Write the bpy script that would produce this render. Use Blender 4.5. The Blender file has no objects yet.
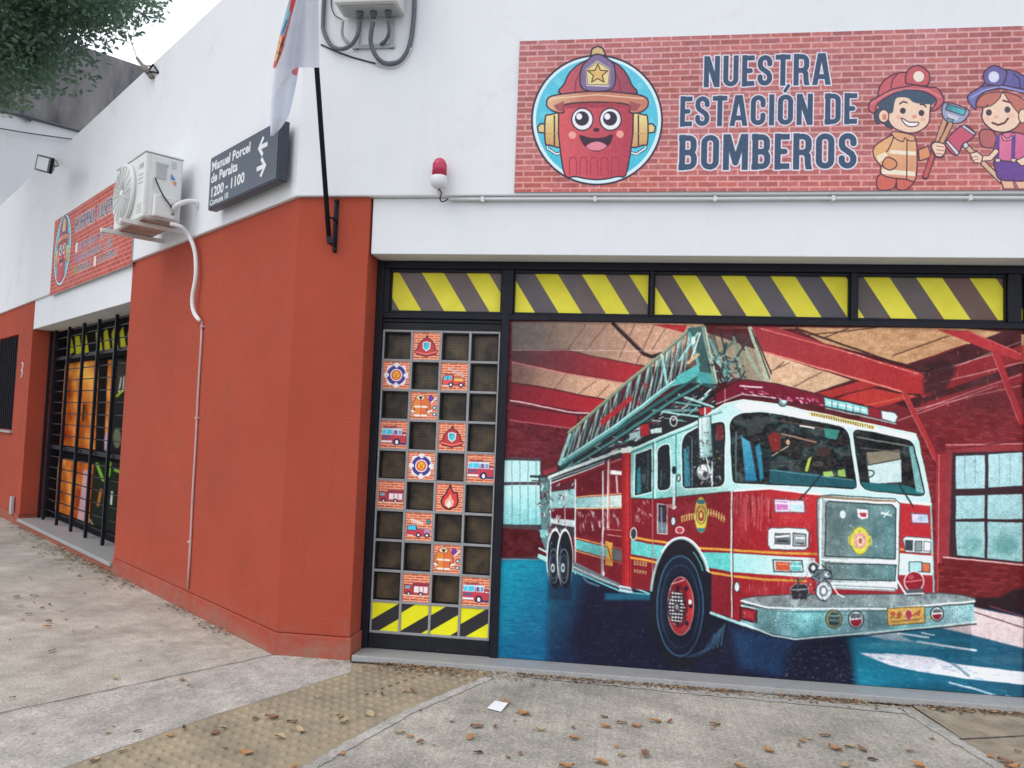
import bpy, bmesh, math, random
import numpy as np
from mathutils import Vector, Matrix
random.seed(7); rng = np.random.default_rng(11)
R = math.radians
scene = bpy.context.scene

# ------------------------------------------------------------------ camera
FPX = 780.0; CX, CY = 512.0, 384.0
def _ray(x, y): return np.array([x-CX, y-CY, FPX], float)
_Z = _ray(1002, -13016); _Z /= np.linalg.norm(_Z)
_d = -_ray(-5300, 215); _d -= (_d@_Z)*_Z; _X = _d/np.linalg.norm(_d)
_Y = np.cross(_Z, _X)
M = np.array([_X, _Y, _Z])
_r = M@_ray(275, 655); CAM = -_r*(1.55/-_r[2])
cam_d = bpy.data.cameras.new('camera'); cam = bpy.data.objects.new('camera', cam_d)
scene.collection.objects.link(cam); scene.camera = cam
cam_d.sensor_width = 36; cam_d.lens = FPX/1024*36; cam_d.clip_end = 3000; cam_d.clip_start = .05
cm = Matrix([[M[i][0], -M[i][1], -M[i][2], CAM[i]] for i in range(3)]+[[0, 0, 0, 1]])
cam.matrix_world = cm

# ------------------------------------------------------------------ light: overcast day
SUN_EL, SUN_DIR = 52, Vector((-.72, -.69, 0)).normalized()
w = bpy.data.worlds.new('World'); scene.world = w; w.use_nodes = True
nt = w.node_tree; nt.nodes.clear()
out = nt.nodes.new('ShaderNodeOutputWorld')
sky = nt.nodes.new('ShaderNodeTexSky'); sky.sky_type = 'NISHITA'; sky.sun_disc = False
sky.sun_elevation = R(SUN_EL); sky.sun_rotation = math.atan2(SUN_DIR.x, SUN_DIR.y); sky.dust_density = 3
bg1 = nt.nodes.new('ShaderNodeBackground'); bg1.inputs[1].default_value = .05
bg2 = nt.nodes.new('ShaderNodeBackground'); bg2.inputs[1].default_value = 1.12   # cloud deck
nz = nt.nodes.new('ShaderNodeTexNoise'); nz.inputs['Scale'].default_value = 1.6; nz.inputs['Detail'].default_value = 5
rp = nt.nodes.new('ShaderNodeValToRGB')
rp.color_ramp.elements[0].position = .3; rp.color_ramp.elements[0].color = (.95, 1.0, 1.07, 1)
rp.color_ramp.elements[1].position = .7; rp.color_ramp.elements[1].color = (1.1, 1.12, 1.15, 1)
add = nt.nodes.new('ShaderNodeAddShader')
nt.links.new(sky.outputs[0], bg1.inputs[0]); nt.links.new(nz.outputs['Fac'], rp.inputs[0]); nt.links.new(rp.outputs[0], bg2.inputs[0])
nt.links.new(bg1.outputs[0], add.inputs[0]); nt.links.new(bg2.outputs[0], add.inputs[1]); nt.links.new(add.outputs[0], out.inputs[0])
sd = bpy.data.lights.new('sun', 'SUN'); sd.energy = 0.55; sd.angle = R(35); sd.color = (1, .97, .92)
so = bpy.data.objects.new('sun', sd); scene.collection.objects.link(so)
sv = Vector((SUN_DIR.x*math.cos(R(SUN_EL)), SUN_DIR.y*math.cos(R(SUN_EL)), math.sin(R(SUN_EL))))
so.rotation_euler = sv.to_track_quat('Z', 'Y').to_euler(); so.location = sv*20
scene.view_settings.view_transform = 'Standard'; scene.view_settings.look = 'None'
scene.view_settings.gamma = 1; scene.view_settings.exposure = 0.0
scene.cycles.max_bounces = 6; scene.cycles.diffuse_bounces = 4
KILL = 1.0     # ratio white-card brightness / albedo on the walls

# ------------------------------------------------------------------ frames: F = front wall, L = side wall
_l = M@_ray(-225, 408); _l[2] = 0; _l /= np.linalg.norm(_l)
LD = _l; N2 = -np.array([_l[1], -_l[0], 0.0])
if N2@CAM < 0: N2 = -N2
FR = {'F': (np.array([1., 0, 0]), np.array([0, -1., 0])), 'L': (-LD, N2)}
UP = np.array([0, 0, 1.])
def pos(F, a, z, d):
    r, n = FR[F]; return r*a+UP*z+n*d
def hit(F, px, py, d=0.0):
    """pixel of the photograph -> (a, z) on the plane of a wall, d metres in front of it"""
    r, n = FR[F]; v = M@_ray(px, py); t = (d-CAM@n)/(v@n); p = CAM+t*v
    return p@r, p[2]
def P(F, px, py, d=0.0):
    a, z = hit(F, px, py, d); return pos(F, a, z, d)
def ground(px, py, z=0.0):
    v = M@_ray(px, py); t = (z-CAM[2])/v[2]; return CAM+t*v
def project(W):
    q = (W-CAM)@M
    return q[..., 0]/q[..., 2]*FPX+CX, q[..., 1]/q[..., 2]*FPX+CY

# ------------------------------------------------------------------ object helpers
def link(o): scene.collection.objects.link(o)
def tag(o, label=None, cat=None, group=None, kind=None):
    if label: o['label'] = label
    if cat: o['category'] = cat
    if group: o['group'] = group
    if kind: o['kind'] = kind
    return o
def empty(name, loc=(0, 0, 0)):
    o = bpy.data.objects.new(name, None); o.location = loc; o.empty_display_size = .1; link(o); return o
def parent(o, p):
    if p is not None:
        loc = Vector((0, 0, 0)); q = p
        while q is not None: loc += Vector(q.location); q = q.parent
        o.parent = p; o.location = Vector(o.location)-loc
    return o
class MB:
    def __init__(s): s.v = []; s.f = []; s.smooth = []
    def add(s, vs, fs, smooth=False):
        n = len(s.v); s.v += [tuple(map(float, v)) for v in vs]
        s.f += [tuple(n+i for i in f) for f in fs]; s.smooth += [smooth]*len(fs); return s
    def box(s, F, a0, a1, z0, z1, d0, d1):
        if a0 > a1: a0, a1 = a1, a0
        if d0 > d1: d0, d1 = d1, d0
        c = [pos(F, a, z, d) for d in (d0, d1) for z in (z0, z1) for a in (a0, a1)]
        return s.add(c, [(0, 2, 3, 1), (4, 5, 7, 6), (0, 1, 5, 4), (2, 6, 7, 3), (0, 4, 6, 2), (1, 3, 7, 5)])
    def quad(s, p): return s.add(p, [tuple(range(len(p)))])
    def prism(s, poly, z0, z1):      # poly: list of (x, y), counter-clockwise
        n = len(poly)
        vs = [(x, y, z0) for x, y in poly]+[(x, y, z1) for x, y in poly]
        fs = [tuple(range(n))[::-1], tuple(range(n, 2*n))]+[(i, (i+1) % n, n+(i+1) % n, n+i) for i in range(n)]
        return s.add(vs, fs)
    def extrude(s, pts, vec):        # planar polygon thickened along vec
        n = len(pts); pts = [np.array(p, float) for p in pts]; vec = np.array(vec, float)
        return s.add(pts+[p+vec for p in pts], [tuple(range(n)), tuple(range(n, 2*n))[::-1]]+[(i, n+i, n+(i+1) % n, (i+1) % n) for i in range(n)])
    def tube(s, pts, r, n=10, cap=True):
        pts = [Vector(p) for p in pts]; rs = r if isinstance(r, (list, tuple)) else [r]*len(pts)
        vs = []; fs = []; ref = None
        for i, p in enumerate(pts):
            t = (pts[min(i+1, len(pts)-1)]-pts[max(i-1, 0)]).normalized()
            if ref is None: ref = Vector((0, 0, 1)) if abs(t.z) < .9 else Vector((1, 0, 0))
            u = (ref-t*ref.dot(t)).normalized(); ref = u; v2 = t.cross(u)
            for k in range(n):
                a = 2*math.pi*k/n; vs.append(p+(u*math.cos(a)+v2*math.sin(a))*rs[i])
        for i in range(len(pts)-1):
            for k in range(n):
                k2 = (k+1) % n; fs.append((i*n+k, i*n+k2, (i+1)*n+k2, (i+1)*n+k))
        if cap: fs += [tuple(range(n))[::-1], tuple(range((len(pts)-1)*n, len(pts)*n))]
        return s.add(vs, fs, True)
    def lathe(s, c, axis, prof, n=20):  # prof: (distance along axis, radius)
        ax = Vector(axis).normalized(); return s.tube([Vector(c)+ax*h for h, _ in prof], [max(r, 1e-4) for _, r in prof], n)
    def build(s, name, mat, par=None, origin=None, bevel=0, noflip=False):
        me = bpy.data.meshes.new(name); o_ = np.array(origin if origin is not None else (0, 0, 0), float)
        me.from_pydata([tuple(np.array(v)-o_) for v in s.v], [], s.f)
        me.polygons.foreach_set('use_smooth', s.smooth)
        if not noflip:
            bm = bmesh.new(); bm.from_mesh(me); bmesh.ops.recalc_face_normals(bm, faces=bm.faces); bm.to_mesh(me); bm.free()
        me.materials.append(mat); me.update()
        o = bpy.data.objects.new(name, me); link(o); o.location = o_
        if bevel:
            b = o.modifiers.new('bevel', 'BEVEL'); b.width = bevel; b.segments = 2; b.limit_method = 'ANGLE'; b.angle_limit = R(40)
        return parent(o, par)
def smooth_path(pts, k=6):
    pts = [Vector(p) for p in pts]; q = [pts[0]]+pts+[pts[-1]]; o = []
    for i in range(1, len(q)-2):
        for j in range(k):
            t = j/k; a, b, c, d = q[i-1], q[i], q[i+1], q[i+2]
            o.append(.5*((2*b)+(c-a)*t+(2*a-5*b+4*c-d)*t*t+(3*b-a-3*c+d)*t**3))
    return o+[pts[-1]]

# ------------------------------------------------------------------ materials
def lin(c):
    c = np.asarray(c, float)/255.0
    return np.where(c <= .04045, c/12.92, ((c+.055)/1.055)**2.4)
def mat(name, col, rough=.6, metal=0, noise=None, bump=None, spec=.5, dirt=None, stretch=None, trans=0):
    """noise=(scale, amount): colour variation; bump=(scale, strength, distance); dirt=(colour, scale, lo, hi)"""
    m = bpy.data.materials.new(name); m.use_nodes = True; t = m.node_tree; b = t.nodes['Principled BSDF']
    b.inputs['Base Color'].default_value = (*col, 1); b.inputs['Roughness'].default_value = rough
    b.inputs['Metallic'].default_value = metal; b.inputs['Specular IOR Level'].default_value = spec
    if trans: b.inputs['Transmission Weight'].default_value = trans
    L = t.links.new; N = t.nodes.new
    tc = N('ShaderNodeTexCoord'); mp = N('ShaderNodeMapping'); L(tc.outputs['Object'], mp.inputs[0])
    if stretch: mp.inputs['Scale'].default_value = stretch
    src = None
    if noise:
        n = N('ShaderNodeTexNoise'); n.inputs['Scale'].default_value = noise[0]; n.inputs['Detail'].default_value = 8; n.inputs['Roughness'].default_value = .62
        L(mp.outputs[0], n.inputs['Vector'])
        mr = N('ShaderNodeMapRange'); mr.inputs['From Min'].default_value = .3; mr.inputs['From Max'].default_value = .7
        mr.inputs['To Min'].default_value = 1-noise[1]; mr.inputs['To Max'].default_value = 1+noise[1]; L(n.outputs['Fac'], mr.inputs['Value'])
        mx = N('ShaderNodeVectorMath'); mx.operation = 'SCALE'; mx.inputs[0].default_value = col; L(mr.outputs[0], mx.inputs['Scale'])
        src = mx.outputs[0]
    if dirt:
        n = N('ShaderNodeTexNoise'); n.inputs['Scale'].default_value = dirt[1]; n.inputs['Detail'].default_value = 10; n.inputs['Roughness'].default_value = .7
        L(mp.outputs[0], n.inputs['Vector'])
        mr = N('ShaderNodeMapRange'); mr.inputs['From Min'].default_value = dirt[2]; mr.inputs['From Max'].default_value = dirt[3]; L(n.outputs['Fac'], mr.inputs['Value'])
        mx = N('ShaderNodeMix'); mx.data_type = 'RGBA'; mx.inputs['B'].default_value = (*dirt[0], 1)
        if src: L(src, mx.inputs['A'])
        else: mx.inputs['A'].default_value = (*col, 1)
        L(mr.outputs[0], mx.inputs['Factor']); src = mx.outputs['Result']
    if src is not None: L(src, b.inputs['Base Color'])
    if bump:
        n = N('ShaderNodeTexNoise'); n.inputs['Scale'].default_value = bump[0]; n.inputs['Detail'].default_value = 6; L(tc.outputs['Object'], n.inputs['Vector'])
        bp = N('ShaderNodeBump'); bp.inputs['Strength'].default_value = bump[1]; bp.inputs['Distance'].default_value = bump[2]
        L(n.outputs['Fac'], bp.inputs['Height']); L(bp.outputs[0], b.inputs['Normal'])
    return m
MT = {}
MT['white'] = mat('white_plaster', (.74, .755, .785), .75, noise=(.9, .035), bump=(38, .25, .005), dirt=((.58, .585, .585), 1.9, .56, .9))
MT['white2'] = mat('white_lintel_plaster', (.74, .755, .785), .75, noise=(1.3, .03), bump=(30, .2, .004), dirt=((.6, .6, .6), 2.5, .6, .9))
MT['red'] = mat('terracotta_plaster', (.395, .073, .043), .85, noise=(.9, .10), bump=(75, .7, .006), dirt=((.33, .075, .048), 2.6, .5, .8), spec=.15)
MT['redbase'] = mat('terracotta_plinth', (.38, .074, .046), .8, noise=(2.5, .1), bump=(60, .6, .006), dirt=((.30, .14, .10), 6, .5, .85), spec=.15)
MT['granite'] = mat('grey_granite', (.36, .36, .36), .45, noise=(160, .3), dirt=((.2, .19, .17), 7, .55, .9))
MT['black'] = mat('black_painted_metal', (.011, .012, .019), .5, spec=.22, noise=(14, .3), bump=(20, .12, .002), dirt=((.05, .05, .05), 9, .62, .9))
MT['blackdoor'] = mat('scuffed_black_paint', (.012, .013, .017), .5, spec=.25, noise=(20, .3), bump=(24, .2, .002), dirt=((.3, .3, .28), 34, .66, .74))
MT['grout'] = mat('grey_lattice_paint', (.30, .30, .31), .6, noise=(25, .12), dirt=((.17, .17, .17), 18, .58, .85))
MT['roof'] = mat('roof_felt', (.16, .16, .16), .9, noise=(3, .2))
MT['acwhite'] = mat('cream_white_enamel', (.66, .67, .66), .42, noise=(3, .04), dirt=((.42, .38, .32), 5, .62, .95))
MT['rust'] = mat('rusty_underside', (.36, .27, .22), .75, noise=(12, .3), dirt=((.5, .47, .45), 8, .45, .7))
MT['greyplastic'] = mat('grey_plastic', (.42, .44, .45), .5, noise=(8, .06), dirt=((.25, .25, .25), 12, .6, .9))
MT['cable'] = mat('grey_flexible_conduit', (.10, .115, .13), .5, noise=(40, .3))
MT['blackcable'] = mat('black_cable', (.015, .016, .018), .5)
MT['pvc'] = mat('white_pvc', (.68, .68, .7), .5, noise=(10, .06), dirt=((.5, .45, .45), 14, .6, .9))
MT['pinkpvc'] = mat('painted_thin_conduit', (.52, .36, .36), .6, noise=(18, .1))
MT['signface'] = mat('slate_blue_sign_enamel', (.055, .074, .108), .4, noise=(5, .15), dirt=((.3, .34, .38), 22, .66, .76))
MT['signframe'] = mat('navy_black_sign_case', (.018, .026, .045), .4, noise=(6, .2))
MT['letter'] = mat('white_sign_lettering', (.72, .74, .77), .5, noise=(30, .12))
MT['redlens'] = mat('red_beacon_lens', (.5, .03, .09), .2, noise=(20, .1))
MT['glass'] = mat('dark_glass', (.02, .025, .03), .08, spec=.8)
MT['lampglass'] = mat('lamp_glass', (.42, .44, .45), .3)
MT['steel'] = mat('weathered_steel', (.3, .3, .3), .5, metal=.6, noise=(20, .2))
MT['paper'] = mat('white_paper', (.8, .82, .85), .7)
def splash(m, col, h=.45):
    """rain-splashed dirt on the lowest part of a wall"""
    t = m.node_tree; N = t.nodes.new; L = t.links.new; b = t.nodes['Principled BSDF']; src = b.inputs['Base Color'].links[0].from_socket
    tc = N('ShaderNodeTexCoord'); sp = N('ShaderNodeSeparateXYZ'); L(tc.outputs['Object'], sp.inputs[0]); n = N('ShaderNodeTexNoise'); n.inputs['Scale'].default_value = 7; n.inputs['Detail'].default_value = 9; n.inputs['Roughness'].default_value = .75; L(tc.outputs['Object'], n.inputs['Vector'])
    mr = N('ShaderNodeMapRange'); mr.inputs['From Min'].default_value = 0; mr.inputs['From Max'].default_value = h; mr.inputs['To Min'].default_value = .22; mr.inputs['To Max'].default_value = -.12; L(sp.outputs['Z'], mr.inputs['Value'])
    ad = N('ShaderNodeMath'); L(n.outputs['Fac'], ad.inputs[0]); L(mr.outputs[0], ad.inputs[1]); m2 = N('ShaderNodeMapRange'); m2.inputs['From Min'].default_value = .52; m2.inputs['From Max'].default_value = .85; m2.inputs['To Max'].default_value = .7; L(ad.outputs[0], m2.inputs['Value'])
    mx = N('ShaderNodeMix'); mx.data_type = 'RGBA'; mx.inputs['B'].default_value = (*col, 1); L(src, mx.inputs['A']); L(m2.outputs[0], mx.inputs['Factor']); L(mx.outputs['Result'], b.inputs['Base Color'])
def streaked(m, col, amt=.35):
    """faint vertical rain marks"""
    t = m.node_tree; N = t.nodes.new; L = t.links.new; b = t.nodes['Principled BSDF']; src = b.inputs['Base Color'].links[0].from_socket
    tc = N('ShaderNodeTexCoord'); mp = N('ShaderNodeMapping'); mp.inputs['Scale'].default_value = (7, 7, .35); L(tc.outputs['Object'], mp.inputs[0]); n = N('ShaderNodeTexNoise'); n.inputs['Scale'].default_value = 1.4; n.inputs['Detail'].default_value = 7; n.inputs['Roughness'].default_value = .65; L(mp.outputs[0], n.inputs['Vector'])
    m2 = N('ShaderNodeMapRange'); m2.inputs['From Min'].default_value = .55; m2.inputs['From Max'].default_value = .8; m2.inputs['To Max'].default_value = amt; L(n.outputs['Fac'], m2.inputs['Value'])
    mx = N('ShaderNodeMix'); mx.data_type = 'RGBA'; mx.inputs['B'].default_value = (*col, 1); L(src, mx.inputs['A']); L(m2.outputs[0], mx.inputs['Factor']); L(mx.outputs['Result'], b.inputs['Base Color'])
streaked(MT['white'], (.58, .59, .60), .22); streaked(MT['white2'], (.6, .6, .6), .2); streaked(MT['red'], (.31, .065, .042), .5)
splash(MT['red'], (.30, .12, .085)); splash(MT['redbase'], (.29, .17, .13), .3)
def vcmat(name, rough=.45, spec=.4, bump=None):
    m = bpy.data.materials.new(name); m.use_nodes = True; t = m.node_tree; b = t.nodes['Principled BSDF']
    a = t.nodes.new('ShaderNodeVertexColor'); a.layer_name = 'ink'; t.links.new(a.outputs[0], b.inputs['Base Color'])
    b.inputs['Roughness'].default_value = rough; b.inputs['Specular IOR Level'].default_value = spec
    if bump:
        tc = t.nodes.new('ShaderNodeTexCoord'); n = t.nodes.new('ShaderNodeTexNoise'); n.inputs['Scale'].default_value = bump[0]; n.inputs['Detail'].default_value = 3
        bp = t.nodes.new('ShaderNodeBump'); bp.inputs['Strength'].default_value = bump[1]; bp.inputs['Distance'].default_value = bump[2]
        t.links.new(tc.outputs['Object'], n.inputs['Vector']); t.links.new(n.outputs['Fac'], bp.inputs['Height']); t.links.new(bp.outputs[0], b.inputs['Normal'])
    return m
MT['print'] = vcmat('printed_vinyl', .5, .22, (1.6, .25, .01))
MT['tileprint'] = vcmat('printed_tile', .4, .35)
MT['flag'] = vcmat('printed_flag_cloth', .85, .15)

# ------------------------------------------------------------------ ink: a printed sheet as a fine mesh with a colour per vertex
def vnoise(x, y, s, seed=0):
    x = x*s+seed*17.3; y = y*s+seed*9.1; xi = np.floor(x).astype(int); yi = np.floor(y).astype(int); fx = x-xi; fy = y-yi
    fx = fx*fx*(3-2*fx); fy = fy*fy*(3-2*fy)
    def h(a, b):
        n = (a*374761393+b*668265263+seed*974711) & 0x7fffffff; n = ((n ^ (n >> 13))*1274126177) & 0x7fffffff
        return ((n ^ (n >> 16)) & 0xffff)/65535.
    return (h(xi, yi)*(1-fx)+h(xi+1, yi)*fx)*(1-fy)+(h(xi, yi+1)*(1-fx)+h(xi+1, yi+1)*fx)*fy
def fbm(x, y, s, seed=0, n=4):
    return sum(vnoise(x, y, s*2**i, seed+i)*.5**i for i in range(n))/sum(.5**i for i in range(n))
def cell(a, b, seed=0):
    n = (a*374761393+b*668265263+seed*974711) & 0x7fffffff; n = ((n ^ (n >> 13))*1274126177) & 0x7fffffff
    return ((n ^ (n >> 16)) & 0xffff)/65535.
class Ink:
    def __init__(s, X, Y, S):       # X, Y: drawing coordinates of every vertex (rows x cols); S: vertices per unit
        s.X, s.Y, s.S = X, Y, S; s.c = np.zeros(X.shape+(3,)); s.cmin = X.min(0); s.cmax = X.max(0); s.rmin = Y.min(1); s.rmax = Y.max(1); s.clip = None; s.round = False
    def win(s, x0, y0, x1, y1):
        m = 2/s.S
        c = np.where((s.cmax >= x0-m) & (s.cmin <= x1+m))[0]; r = np.where((s.rmax >= y0-m) & (s.rmin <= y1+m))[0]
        if len(c) == 0 or len(r) == 0: return None
        return slice(r[0], r[-1]+1), slice(c[0], c[-1]+1)
    def put(s, w, cov, col, a):
        if s.clip is not None: cov = cov*s.clip[w]
        k = (cov*a)[..., None]
        col = np.asarray(col(s.X[w], s.Y[w]) if callable(col) else col, float)
        s.c[w] = s.c[w]*(1-k)+col*k
    @staticmethod
    def sd(P_, x, y):
        d = np.full(x.shape, 1e18); ins = np.zeros(x.shape, bool); n = len(P_)
        for i in range(n):
            ax, ay = P_[i]; bx, by = P_[(i+1) % n]; ex, ey = bx-ax, by-ay; L2 = ex*ex+ey*ey
            if L2 < 1e-12: continue
            wx, wy = x-ax, y-ay; t = np.clip((wx*ex+wy*ey)/L2, 0, 1)
            d = np.minimum(d, (wx-ex*t)**2+(wy-ey*t)**2)
            c = ((ay > y) != (by > y))
            if ay != by: ins ^= c & (x < ex*(y-ay)/(ey if ey else 1)+ax)
        d = np.sqrt(d); return np.where(ins, -d, d)
    @staticmethod
    def rounded(P_, k=4):
        n = len(P_); o = []
        for i in range(n):
            a, b, c, d = (np.array(P_[(i+j-1) % n], float) for j in range(4))
            for q in range(k):
                t = q/k; o.append(tuple(.5*(2*b+(c-a)*t+(2*a-5*b+4*c-d)*t*t+(3*b-a-3*c+d)*t**3)))
        return o
    def poly(s, P_, col, a=1, soft=0, line=None, lc=(30, 30, 40), sharp=False):
        if s.round and not sharp and len(P_) > 5: P_ = s.rounded(P_)
        xs = [p[0] for p in P_]; ys = [p[1] for p in P_]; m = soft+(line or 0)
        w = s.win(min(xs)-m, min(ys)-m, max(xs)+m, max(ys)+m)
        if w is None: return
        d = s.sd(P_, s.X[w], s.Y[w]); k = 1/max(1/s.S, soft)
        s.put(w, np.clip(.5-d*k, 0, 1), col, a)
        if line: s.put(w, np.clip(.5-(abs(d)-line/2)*s.S, 0, 1), lc, 1)
    def line(s, P_, wd, col, a=1, soft=0, closed=False):
        if closed: P_ = list(P_)+[P_[0]]
        xs = [p[0] for p in P_]; ys = [p[1] for p in P_]; m = wd+soft
        w = s.win(min(xs)-m, min(ys)-m, max(xs)+m, max(ys)+m)
        if w is None: return
        x, y = s.X[w], s.Y[w]; d = np.full(x.shape, 1e18)
        for (ax, ay), (bx, by) in zip(P_, P_[1:]):
            ex, ey = bx-ax, by-ay; L2 = ex*ex+ey*ey+1e-12; wx, wy = x-ax, y-ay; t = np.clip((wx*ex+wy*ey)/L2, 0, 1)
            d = np.minimum(d, (wx-ex*t)**2+(wy-ey*t)**2)
        d = np.sqrt(d); k = 1/max(1/s.S, soft); h = wd/2; wide = np.minimum(1, wd*s.S)
        s.put(w, np.clip(.5-(d-max(h, .5/s.S))*k, 0, 1)*wide, col, a)
    def ell(s, cx, cy, rx, ry, col, a=1, soft=0, line=None, lc=(30, 30, 40), rot=0, a0=None, a1=None):
        m = max(rx, ry)+soft+(line or 0); w = s.win(cx-m, cy-m, cx+m, cy+m)
        if w is None: return
        x, y = s.X[w]-cx, s.Y[w]-cy; c_, s_ = math.cos(rot), math.sin(rot); x, y = x*c_+y*s_, -x*s_+y*c_
        q = np.hypot(x/rx, y/ry); g = np.hypot(x/rx**2, y/ry**2)/np.maximum(q, 1e-6); d = (q-1)/np.maximum(g, 1e-9)
        k = 1/max(1/s.S, soft)
        if col is not None: s.put(w, np.clip(.5-d*k, 0, 1), col, a)
        if line: s.put(w, np.clip(.5-(abs(d)-line/2)*s.S, 0, 1), lc, 1)
    def warp(s, a1, s1, a2, s2):
        X, Y = s.X, s.Y
        s.X = X+(fbm(X, Y, s1, 51, 2)-.5)*2*a1+(fbm(X, Y, s2, 53, 2)-.5)*2*a2; s.Y = Y+(fbm(X, Y, s1, 57, 2)-.5)*2*a1+(fbm(X, Y, s2, 59, 2)-.5)*2*a2; s.X0, s.Y0 = X, Y
    def blur(s, n=1):
        for _ in range(n):
            p = np.pad(s.c, ((1, 1), (1, 1), (0, 0)), 'edge'); h_ = (p[:, :-2]+2*p[:, 1:-1]+p[:, 2:])/4; s.c = (h_[:-2]+2*h_[1:-1]+h_[2:])/4
    def bits(s, P_, n, cols, lmin=.5, lmax=3, w0=.5, w1=1.4, a=.7, dx=1, dy=1):
        xs = [p[0] for p in P_]; ys = [p[1] for p in P_]
        for _ in range(n):
            x, y = random.uniform(min(xs), max(xs)), random.uniform(min(ys), max(ys))
            if s.sd(P_, np.array([x]), np.array([y]))[0] > 0: continue
            l = random.uniform(lmin, lmax); s.line([(x, y), (x+random.uniform(-1, 1)*l*dx, y+random.uniform(-1, 1)*l*dy)], random.uniform(w0, w1), random.choice(cols), a*random.uniform(.5, 1))
def grad(p0, c0, p1, c1):
    c0 = np.array(c0, float); c1 = np.array(c1, float); dx, dy = p1[0]-p0[0], p1[1]-p0[1]; L2 = dx*dx+dy*dy
    return lambda x, y: c0+(c1-c0)*np.clip(((x-p0[0])*dx+(y-p0[1])*dy)/L2, 0, 1)[..., None]
def mottled(col, amp=18, sc=.15, seed=3, sx=1., sy=1.):
    col = np.array(col, float)
    return lambda x, y: np.clip(col+((fbm(x*sx, y*sy, sc, seed)-.5)*2*amp)[..., None]*np.array([1, 1, 1]), 0, 255)
def bricks(u, v, bw, bh, col, mortar, seed=1, mw=.12, amp=20, aa=.1):
    """running bond in coordinates u, v"""
    r = np.floor(v/bh).astype(int); uu = u/bw+(r % 2)*.5; c = np.floor(uu).astype(int)
    fu = np.abs(uu-c-.5)*2; fv = np.abs(v/bh-r-.5)*2
    du = (1-fu)*bw/2; dv = (1-fv)*bh/2; h = mw*bh/2; e = aa*bh
    k = np.clip((np.minimum(du, dv)-h)/e+.5, 0, 1)[..., None]
    t = (cell(c, r, seed)-.5)*2*amp; t2 = (cell(c, r, seed+5)-.5)*2
    base = np.array(col, float)+t[..., None]*np.array([1, .8, .8])+t2[..., None]*np.array([6, 0, -4])
    return np.array(mortar, float)*(1-k)+base*k
def sheet(name, W, ink, mt, par=None, flip=False, smooth=False, kill=KILL):
    """W: rows x cols x 3 world positions"""
    h, n = W.shape[:2]; me = bpy.data.meshes.new(name); o_ = W[0, 0].copy()
    me.vertices.add(h*n); me.vertices.foreach_set('co', (W-o_).reshape(-1).astype(np.float32))
    i = np.arange(h*n).reshape(h, n); q = np.stack([i[:-1, :-1], i[1:, :-1], i[1:, 1:], i[:-1, 1:]], -1).reshape(-1, 4)
    if flip: q = q[:, ::-1]
    k = len(q); me.loops.add(4*k); me.loops.foreach_set('vertex_index', q.reshape(-1).astype(np.int32)); me.polygons.add(k)
    me.polygons.foreach_set('loop_start', (np.arange(k)*4).astype(np.int32)); me.polygons.foreach_set('loop_total', np.full(k, 4, np.int32))
    me.update(calc_edges=True)
    a = me.color_attributes.new('ink', 'FLOAT_COLOR', 'POINT')
    c = np.ones((h*n, 4), np.float32); c[:, :3] = np.clip(lin(np.clip(ink.c, 0, 255)).reshape(-1, 3)/kill, 0, .92); a.data.foreach_set('color', c.reshape(-1))
    if smooth: me.polygons.foreach_set('use_smooth', np.ones(k, bool))
    me.materials.append(mt); o = bpy.data.objects.new(name, me); link(o); o.location = o_
    return parent(o, par)
def wall_ink(F, a0, a1, z0, z1, d, S):
    """vertices over a rectangle on a wall; ink drawn in the pixels the rectangle covers in the photograph, plus A, Z in metres"""
    cs = [project(pos(F, a, z, d)) for a, z in ((a0, z0), (a1, z0), (a0, z1), (a1, z1))]
    wpx = max(abs(cs[1][0]-cs[0][0]), abs(cs[3][0]-cs[2][0])); hpx = max(abs(cs[2][1]-cs[0][1]), abs(cs[3][1]-cs[1][1]))
    n = int(wpx*S)+2; h = int(hpx*S)+2
    A, Zz = np.meshgrid(np.linspace(a0, a1, n), np.linspace(z1, z0, h)); r, nn = FR[F]
    W = A[..., None]*r+Zz[..., None]*UP+nn*d; px, py = project(W)
    k = Ink(px, py, S); k.A, k.Zm = A, Zz; return k, W
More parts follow.
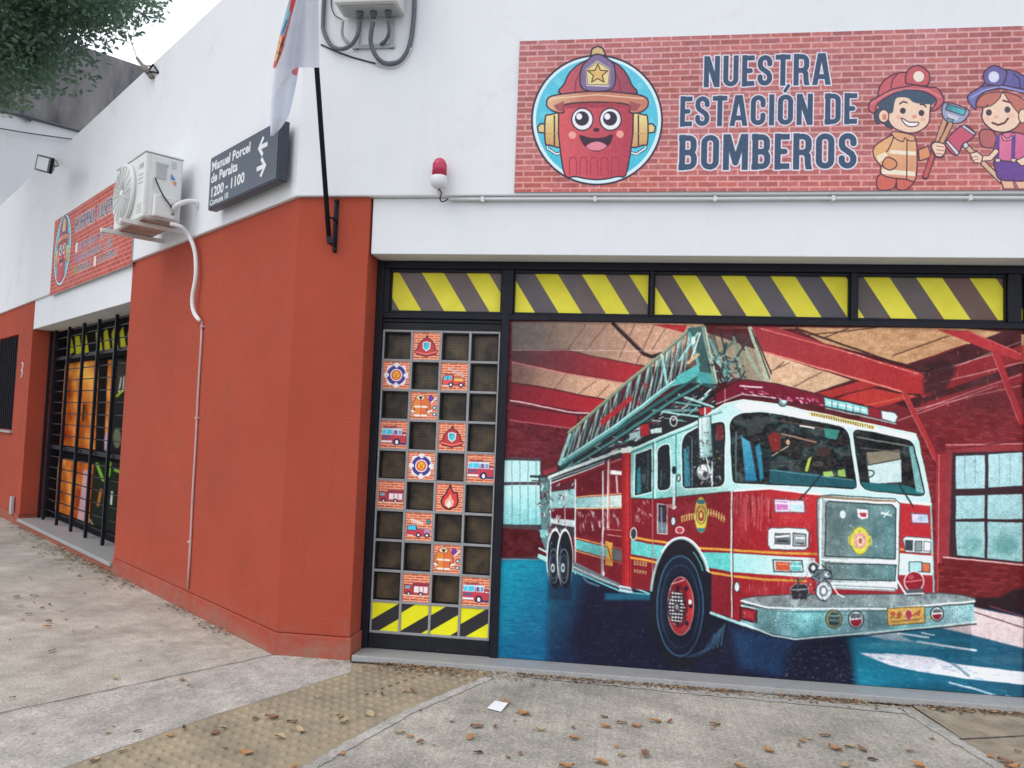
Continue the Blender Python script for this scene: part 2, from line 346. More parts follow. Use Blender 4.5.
# ================================================================== GROUND
def sheet_poly(name, pts, z, mt, kind='structure', par=None, thick=.0):
    b = MB(); b.add([(p[0], p[1], z) for p in pts], [tuple(range(len(pts)))])
    o = b.build(name, mt, par, noflip=True)
    if o.data.polygons[0].normal.z < 0: o.data.flip_normals()
    return tag(o, kind=kind)
def concrete(name, col, lines=None, fine=.22, stain=(.22, .205, .185)):
    m = mat(name, col, .88, noise=(2.2, .13), bump=(130, .6, .004), dirt=(stain, 1.7, .48, .8), spec=.25)
    t = m.node_tree; N = t.nodes.new; L = t.links.new; b = t.nodes['Principled BSDF']
    src = b.inputs['Base Color'].links[0].from_socket
    tc = N('ShaderNodeTexCoord'); n = N('ShaderNodeTexNoise'); n.inputs['Scale'].default_value = 170; n.inputs['Detail'].default_value = 4; L(tc.outputs['Object'], n.inputs['Vector'])
    mr = N('ShaderNodeMapRange'); mr.inputs['From Min'].default_value = .3; mr.inputs['From Max'].default_value = .7; mr.inputs['To Min'].default_value = 1-fine; mr.inputs['To Max'].default_value = 1+fine
    L(n.outputs['Fac'], mr.inputs['Value']); fac = mr.outputs[0]
    if lines:    # broom finish: (direction angle, scale, amount)
        mp = N('ShaderNodeMapping'); mp.inputs['Rotation'].default_value = (0, 0, lines[0]); mp.inputs['Scale'].default_value = (1, .02, 1); L(tc.outputs['Object'], mp.inputs[0])
        n2 = N('ShaderNodeTexNoise'); n2.inputs['Scale'].default_value = lines[1]; n2.inputs['Detail'].default_value = 3; L(mp.outputs[0], n2.inputs['Vector'])
        m2 = N('ShaderNodeMapRange'); m2.inputs['From Min'].default_value = .3; m2.inputs['From Max'].default_value = .7; m2.inputs['To Min'].default_value = 1-lines[2]; m2.inputs['To Max'].default_value = 1+lines[2]
        L(n2.outputs['Fac'], m2.inputs['Value']); mm = N('ShaderNodeMath'); mm.operation = 'MULTIPLY'; L(fac, mm.inputs[0]); L(m2.outputs[0], mm.inputs[1]); fac = mm.outputs[0]
    for sc_, am_ in ((60, .28), (110, .2), (9, .12), (1.1, .13)):
        n5 = N('ShaderNodeTexNoise'); n5.inputs['Scale'].default_value = sc_; n5.inputs['Detail'].default_value = 5; n5.inputs['Roughness'].default_value = .7; L(tc.outputs['Object'], n5.inputs['Vector'])
        m5 = N('ShaderNodeMapRange'); m5.inputs['From Min'].default_value = .32; m5.inputs['From Max'].default_value = .68; m5.inputs['To Min'].default_value = 1-am_; m5.inputs['To Max'].default_value = 1+am_; L(n5.outputs['Fac'], m5.inputs['Value'])
        m6 = N('ShaderNodeMath'); m6.operation = 'MULTIPLY'; L(fac, m6.inputs[0]); L(m5.outputs[0], m6.inputs[1]); fac = m6.outputs[0]
    # small dark pits and specks
    v = N('ShaderNodeTexVoronoi'); v.inputs['Scale'].default_value = 26; L(tc.outputs['Object'], v.inputs['Vector'])
    m3 = N('ShaderNodeMapRange'); m3.inputs['From Min'].default_value = .03; m3.inputs['From Max'].default_value = .09; m3.inputs['To Min'].default_value = .62; m3.inputs['To Max'].default_value = 1
    L(v.outputs['Distance'], m3.inputs['Value']); mm = N('ShaderNodeMath'); mm.operation = 'MULTIPLY'; L(fac, mm.inputs[0]); L(m3.outputs[0], mm.inputs[1]); fac = mm.outputs[0]
    sc = N('ShaderNodeVectorMath'); sc.operation = 'SCALE'; L(src, sc.inputs[0]); L(fac, sc.inputs['Scale']); L(sc.outputs[0], b.inputs['Base Color'])
    return m
G2 = lambda x, y: ground(x, y)[:2]
gm = concrete('aggregate_pavement', (.425, .402, .35), fine=.28, stain=(.27, .235, .195))
sheet_poly('ground', [(-400, -400), (400, -400), (400, 400), (-400, 400)], -.012, concrete('ground_concrete', (.27, .26, .24)))
# pavement by the side wall
far = LD
side = [G2(0, 720), G2(219, 671), (-.003, 0), tuple((LD*14)[:2]), tuple((LD*14+N2*7)[:2]), (G2(0, 720)[0]-6, G2(0, 720)[1]-3)]
sheet_poly('pavement', side, 0.0, gm)
joint_a, joint_b = np.array(G2(-400, 800)), np.array(G2(273, 656))
tact_l = [np.array(G2(65, 768)), np.array(G2(219, 714)), np.array(G2(350, 673))]
jd = joint_a-joint_b; jd /= np.linalg.norm(jd)
smooth_m = concrete('smooth_concrete', (.41, .388, .35), lines=(R(52), 90, .07), fine=.1, stain=(.33, .32, .305))
e = tact_l[0]+(tact_l[0]-tact_l[2])*1.6
sheet_poly('smooth_pavement', [joint_b, joint_a, e, tact_l[0], tact_l[1], tact_l[2], G2(352, 664), G2(345, 656.5)], .004, smooth_m)
broom_m = concrete('broomed_concrete', (.38, .357, .31), lines=(R(12), 75, .09), fine=.2, stain=(.22, .205, .18))
br = [np.array(G2(*p)) for p in ((300, 768), (330, 753), (409, 710), (477, 684), (494, 672), (505, 671.5), (912, 708), (1006, 768), (1080, 815))]
sheet_poly('concrete_pavement', [br[0]+(br[0]-br[2])*1.6]+br+[br[-1]+np.array([.6, -2.6])], .004, broom_m)
edge_m = concrete('pale_concrete_edge', (.385, .37, .34), fine=.1)
# pale trowelled margin of the broomed slab
def strip_on_ground(name, pts, wd, z, mt):
    b = MB(); pts = [np.array(p) for p in pts]
    L_ = []; Rr = []
    for i, p in enumerate(pts):
        t = pts[min(i+1, len(pts)-1)]-pts[max(i-1, 0)]; t /= np.linalg.norm(t); n = np.array([-t[1], t[0]])
        k = wd*(.75+.5*random.random()); L_.append((*(p+n*k/2), z)); Rr.append((*(p-n*k/2), z))
    for i in range(len(pts)-1): b.add([L_[i], L_[i+1], Rr[i+1], Rr[i]], [(0, 1, 2, 3)])
    o = b.build(name, mt, noflip=True)
    for p_ in o.data.polygons:
        if p_.normal.z < 0: p_.flip()
    return tag(o, kind='structure')
def densify(pts, n): return [np.array(a)+(np.array(b)-np.array(a))*k/n for a, b in zip(pts, pts[1:]) for k in range(n)]+[np.array(pts[-1])]
strip_on_ground('pavement_margin', densify([G2(520, 676), G2(700, 694), G2(905, 713)], 20), .075, .008, edge_m)
strip_on_ground('pavement_margin', densify([G2(488, 679), G2(409, 713), G2(335, 754), G2(300, 775)], 14), .06, .008, edge_m)
strip_on_ground('pavement_margin', densify([G2(905, 711), G2(960, 745), G2(1010, 775)], 14), .06, .008, edge_m)
crack = mat('joint_dirt', (.07, .062, .055), .95)
jp = densify([joint_a, joint_b], 60); jp = [p+np.array([0, 1])*random.uniform(-.006, .006) for p in jp]
strip_on_ground('pavement_joint', jp, .009, .0085, crack)
# tactile paving: beige sheet with cast blisters
tm = mat('beige_tactile_paving', (.33, .275, .19), .9, noise=(2.5, .18), bump=(120, .6, .004), dirt=((.22, .19, .15), 3.5, .45, .72), spec=.2)
tac = [tact_l[0]+(tact_l[0]-tact_l[2])*.9, tact_l[0], tact_l[1], tact_l[2], np.array(G2(352, 664)), np.array(G2(497, 671)), br[4], br[3], br[2], br[1], br[0], br[0]+(br[0]-br[2])*.9]
b = MB(); b.add([(p[0], p[1], .003) for p in tac], [tuple(range(len(tac)))])
ux = tact_l[2]-tact_l[0]; ux /= np.linalg.norm(ux); uy = np.array([-ux[1], ux[0]])
def inside(p, poly):
    r_ = False
    for i in range(len(poly)):
        a_, c_ = poly[i], poly[(i+1) % len(poly)]
        if (a_[1] > p[1]) != (c_[1] > p[1]) and p[0] < (c_[0]-a_[0])*(p[1]-a_[1])/(c_[1]-a_[1])+a_[0]: r_ = not r_
    return r_
STEP = .066
for i in range(-60, 60):
    for j in range(-60, 60):
        p = tact_l[1]+ux*(i*STEP)+uy*(j*STEP)
        if i % 7 == 0 and False: continue
        if not inside(p, tac): continue
        if any(not inside(p+o_, tac) for o_ in (ux*.03, -ux*.03, uy*.03, -uy*.03)): continue
        rr = .021; hh = .011*random.uniform(.45, 1.1); vs = []; fs = []
        for lv, (q, zz) in enumerate(((1, 0), (.72, .75), (.35, 1))):
            for k in range(8):
                an = k*math.pi/4; vs.append((p[0]+math.cos(an)*rr*q, p[1]+math.sin(an)*rr*q, .003+hh*zz))
        for lv in range(2):
            for k in range(8): fs.append((lv*8+k, lv*8+(k+1) % 8, lv*8+8+(k+1) % 8, lv*8+8+k))
        fs.append(tuple(range(16, 24))); b.add(vs, fs, True)
tag(b.build('tactile_paving', tm, noflip=True), kind='structure')
b = MB()
dirt2 = mat('brown_dusty_paving', (.33, .28, .215), .92, noise=(5, .22), bump=(90, .7, .005), dirt=((.17, .13, .1), 6, .45, .72), spec=.2)
sheet_poly('worn_paving', [G2(912, 706), G2(1300, 730), (9, -2.5), G2(1010, 771)], .0035, dirt2)
strip_on_ground('paving_joint', densify([G2(948, 741), G2(1024, 737), G2(1200, 730)], 20), .01, .0078, crack)
strip_on_ground('paving_joint', densify([G2(365, 696), G2(400, 683), G2(424, 675)], 12), .008, .0075, crack)

# ================================================================== OUR BUILDING
bld = tag(empty('corner_building', (0, 0, 0)), 'single storey corner building with white upper walls above terracotta red walls', 'building')
def foot(d, a_end, s_end, thick, s_start=None, a_start=None):
    """L-shaped footprint following both walls, outer face d in front"""
    # corner of the two offset lines
    def corner(dd):
        # front: y = -dd ; side: p.N2 = dd
        y = -dd; x = (dd-N2[1]*y)/N2[0]; return np.array([x, y])
    c0 = corner(d); c1 = corner(d-thick)
    o_ = [(LD*s_end+N2*d)[:2], c0, (a_end, -d), (a_end, -d+thick), c1, (LD*s_end+N2*(d-thick))[:2]]
    return [tuple(map(float, p)) for p in o_]
ZL = 3.085; ZT = 5.04
REC = -.24; OPX0 = .508; RW_END = 9.0; LE = 11.45
# upper white wall; its top falls a little towards the far end of the side wall, as photographed
fp = foot(.03, RW_END, LE, .3)
b = MB(); tops = [4.93, 5.07, 5.07, 5.07, 5.07, 4.93]
n = 6; b.add([(x, y, ZL) for x, y in fp]+[(x, y, t) for (x, y), t in zip(fp, tops)], [tuple(range(n))[::-1], tuple(range(n, 2*n))]+[(i, (i+1) % n, n+(i+1) % n, n+i) for i in range(n)])
b.build('upper_wall', MT['white'], bld, bevel=.008)
# roof slab and back of the building
b = MB(); q = foot(-.28, RW_END, LE, 7); b.prism([q[0], q[1], q[2], (RW_END, 12), tuple((LD*LE-N2*9)[:2])], 4.4, 4.6)
b.build('roof', MT['roof'], bld)
b = MB(); b.box('F', RW_END-.3, RW_END, 0, 4.4, -11, -.30)
b.build('rear_wall', MT['white2'], bld)
# red pier round the corner
b = MB()
c0 = (0., 0.); l1 = (LD*3.43)[:2]; l1b = (LD*3.43-N2*.5)[:2]; r1 = (OPX0, 0.); r1b = (OPX0-.0, .5)
ci = (.1, .5)
b.prism([tuple(l1), c0, r1, r1b, ci, tuple(l1b)], .15, ZL)
b.build('red_wall', MT['red'], bld, bevel=.006)
b = MB(); dd = .010
y = -dd; x = (dd-N2[1]*y)/N2[0]
b.prism([tuple((LD*3.43+N2*dd)[:2]), (x, y), (OPX0+.012, -dd), (OPX0+.012, .45), (.1, .45), tuple((LD*3.43-N2*.45)[:2])], -.05, .147)
b.build('plinth', MT['redbase'], bld, bevel=.006)
# far red column on the side wall, with its window opening (s 8.35 .. 9.75)
b = MB(); S_ = lambda s0, s1, z0, z1, d0, d1: b.box('L', -s1, -s0, z0, z1, d0, d1)
S_(7.5, 8.35, .15, ZL-.003, -.5, -.0); S_(8.35, 9.75, .15, 1.27, -.5, -.0); S_(8.35, 9.75, 2.68, ZL-.003, -.5, -.0); S_(9.75, LE, .15, ZL-.003, -.5, 0)
b.build('red_wall', MT['red'], bld)
b = MB(); S_(7.476, 7.499, .1, 2.68, -.5, -.27); b.build('side_return', MT['black'], bld)
b = MB(); S_(7.52, LE, -.05, .148, -.5, .01); S_(3.44, 7.515, -.05, .058, -.5, .006); b.build('plinth', MT['redbase'], bld)
# lintels
b = MB(); b.box('F', OPX0+.012, RW_END-.31, 2.70, ZL-.003, -.30, -.018); b.build('lintel', MT['white2'], bld, bevel=.005)
b = MB(); b.box('L', -7.495, -3.435, 2.69, ZL-.003, -.32, -.004); b.build('lintel', MT['white2'], bld, bevel=.005)
# sills
b = MB(); vs = [pos('F', a, z, d) for a in (OPX0-.14+.16, RW_END-.32) for z, d in ((0, .008), (.040, .008), (.022, -.30), (0, -.30))]
b.add(vs, [(0, 1, 2, 3), (4, 7, 6, 5), (0, 4, 5, 1), (1, 5, 6, 2), (2, 6, 7, 3), (3, 7, 4, 0)]); b.build('door_sill', MT['granite'], bld, bevel=.004)
b = MB(); b.box('L', -7.47, -3.445, .060, .100, -.55, .03); b.build('window_sill', MT['granite'], bld, bevel=.004)
# dark wall at the very back of the openings so nothing shows through
b = MB(); b.box('F', OPX0+.01, RW_END-.31, .0, 2.695, -.60, -.45); b.box('L', -7.49, -3.44, .098, 2.68, -.82, -.7); b.box('L', -9.74, -8.36, 1.2, 2.7, -.52, -.45); b.build('inner_wall', mat('unlit_interior_board', (.02, .02, .02), .9), bld)

# ---- front: black frame grid
FRD = REC
b = MB()
b.box('F', .509, .560, .03, 2.696, FRD-.06, FRD+.03)         # left jamb
b.box('F', 1.405, 1.458, .03, 2.335, FRD-.06, FRD+.035)         # post between door and mural
b.box('F', 4.724, 4.80, .03, 2.696, FRD-.06, FRD+.035)         # post right of mural
b.box('F', .562, 4.722, 2.645, 2.694, FRD-.06, FRD+.025)       # head
b.box('F', .562, 4.722, 2.294, 2.332, FRD-.058, FRD+.028)       # transom rail
b.box('F', .562, 1.404, 2.268, 2.292, FRD-.05, FRD+.015)
for a0, a1 in ((.5605, .603), (1.396, 1.475), (2.397, 2.421), (3.678, 3.718), (4.621, 4.699)): b.box('F', a0, a1, 2.333, 2.643, FRD-.058, FRD+.03)
b.box('F', 4.80, RW_END-.32, 2.294, 2.332, FRD-.058, FRD+.028); b.box('F', 4.80, RW_END-.32, 2.645, 2.694, FRD-.06, FRD+.025)
b.box('F', 4.80, RW_END-.32, .03, .10, FRD-.058, FRD+.02); b.box('F', 6.7, 6.78, .105, 2.26, FRD-.058, FRD+.028)
b.build('opening_frame', MT['black'], bld, bevel=.004)
b = MB(); b.box('F', 4.80, RW_END-.32, .10, 2.26, FRD-.055, FRD-.02)
for i in range(18): b.box('F', 4.85+i*.2, 4.87+i*.2, .12, 2.25, FRD-.019, FRD-.008)
b.build('shutter_panel', MT['black'], bld)
# transom windows with printed hazard film
YEL, DRK = (214, 204, 62), (70, 62, 64)
def transom(a0, a1, ph, darkcol, name='transom_window', per=.32):
    z0, z1 = 2.352, 2.622
    fr = MB()
    for x0, x1, y0, y1 in ((a0, a1, 2.3335, z0), (a0, a1, z1, 2.643), (a0, a0+.010, z0, z1), (a1-.010, a1, z0, z1)):
        fr.box('F', x0, x1, y0, y1, FRD-.045, FRD+.008)
    f = fr.build(name, MT['black'], bld, bevel=.003)
    k, W = wall_ink('F', a0+.010, a1-.010, z0, z1, FRD-.012, 2.0)
    t = (k.A+(k.Zm-z0)*.64-ph)/per     # slanted stripes
    fr_ = t-np.floor(t); e = .012
    m = np.clip((fr_-.0)/e, 0, 1)*np.clip((.5-fr_)/e+.5, 0, 1)
    dk = np.array(darkcol(k.A, k.Zm) if callable(darkcol) else darkcol, float)
    y_ = np.array(YEL, float)+((fbm(k.A, k.Zm, 6, 4)-.5)*26)[..., None]+((k.Zm-2.49)*-60)[..., None]
    dk = dk+((fbm(k.A, k.Zm, 4, 9)-.5)*22)[..., None]
    k.c = dk*(1-m[..., None])+y_*m[..., None]
    sheet('printed_film', W, k, MT['print'], f, kill=.85)
transom(.604, 1.395, .989, lambda a, z: np.array((108, 97, 97)), per=.32)  # seen panes: dark stripes greyed by glass reflections put into their colour
transom(1.476, 2.396, 1.787, lambda a, z: np.where((a < 1.9)[..., None], (94, 88, 92), (102, 90, 90)), per=.32)
transom(2.422, 3.677, 3.35, lambda a, z: np.where((a < 3.0)[..., None], (92, 82, 84), (88, 84, 90)), per=.318)
transom(3.719, 4.62, 3.936, lambda a, z: np.where((a > 4.2)[..., None], (100, 80, 74), (92, 84, 84)), per=.322)
transom(4.70, 6.0, .45, (66, 64, 68)); transom(6.05, RW_END-.33, .45, (66, 64, 68))

# ---- entrance door with block lattice
GX0, GX1, GZ0, GZ1 = .568, 1.392, .137, 2.209; CW = (GX1-GX0)/4; CH = (GZ1-GZ0)/10
b = MB()
b.box('F', .563, 1.402, .032, .128, FRD-.05, FRD+.012); b.box('F', .563, 1.402, 2.218, 2.264, FRD-.05, FRD+.012)
b.box('F', 1.394, 1.403, .128, 2.218, FRD-.05, FRD+.012); b.box('F', .5605, .566, .128, 2.218, FRD-.05, FRD+.012)
door = b.build('entrance_door', MT['blackdoor'], bld, bevel=.004); door['label'] = 'black door with a lattice of dark blocks and cartoon picture tiles'
b = MB(); g = .0085
for i in range(5): x = GX0+i*CW; b.box('F', x-g, x+g, GZ0-g, GZ1+g, FRD-.075, FRD+.006)
for j in range(11):
    z = GZ0+j*CH
    for i in range(4): b.box('F', GX0+i*CW+g, GX0+(i+1)*CW-g, z-g, z+g, FRD-.075, FRD+.005)
b.build('lattice', MT['grout'], door, bevel=.0025)
# dark block: brown pane behind a fine wire mesh
def blockmat():
    m = bpy.data.materials.new('brown_wired_glass'); m.use_nodes = True; t = m.node_tree; b = t.nodes['Principled BSDF']; N = t.nodes.new; L = t.links.new
    tc = N('ShaderNodeTexCoord'); sp = N('ShaderNodeSeparateXYZ'); L(tc.outputs['Object'], sp.inputs[0])
    def saw(o_, per, wd):
        a = N('ShaderNodeMath'); a.operation = 'PINGPONG'; a.inputs[1].default_value = per/2; L(o_, a.inputs[0])
        c = N('ShaderNodeMapRange'); c.inputs['From Min'].default_value = wd; c.inputs['From Max'].default_value = wd*2.2; c.inputs['To Min'].default_value = 1; c.inputs['To Max'].default_value = 0; L(a.outputs[0], c.inputs['Value']); return c.outputs[0]
    mxm = N('ShaderNodeMath'); mxm.operation = 'MAXIMUM'; L(saw(sp.outputs['X'], .021, .0022), mxm.inputs[0]); L(saw(sp.outputs['Z'], .021, .0022), mxm.inputs[1])
    oi = N('ShaderNodeObjectInfo'); n = N('ShaderNodeTexNoise'); n.inputs['Scale'].default_value = 9; n.inputs['Detail'].default_value = 4
    ad = N('ShaderNodeVectorMath'); L(tc.outputs['Object'], ad.inputs[0]); L(oi.outputs['Location'], ad.inputs[1]); L(ad.outputs[0], n.inputs['Vector'])
    rp = N('ShaderNodeValToRGB'); rp.color_ramp.elements[0].position = .35; rp.color_ramp.elements[0].color = (.016, .013, .011, 1); rp.color_ramp.elements[1].position = .68; rp.color_ramp.elements[1].color = (.105, .068, .036, 1); L(n.outputs['Fac'], rp.inputs[0])
    mi = N('ShaderNodeMix'); mi.data_type = 'RGBA'; mi.inputs['B'].default_value = (.19, .145, .1, 1); L(rp.outputs[0], mi.inputs['A'])
    sc = N('ShaderNodeMath'); sc.operation = 'MULTIPLY'; sc.inputs[1].default_value = .5; L(mxm.outputs[0], sc.inputs[0]); sc.inputs[1].default_value = .3; n3 = N('ShaderNodeMath'); n3.operation = 'MULTIPLY'; L(sc.outputs[0], n3.inputs[0]); L(n.outputs['Fac'], n3.inputs[1]); L(n3.outputs[0], mi.inputs['Factor'])
    L(mi.outputs['Result'], b.inputs['Base Color']); b.inputs['Roughness'].default_value = .35; b.inputs['Specular IOR Level'].default_value = .35
    return m
BM = blockmat()
def dark_block(i, j):
    x0, x1 = GX0+i*CW+g+.0006, GX0+(i+1)*CW-g-.0006; z0, z1 = GZ0+j*CH+g+.0006, GZ0+(j+1)*CH-g-.0006
    b = MB(); dp = FRD-.048; cx, cz = (x0+x1)/2, (z0+z1)/2
    q = [pos('F', x0, z0, dp), pos('F', x1, z0, dp), pos('F', x1, z1, dp), pos('F', x0, z1, dp)]
    b.add(q+[p+np.array([0, .02, 0]) for p in q], [(0, 1, 2, 3), (4, 7, 6, 5), (0, 4, 5, 1), (1, 5, 6, 2), (2, 6, 7, 3), (3, 7, 4, 0)])
    ins = .009; dq = FRD-.003   # thin black rim round the recess
    for (u0, u1, v0, v1) in ((x0, x1, z0, z0+.004), (x0, x1, z1-ins, z1), (x0, x0+ins, z0+.004, z1-ins), (x1-.004, x1, z0+.004, z1-ins)): rim.box('F', u0, u1, v0, v1, dp+.001, dq)
    return b.build('dark_block', BM, door, origin=pos('F', cx, cz, dp))
rim = MB()
TILES = {(1, 0): 'helmet', (0, 1): 'badge', (2, 1): 'ladder', (1, 2): 'coat', (0, 3): 'bus', (2, 3): 'helmet', (1, 4): 'badge', (3, 4): 'bus', (0, 5): 'engine', (2, 5): 'flame', (1, 6): 'truck', (2, 7): 'coat', (1, 8): 'engine', (3, 8): 'bus'}
def draw_tile(kind, k):
    OR = (202, 92, 62)
    k.c = bricks(k.X+.01*len(kind), k.Y, .34, .088, OR, (240, 190, 160), 3, .3, 22, .25)
    D = (30, 25, 60)
    if kind == 'helmet':
        k.poly([(.06, .70), (.16, .62), (.22, .42), (.36, .28), (.46, .20), (.5, .10), (.56, .20), (.68, .28), (.80, .44), (.84, .62), (.94, .68), (.86, .80), (.5, .88), (.14, .80)], (178, 58, 62), line=.035, lc=(60, 20, 35))
        k.line([(.1, .72), (.5, .80), (.9, .70)], .05, (225, 110, 105)); k.line([(.5, .14), (.44, .3), (.40, .6)], .02, (110, 30, 45)); k.line([(.5, .14), (.58, .3), (.62, .6)], .02, (110, 30, 45))
        k.poly([(.37, .38), (.5, .34), (.64, .38), (.63, .58), (.5, .68), (.38, .58)], grad((.4, .4), (60, 150, 180), (.6, .6), (90, 205, 215)), line=.03, lc=(235, 225, 215))
    elif kind == 'badge':
        for q in range(8):
            an = q*math.pi/4; k.ell(.5+.33*math.cos(an), .5+.33*math.sin(an), .13, .13, (235, 230, 245))
        k.ell(.5, .5, .37, .37, (66, 52, 130), line=.02, lc=(235, 230, 245)); k.ell(.5, .5, .23, .23, (225, 220, 235)); k.ell(.5, .5, .19, .19, (215, 90, 50)); k.ell(.5, .5, .12, .14, (235, 190, 60))
        for q in range(4):
            an = q*math.pi/2; k.ell(.5+.33*math.cos(an), .5+.33*math.sin(an), .07, .05, (235, 232, 245), rot=an+math.pi/2)
        k.line([(.44, .42), (.5, .56), (.56, .42)], .03, (200, 70, 40)); k.line([(.42, .58), (.58, .58)], .03, (200, 70, 40))
    elif kind in ('ladder', 'truck'):
        if kind == 'ladder':
            k.line([(.30, .20), (.84, .46)], .06, (225, 215, 215)); k.line([(.30, .20), (.84, .46)], .02, (90, 70, 90))
            k.poly([(.07, .62), (.12, .46), (.22, .42), (.46, .42), (.46, .80), (.07, .80)], (215, 80, 75), line=.025, lc=D); k.poly([(.46, .54), (.86, .54), (.90, .80), (.46, .80)], (205, 75, 70), line=.025, lc=D)
            k.poly([(.50, .56), (.84, .56), (.84, .66), (.50, .66)], (235, 180, 80)); k.poly([(.12, .48), (.40, .46), (.40, .62), (.1, .63)], (80, 180, 205)); k.line([(.26, .46), (.25, .62)], .02, D)
        else:
            for q in range(6): k.line([(.2+q*.08, .24+q*.02), (.24+q*.08, .32+q*.02)], .03, (240, 235, 235))
            k.line([(.2, .24), (.66, .36)], .025, (240, 240, 240)); k.line([(.22, .33), (.64, .43)], .02, (220, 220, 225)); k.ell(.86, .30, .07, .09, (50, 150, 165), line=.02, lc=D)
            k.poly([(.08, .50), (.42, .48), (.44, .60), (.92, .62), (.92, .82), (.06, .82)], (195, 60, 75), line=.02, lc=(110, 60, 90)); k.poly([(.10, .46), (.40, .45), (.42, .64), (.08, .64)], (75, 190, 220), line=.02, lc=D)
            k.poly([(.72, .58), (.92, .56), (.92, .76), (.72, .74)], (175, 140, 185)); k.line([(.45, .55), (.7, .6)], .04, (110, 110, 120))
        for x in ((.38, .76) if kind == 'ladder' else (.50, .82)): k.ell(x, .80, .095, .095, D); k.ell(x, .80, .045, .045, (240, 235, 240))
        k.line([(.1, .82), (.3, .83)], .03, (245, 240, 240))
    elif kind == 'bus':
        k.poly([(.06, .30), (.14, .26), (.80, .26), (.82, .40), (.98, .42), (.98, .80), (.06, .80)], (190, 60, 75), line=.02, lc=(70, 50, 90))
        k.line([(.12, .19), (.30, .21), (.5, .19), (.62, .21)], .04, (120, 50, 60)); k.poly([(.05, .28), (.82, .26), (.82, .34), (.05, .36)], (205, 215, 230))
        k.poly([(.08, .32), (.46, .30), (.46, .50), (.05, .50)], (75, 190, 220), line=.02, lc=(200, 220, 235)); k.line([(.24, .34), (.2, .48)], .03, (170, 230, 240))
        k.poly([(.52, .32), (.64, .32), (.64, .50), (.52, .50)], (60, 90, 150), line=.02, lc=(225, 225, 235)); k.poly([(.68, .32), (.80, .32), (.80, .50), (.68, .50)], (90, 160, 200), line=.02, lc=(225, 225, 235))
        k.poly([(.10, .55), (.38, .55), (.38, .66), (.1, .66)], (110, 80, 120)); k.poly([(.04, .72), (.44, .72), (.44, .79), (.04, .79)], (240, 240, 245)); k.poly([(.48, .80), (.98, .80), (.98, .86), (.48, .86)], (60, 60, 120))
        k.ell(.63, .76, .13, .13, D); k.ell(.63, .77, .06, .08, (240, 240, 245)); k.line([(.86, .50), (.97, .50)], .03, (240, 235, 240))
    elif kind == 'engine':
        k.line([(.42, .36), (.95, .36)], .1, (150, 50, 70)); k.poly([(.06, .42), (.40, .40), (.40, .72), (.06, .72)], (180, 55, 65), line=.02, lc=(80, 40, 60)); k.poly([(.40, .42), (.96, .40), (.96, .72), (.40, .72)], (195, 80, 85), line=.02, lc=(80, 40, 60))
        k.poly([(.43, .45), (.60, .45), (.60, .66), (.43, .66)], (240, 230, 232)); k.poly([(.63, .45), (.76, .45), (.76, .66), (.63, .66)], (235, 215, 222)); k.poly([(.79, .45), (.93, .45), (.93, .66), (.79, .66)], (235, 220, 225))
        k.poly([(.10, .44), (.28, .43), (.26, .54), (.09, .55)], (110, 170, 190))
        for x in (.23, .68): k.ell(x, .72, .085, .085, D); k.ell(x, .72, .035, .035, (230, 220, 225))
        k.line([(.04, .78), (.95, .78)], .04, (240, 200, 180))
    elif kind == 'flame':
        k.poly([(.5, .92), (.28, .84), (.20, .66), (.26, .48), (.38, .36), (.42, .24), (.52, .06), (.58, .22), (.66, .32), (.78, .30), (.80, .46), (.84, .62), (.76, .82)], (205, 60, 62), line=.05, lc=(35, 20, 30))
        k.poly([(.48, .88), (.34, .78), (.34, .62), (.46, .50), (.54, .36), (.60, .54), (.68, .62), (.64, .80)], (240, 170, 140)); k.poly([(.48, .88), (.40, .76), (.50, .58), (.58, .76)], (250, 235, 220))
    elif kind == 'coat':
        O = (214, 130, 60)
        k.poly([(.06, .46), (.16, .26), (.34, .18), (.54, .18), (.68, .28), (.78, .70), (.66, .76), (.60, .50), (.62, .94), (.14, .94), (.16, .50), (.12, .76), (.02, .72)], O, line=.025, lc=(110, 50, 40))
        k.poly([(.40, .2), (.54, .18), (.68, .28), (.78, .70), (.66, .76), (.60, .50), (.62, .94), (.40, .94)], (205, 95, 62), .6)
        k.ell(.36, .20, .16, .10, (240, 205, 160), line=.02, lc=(110, 60, 40)); k.poly([(.28, .16), (.46, .16), (.37, .30)], (50, 30, 45))
        for y_ in (.54, .86): k.line([(.17, y_), (.60, y_)], .07, (245, 238, 215))
        k.line([(.04, .70), (.13, .73)], .07, (245, 238, 215)); k.line([(.67, .72), (.78, .68)], .07, (245, 238, 215)); k.line([(.39, .3), (.39, .92)], .03, (225, 60, 60))
        k.poly([(.68, .14), (.78, .10), (.86, .22), (.76, .36), (.68, .26)], (110, 60, 160), line=.02, lc=(60, 30, 80)); k.line([(.78, .38), (.95, .20)], .045, (230, 235, 240))
        for y_ in (.56, .80): k.ell(.90, y_, .09, .07, (80, 110, 120)); k.ell(.90, y_, .04, .03, (240, 240, 240))
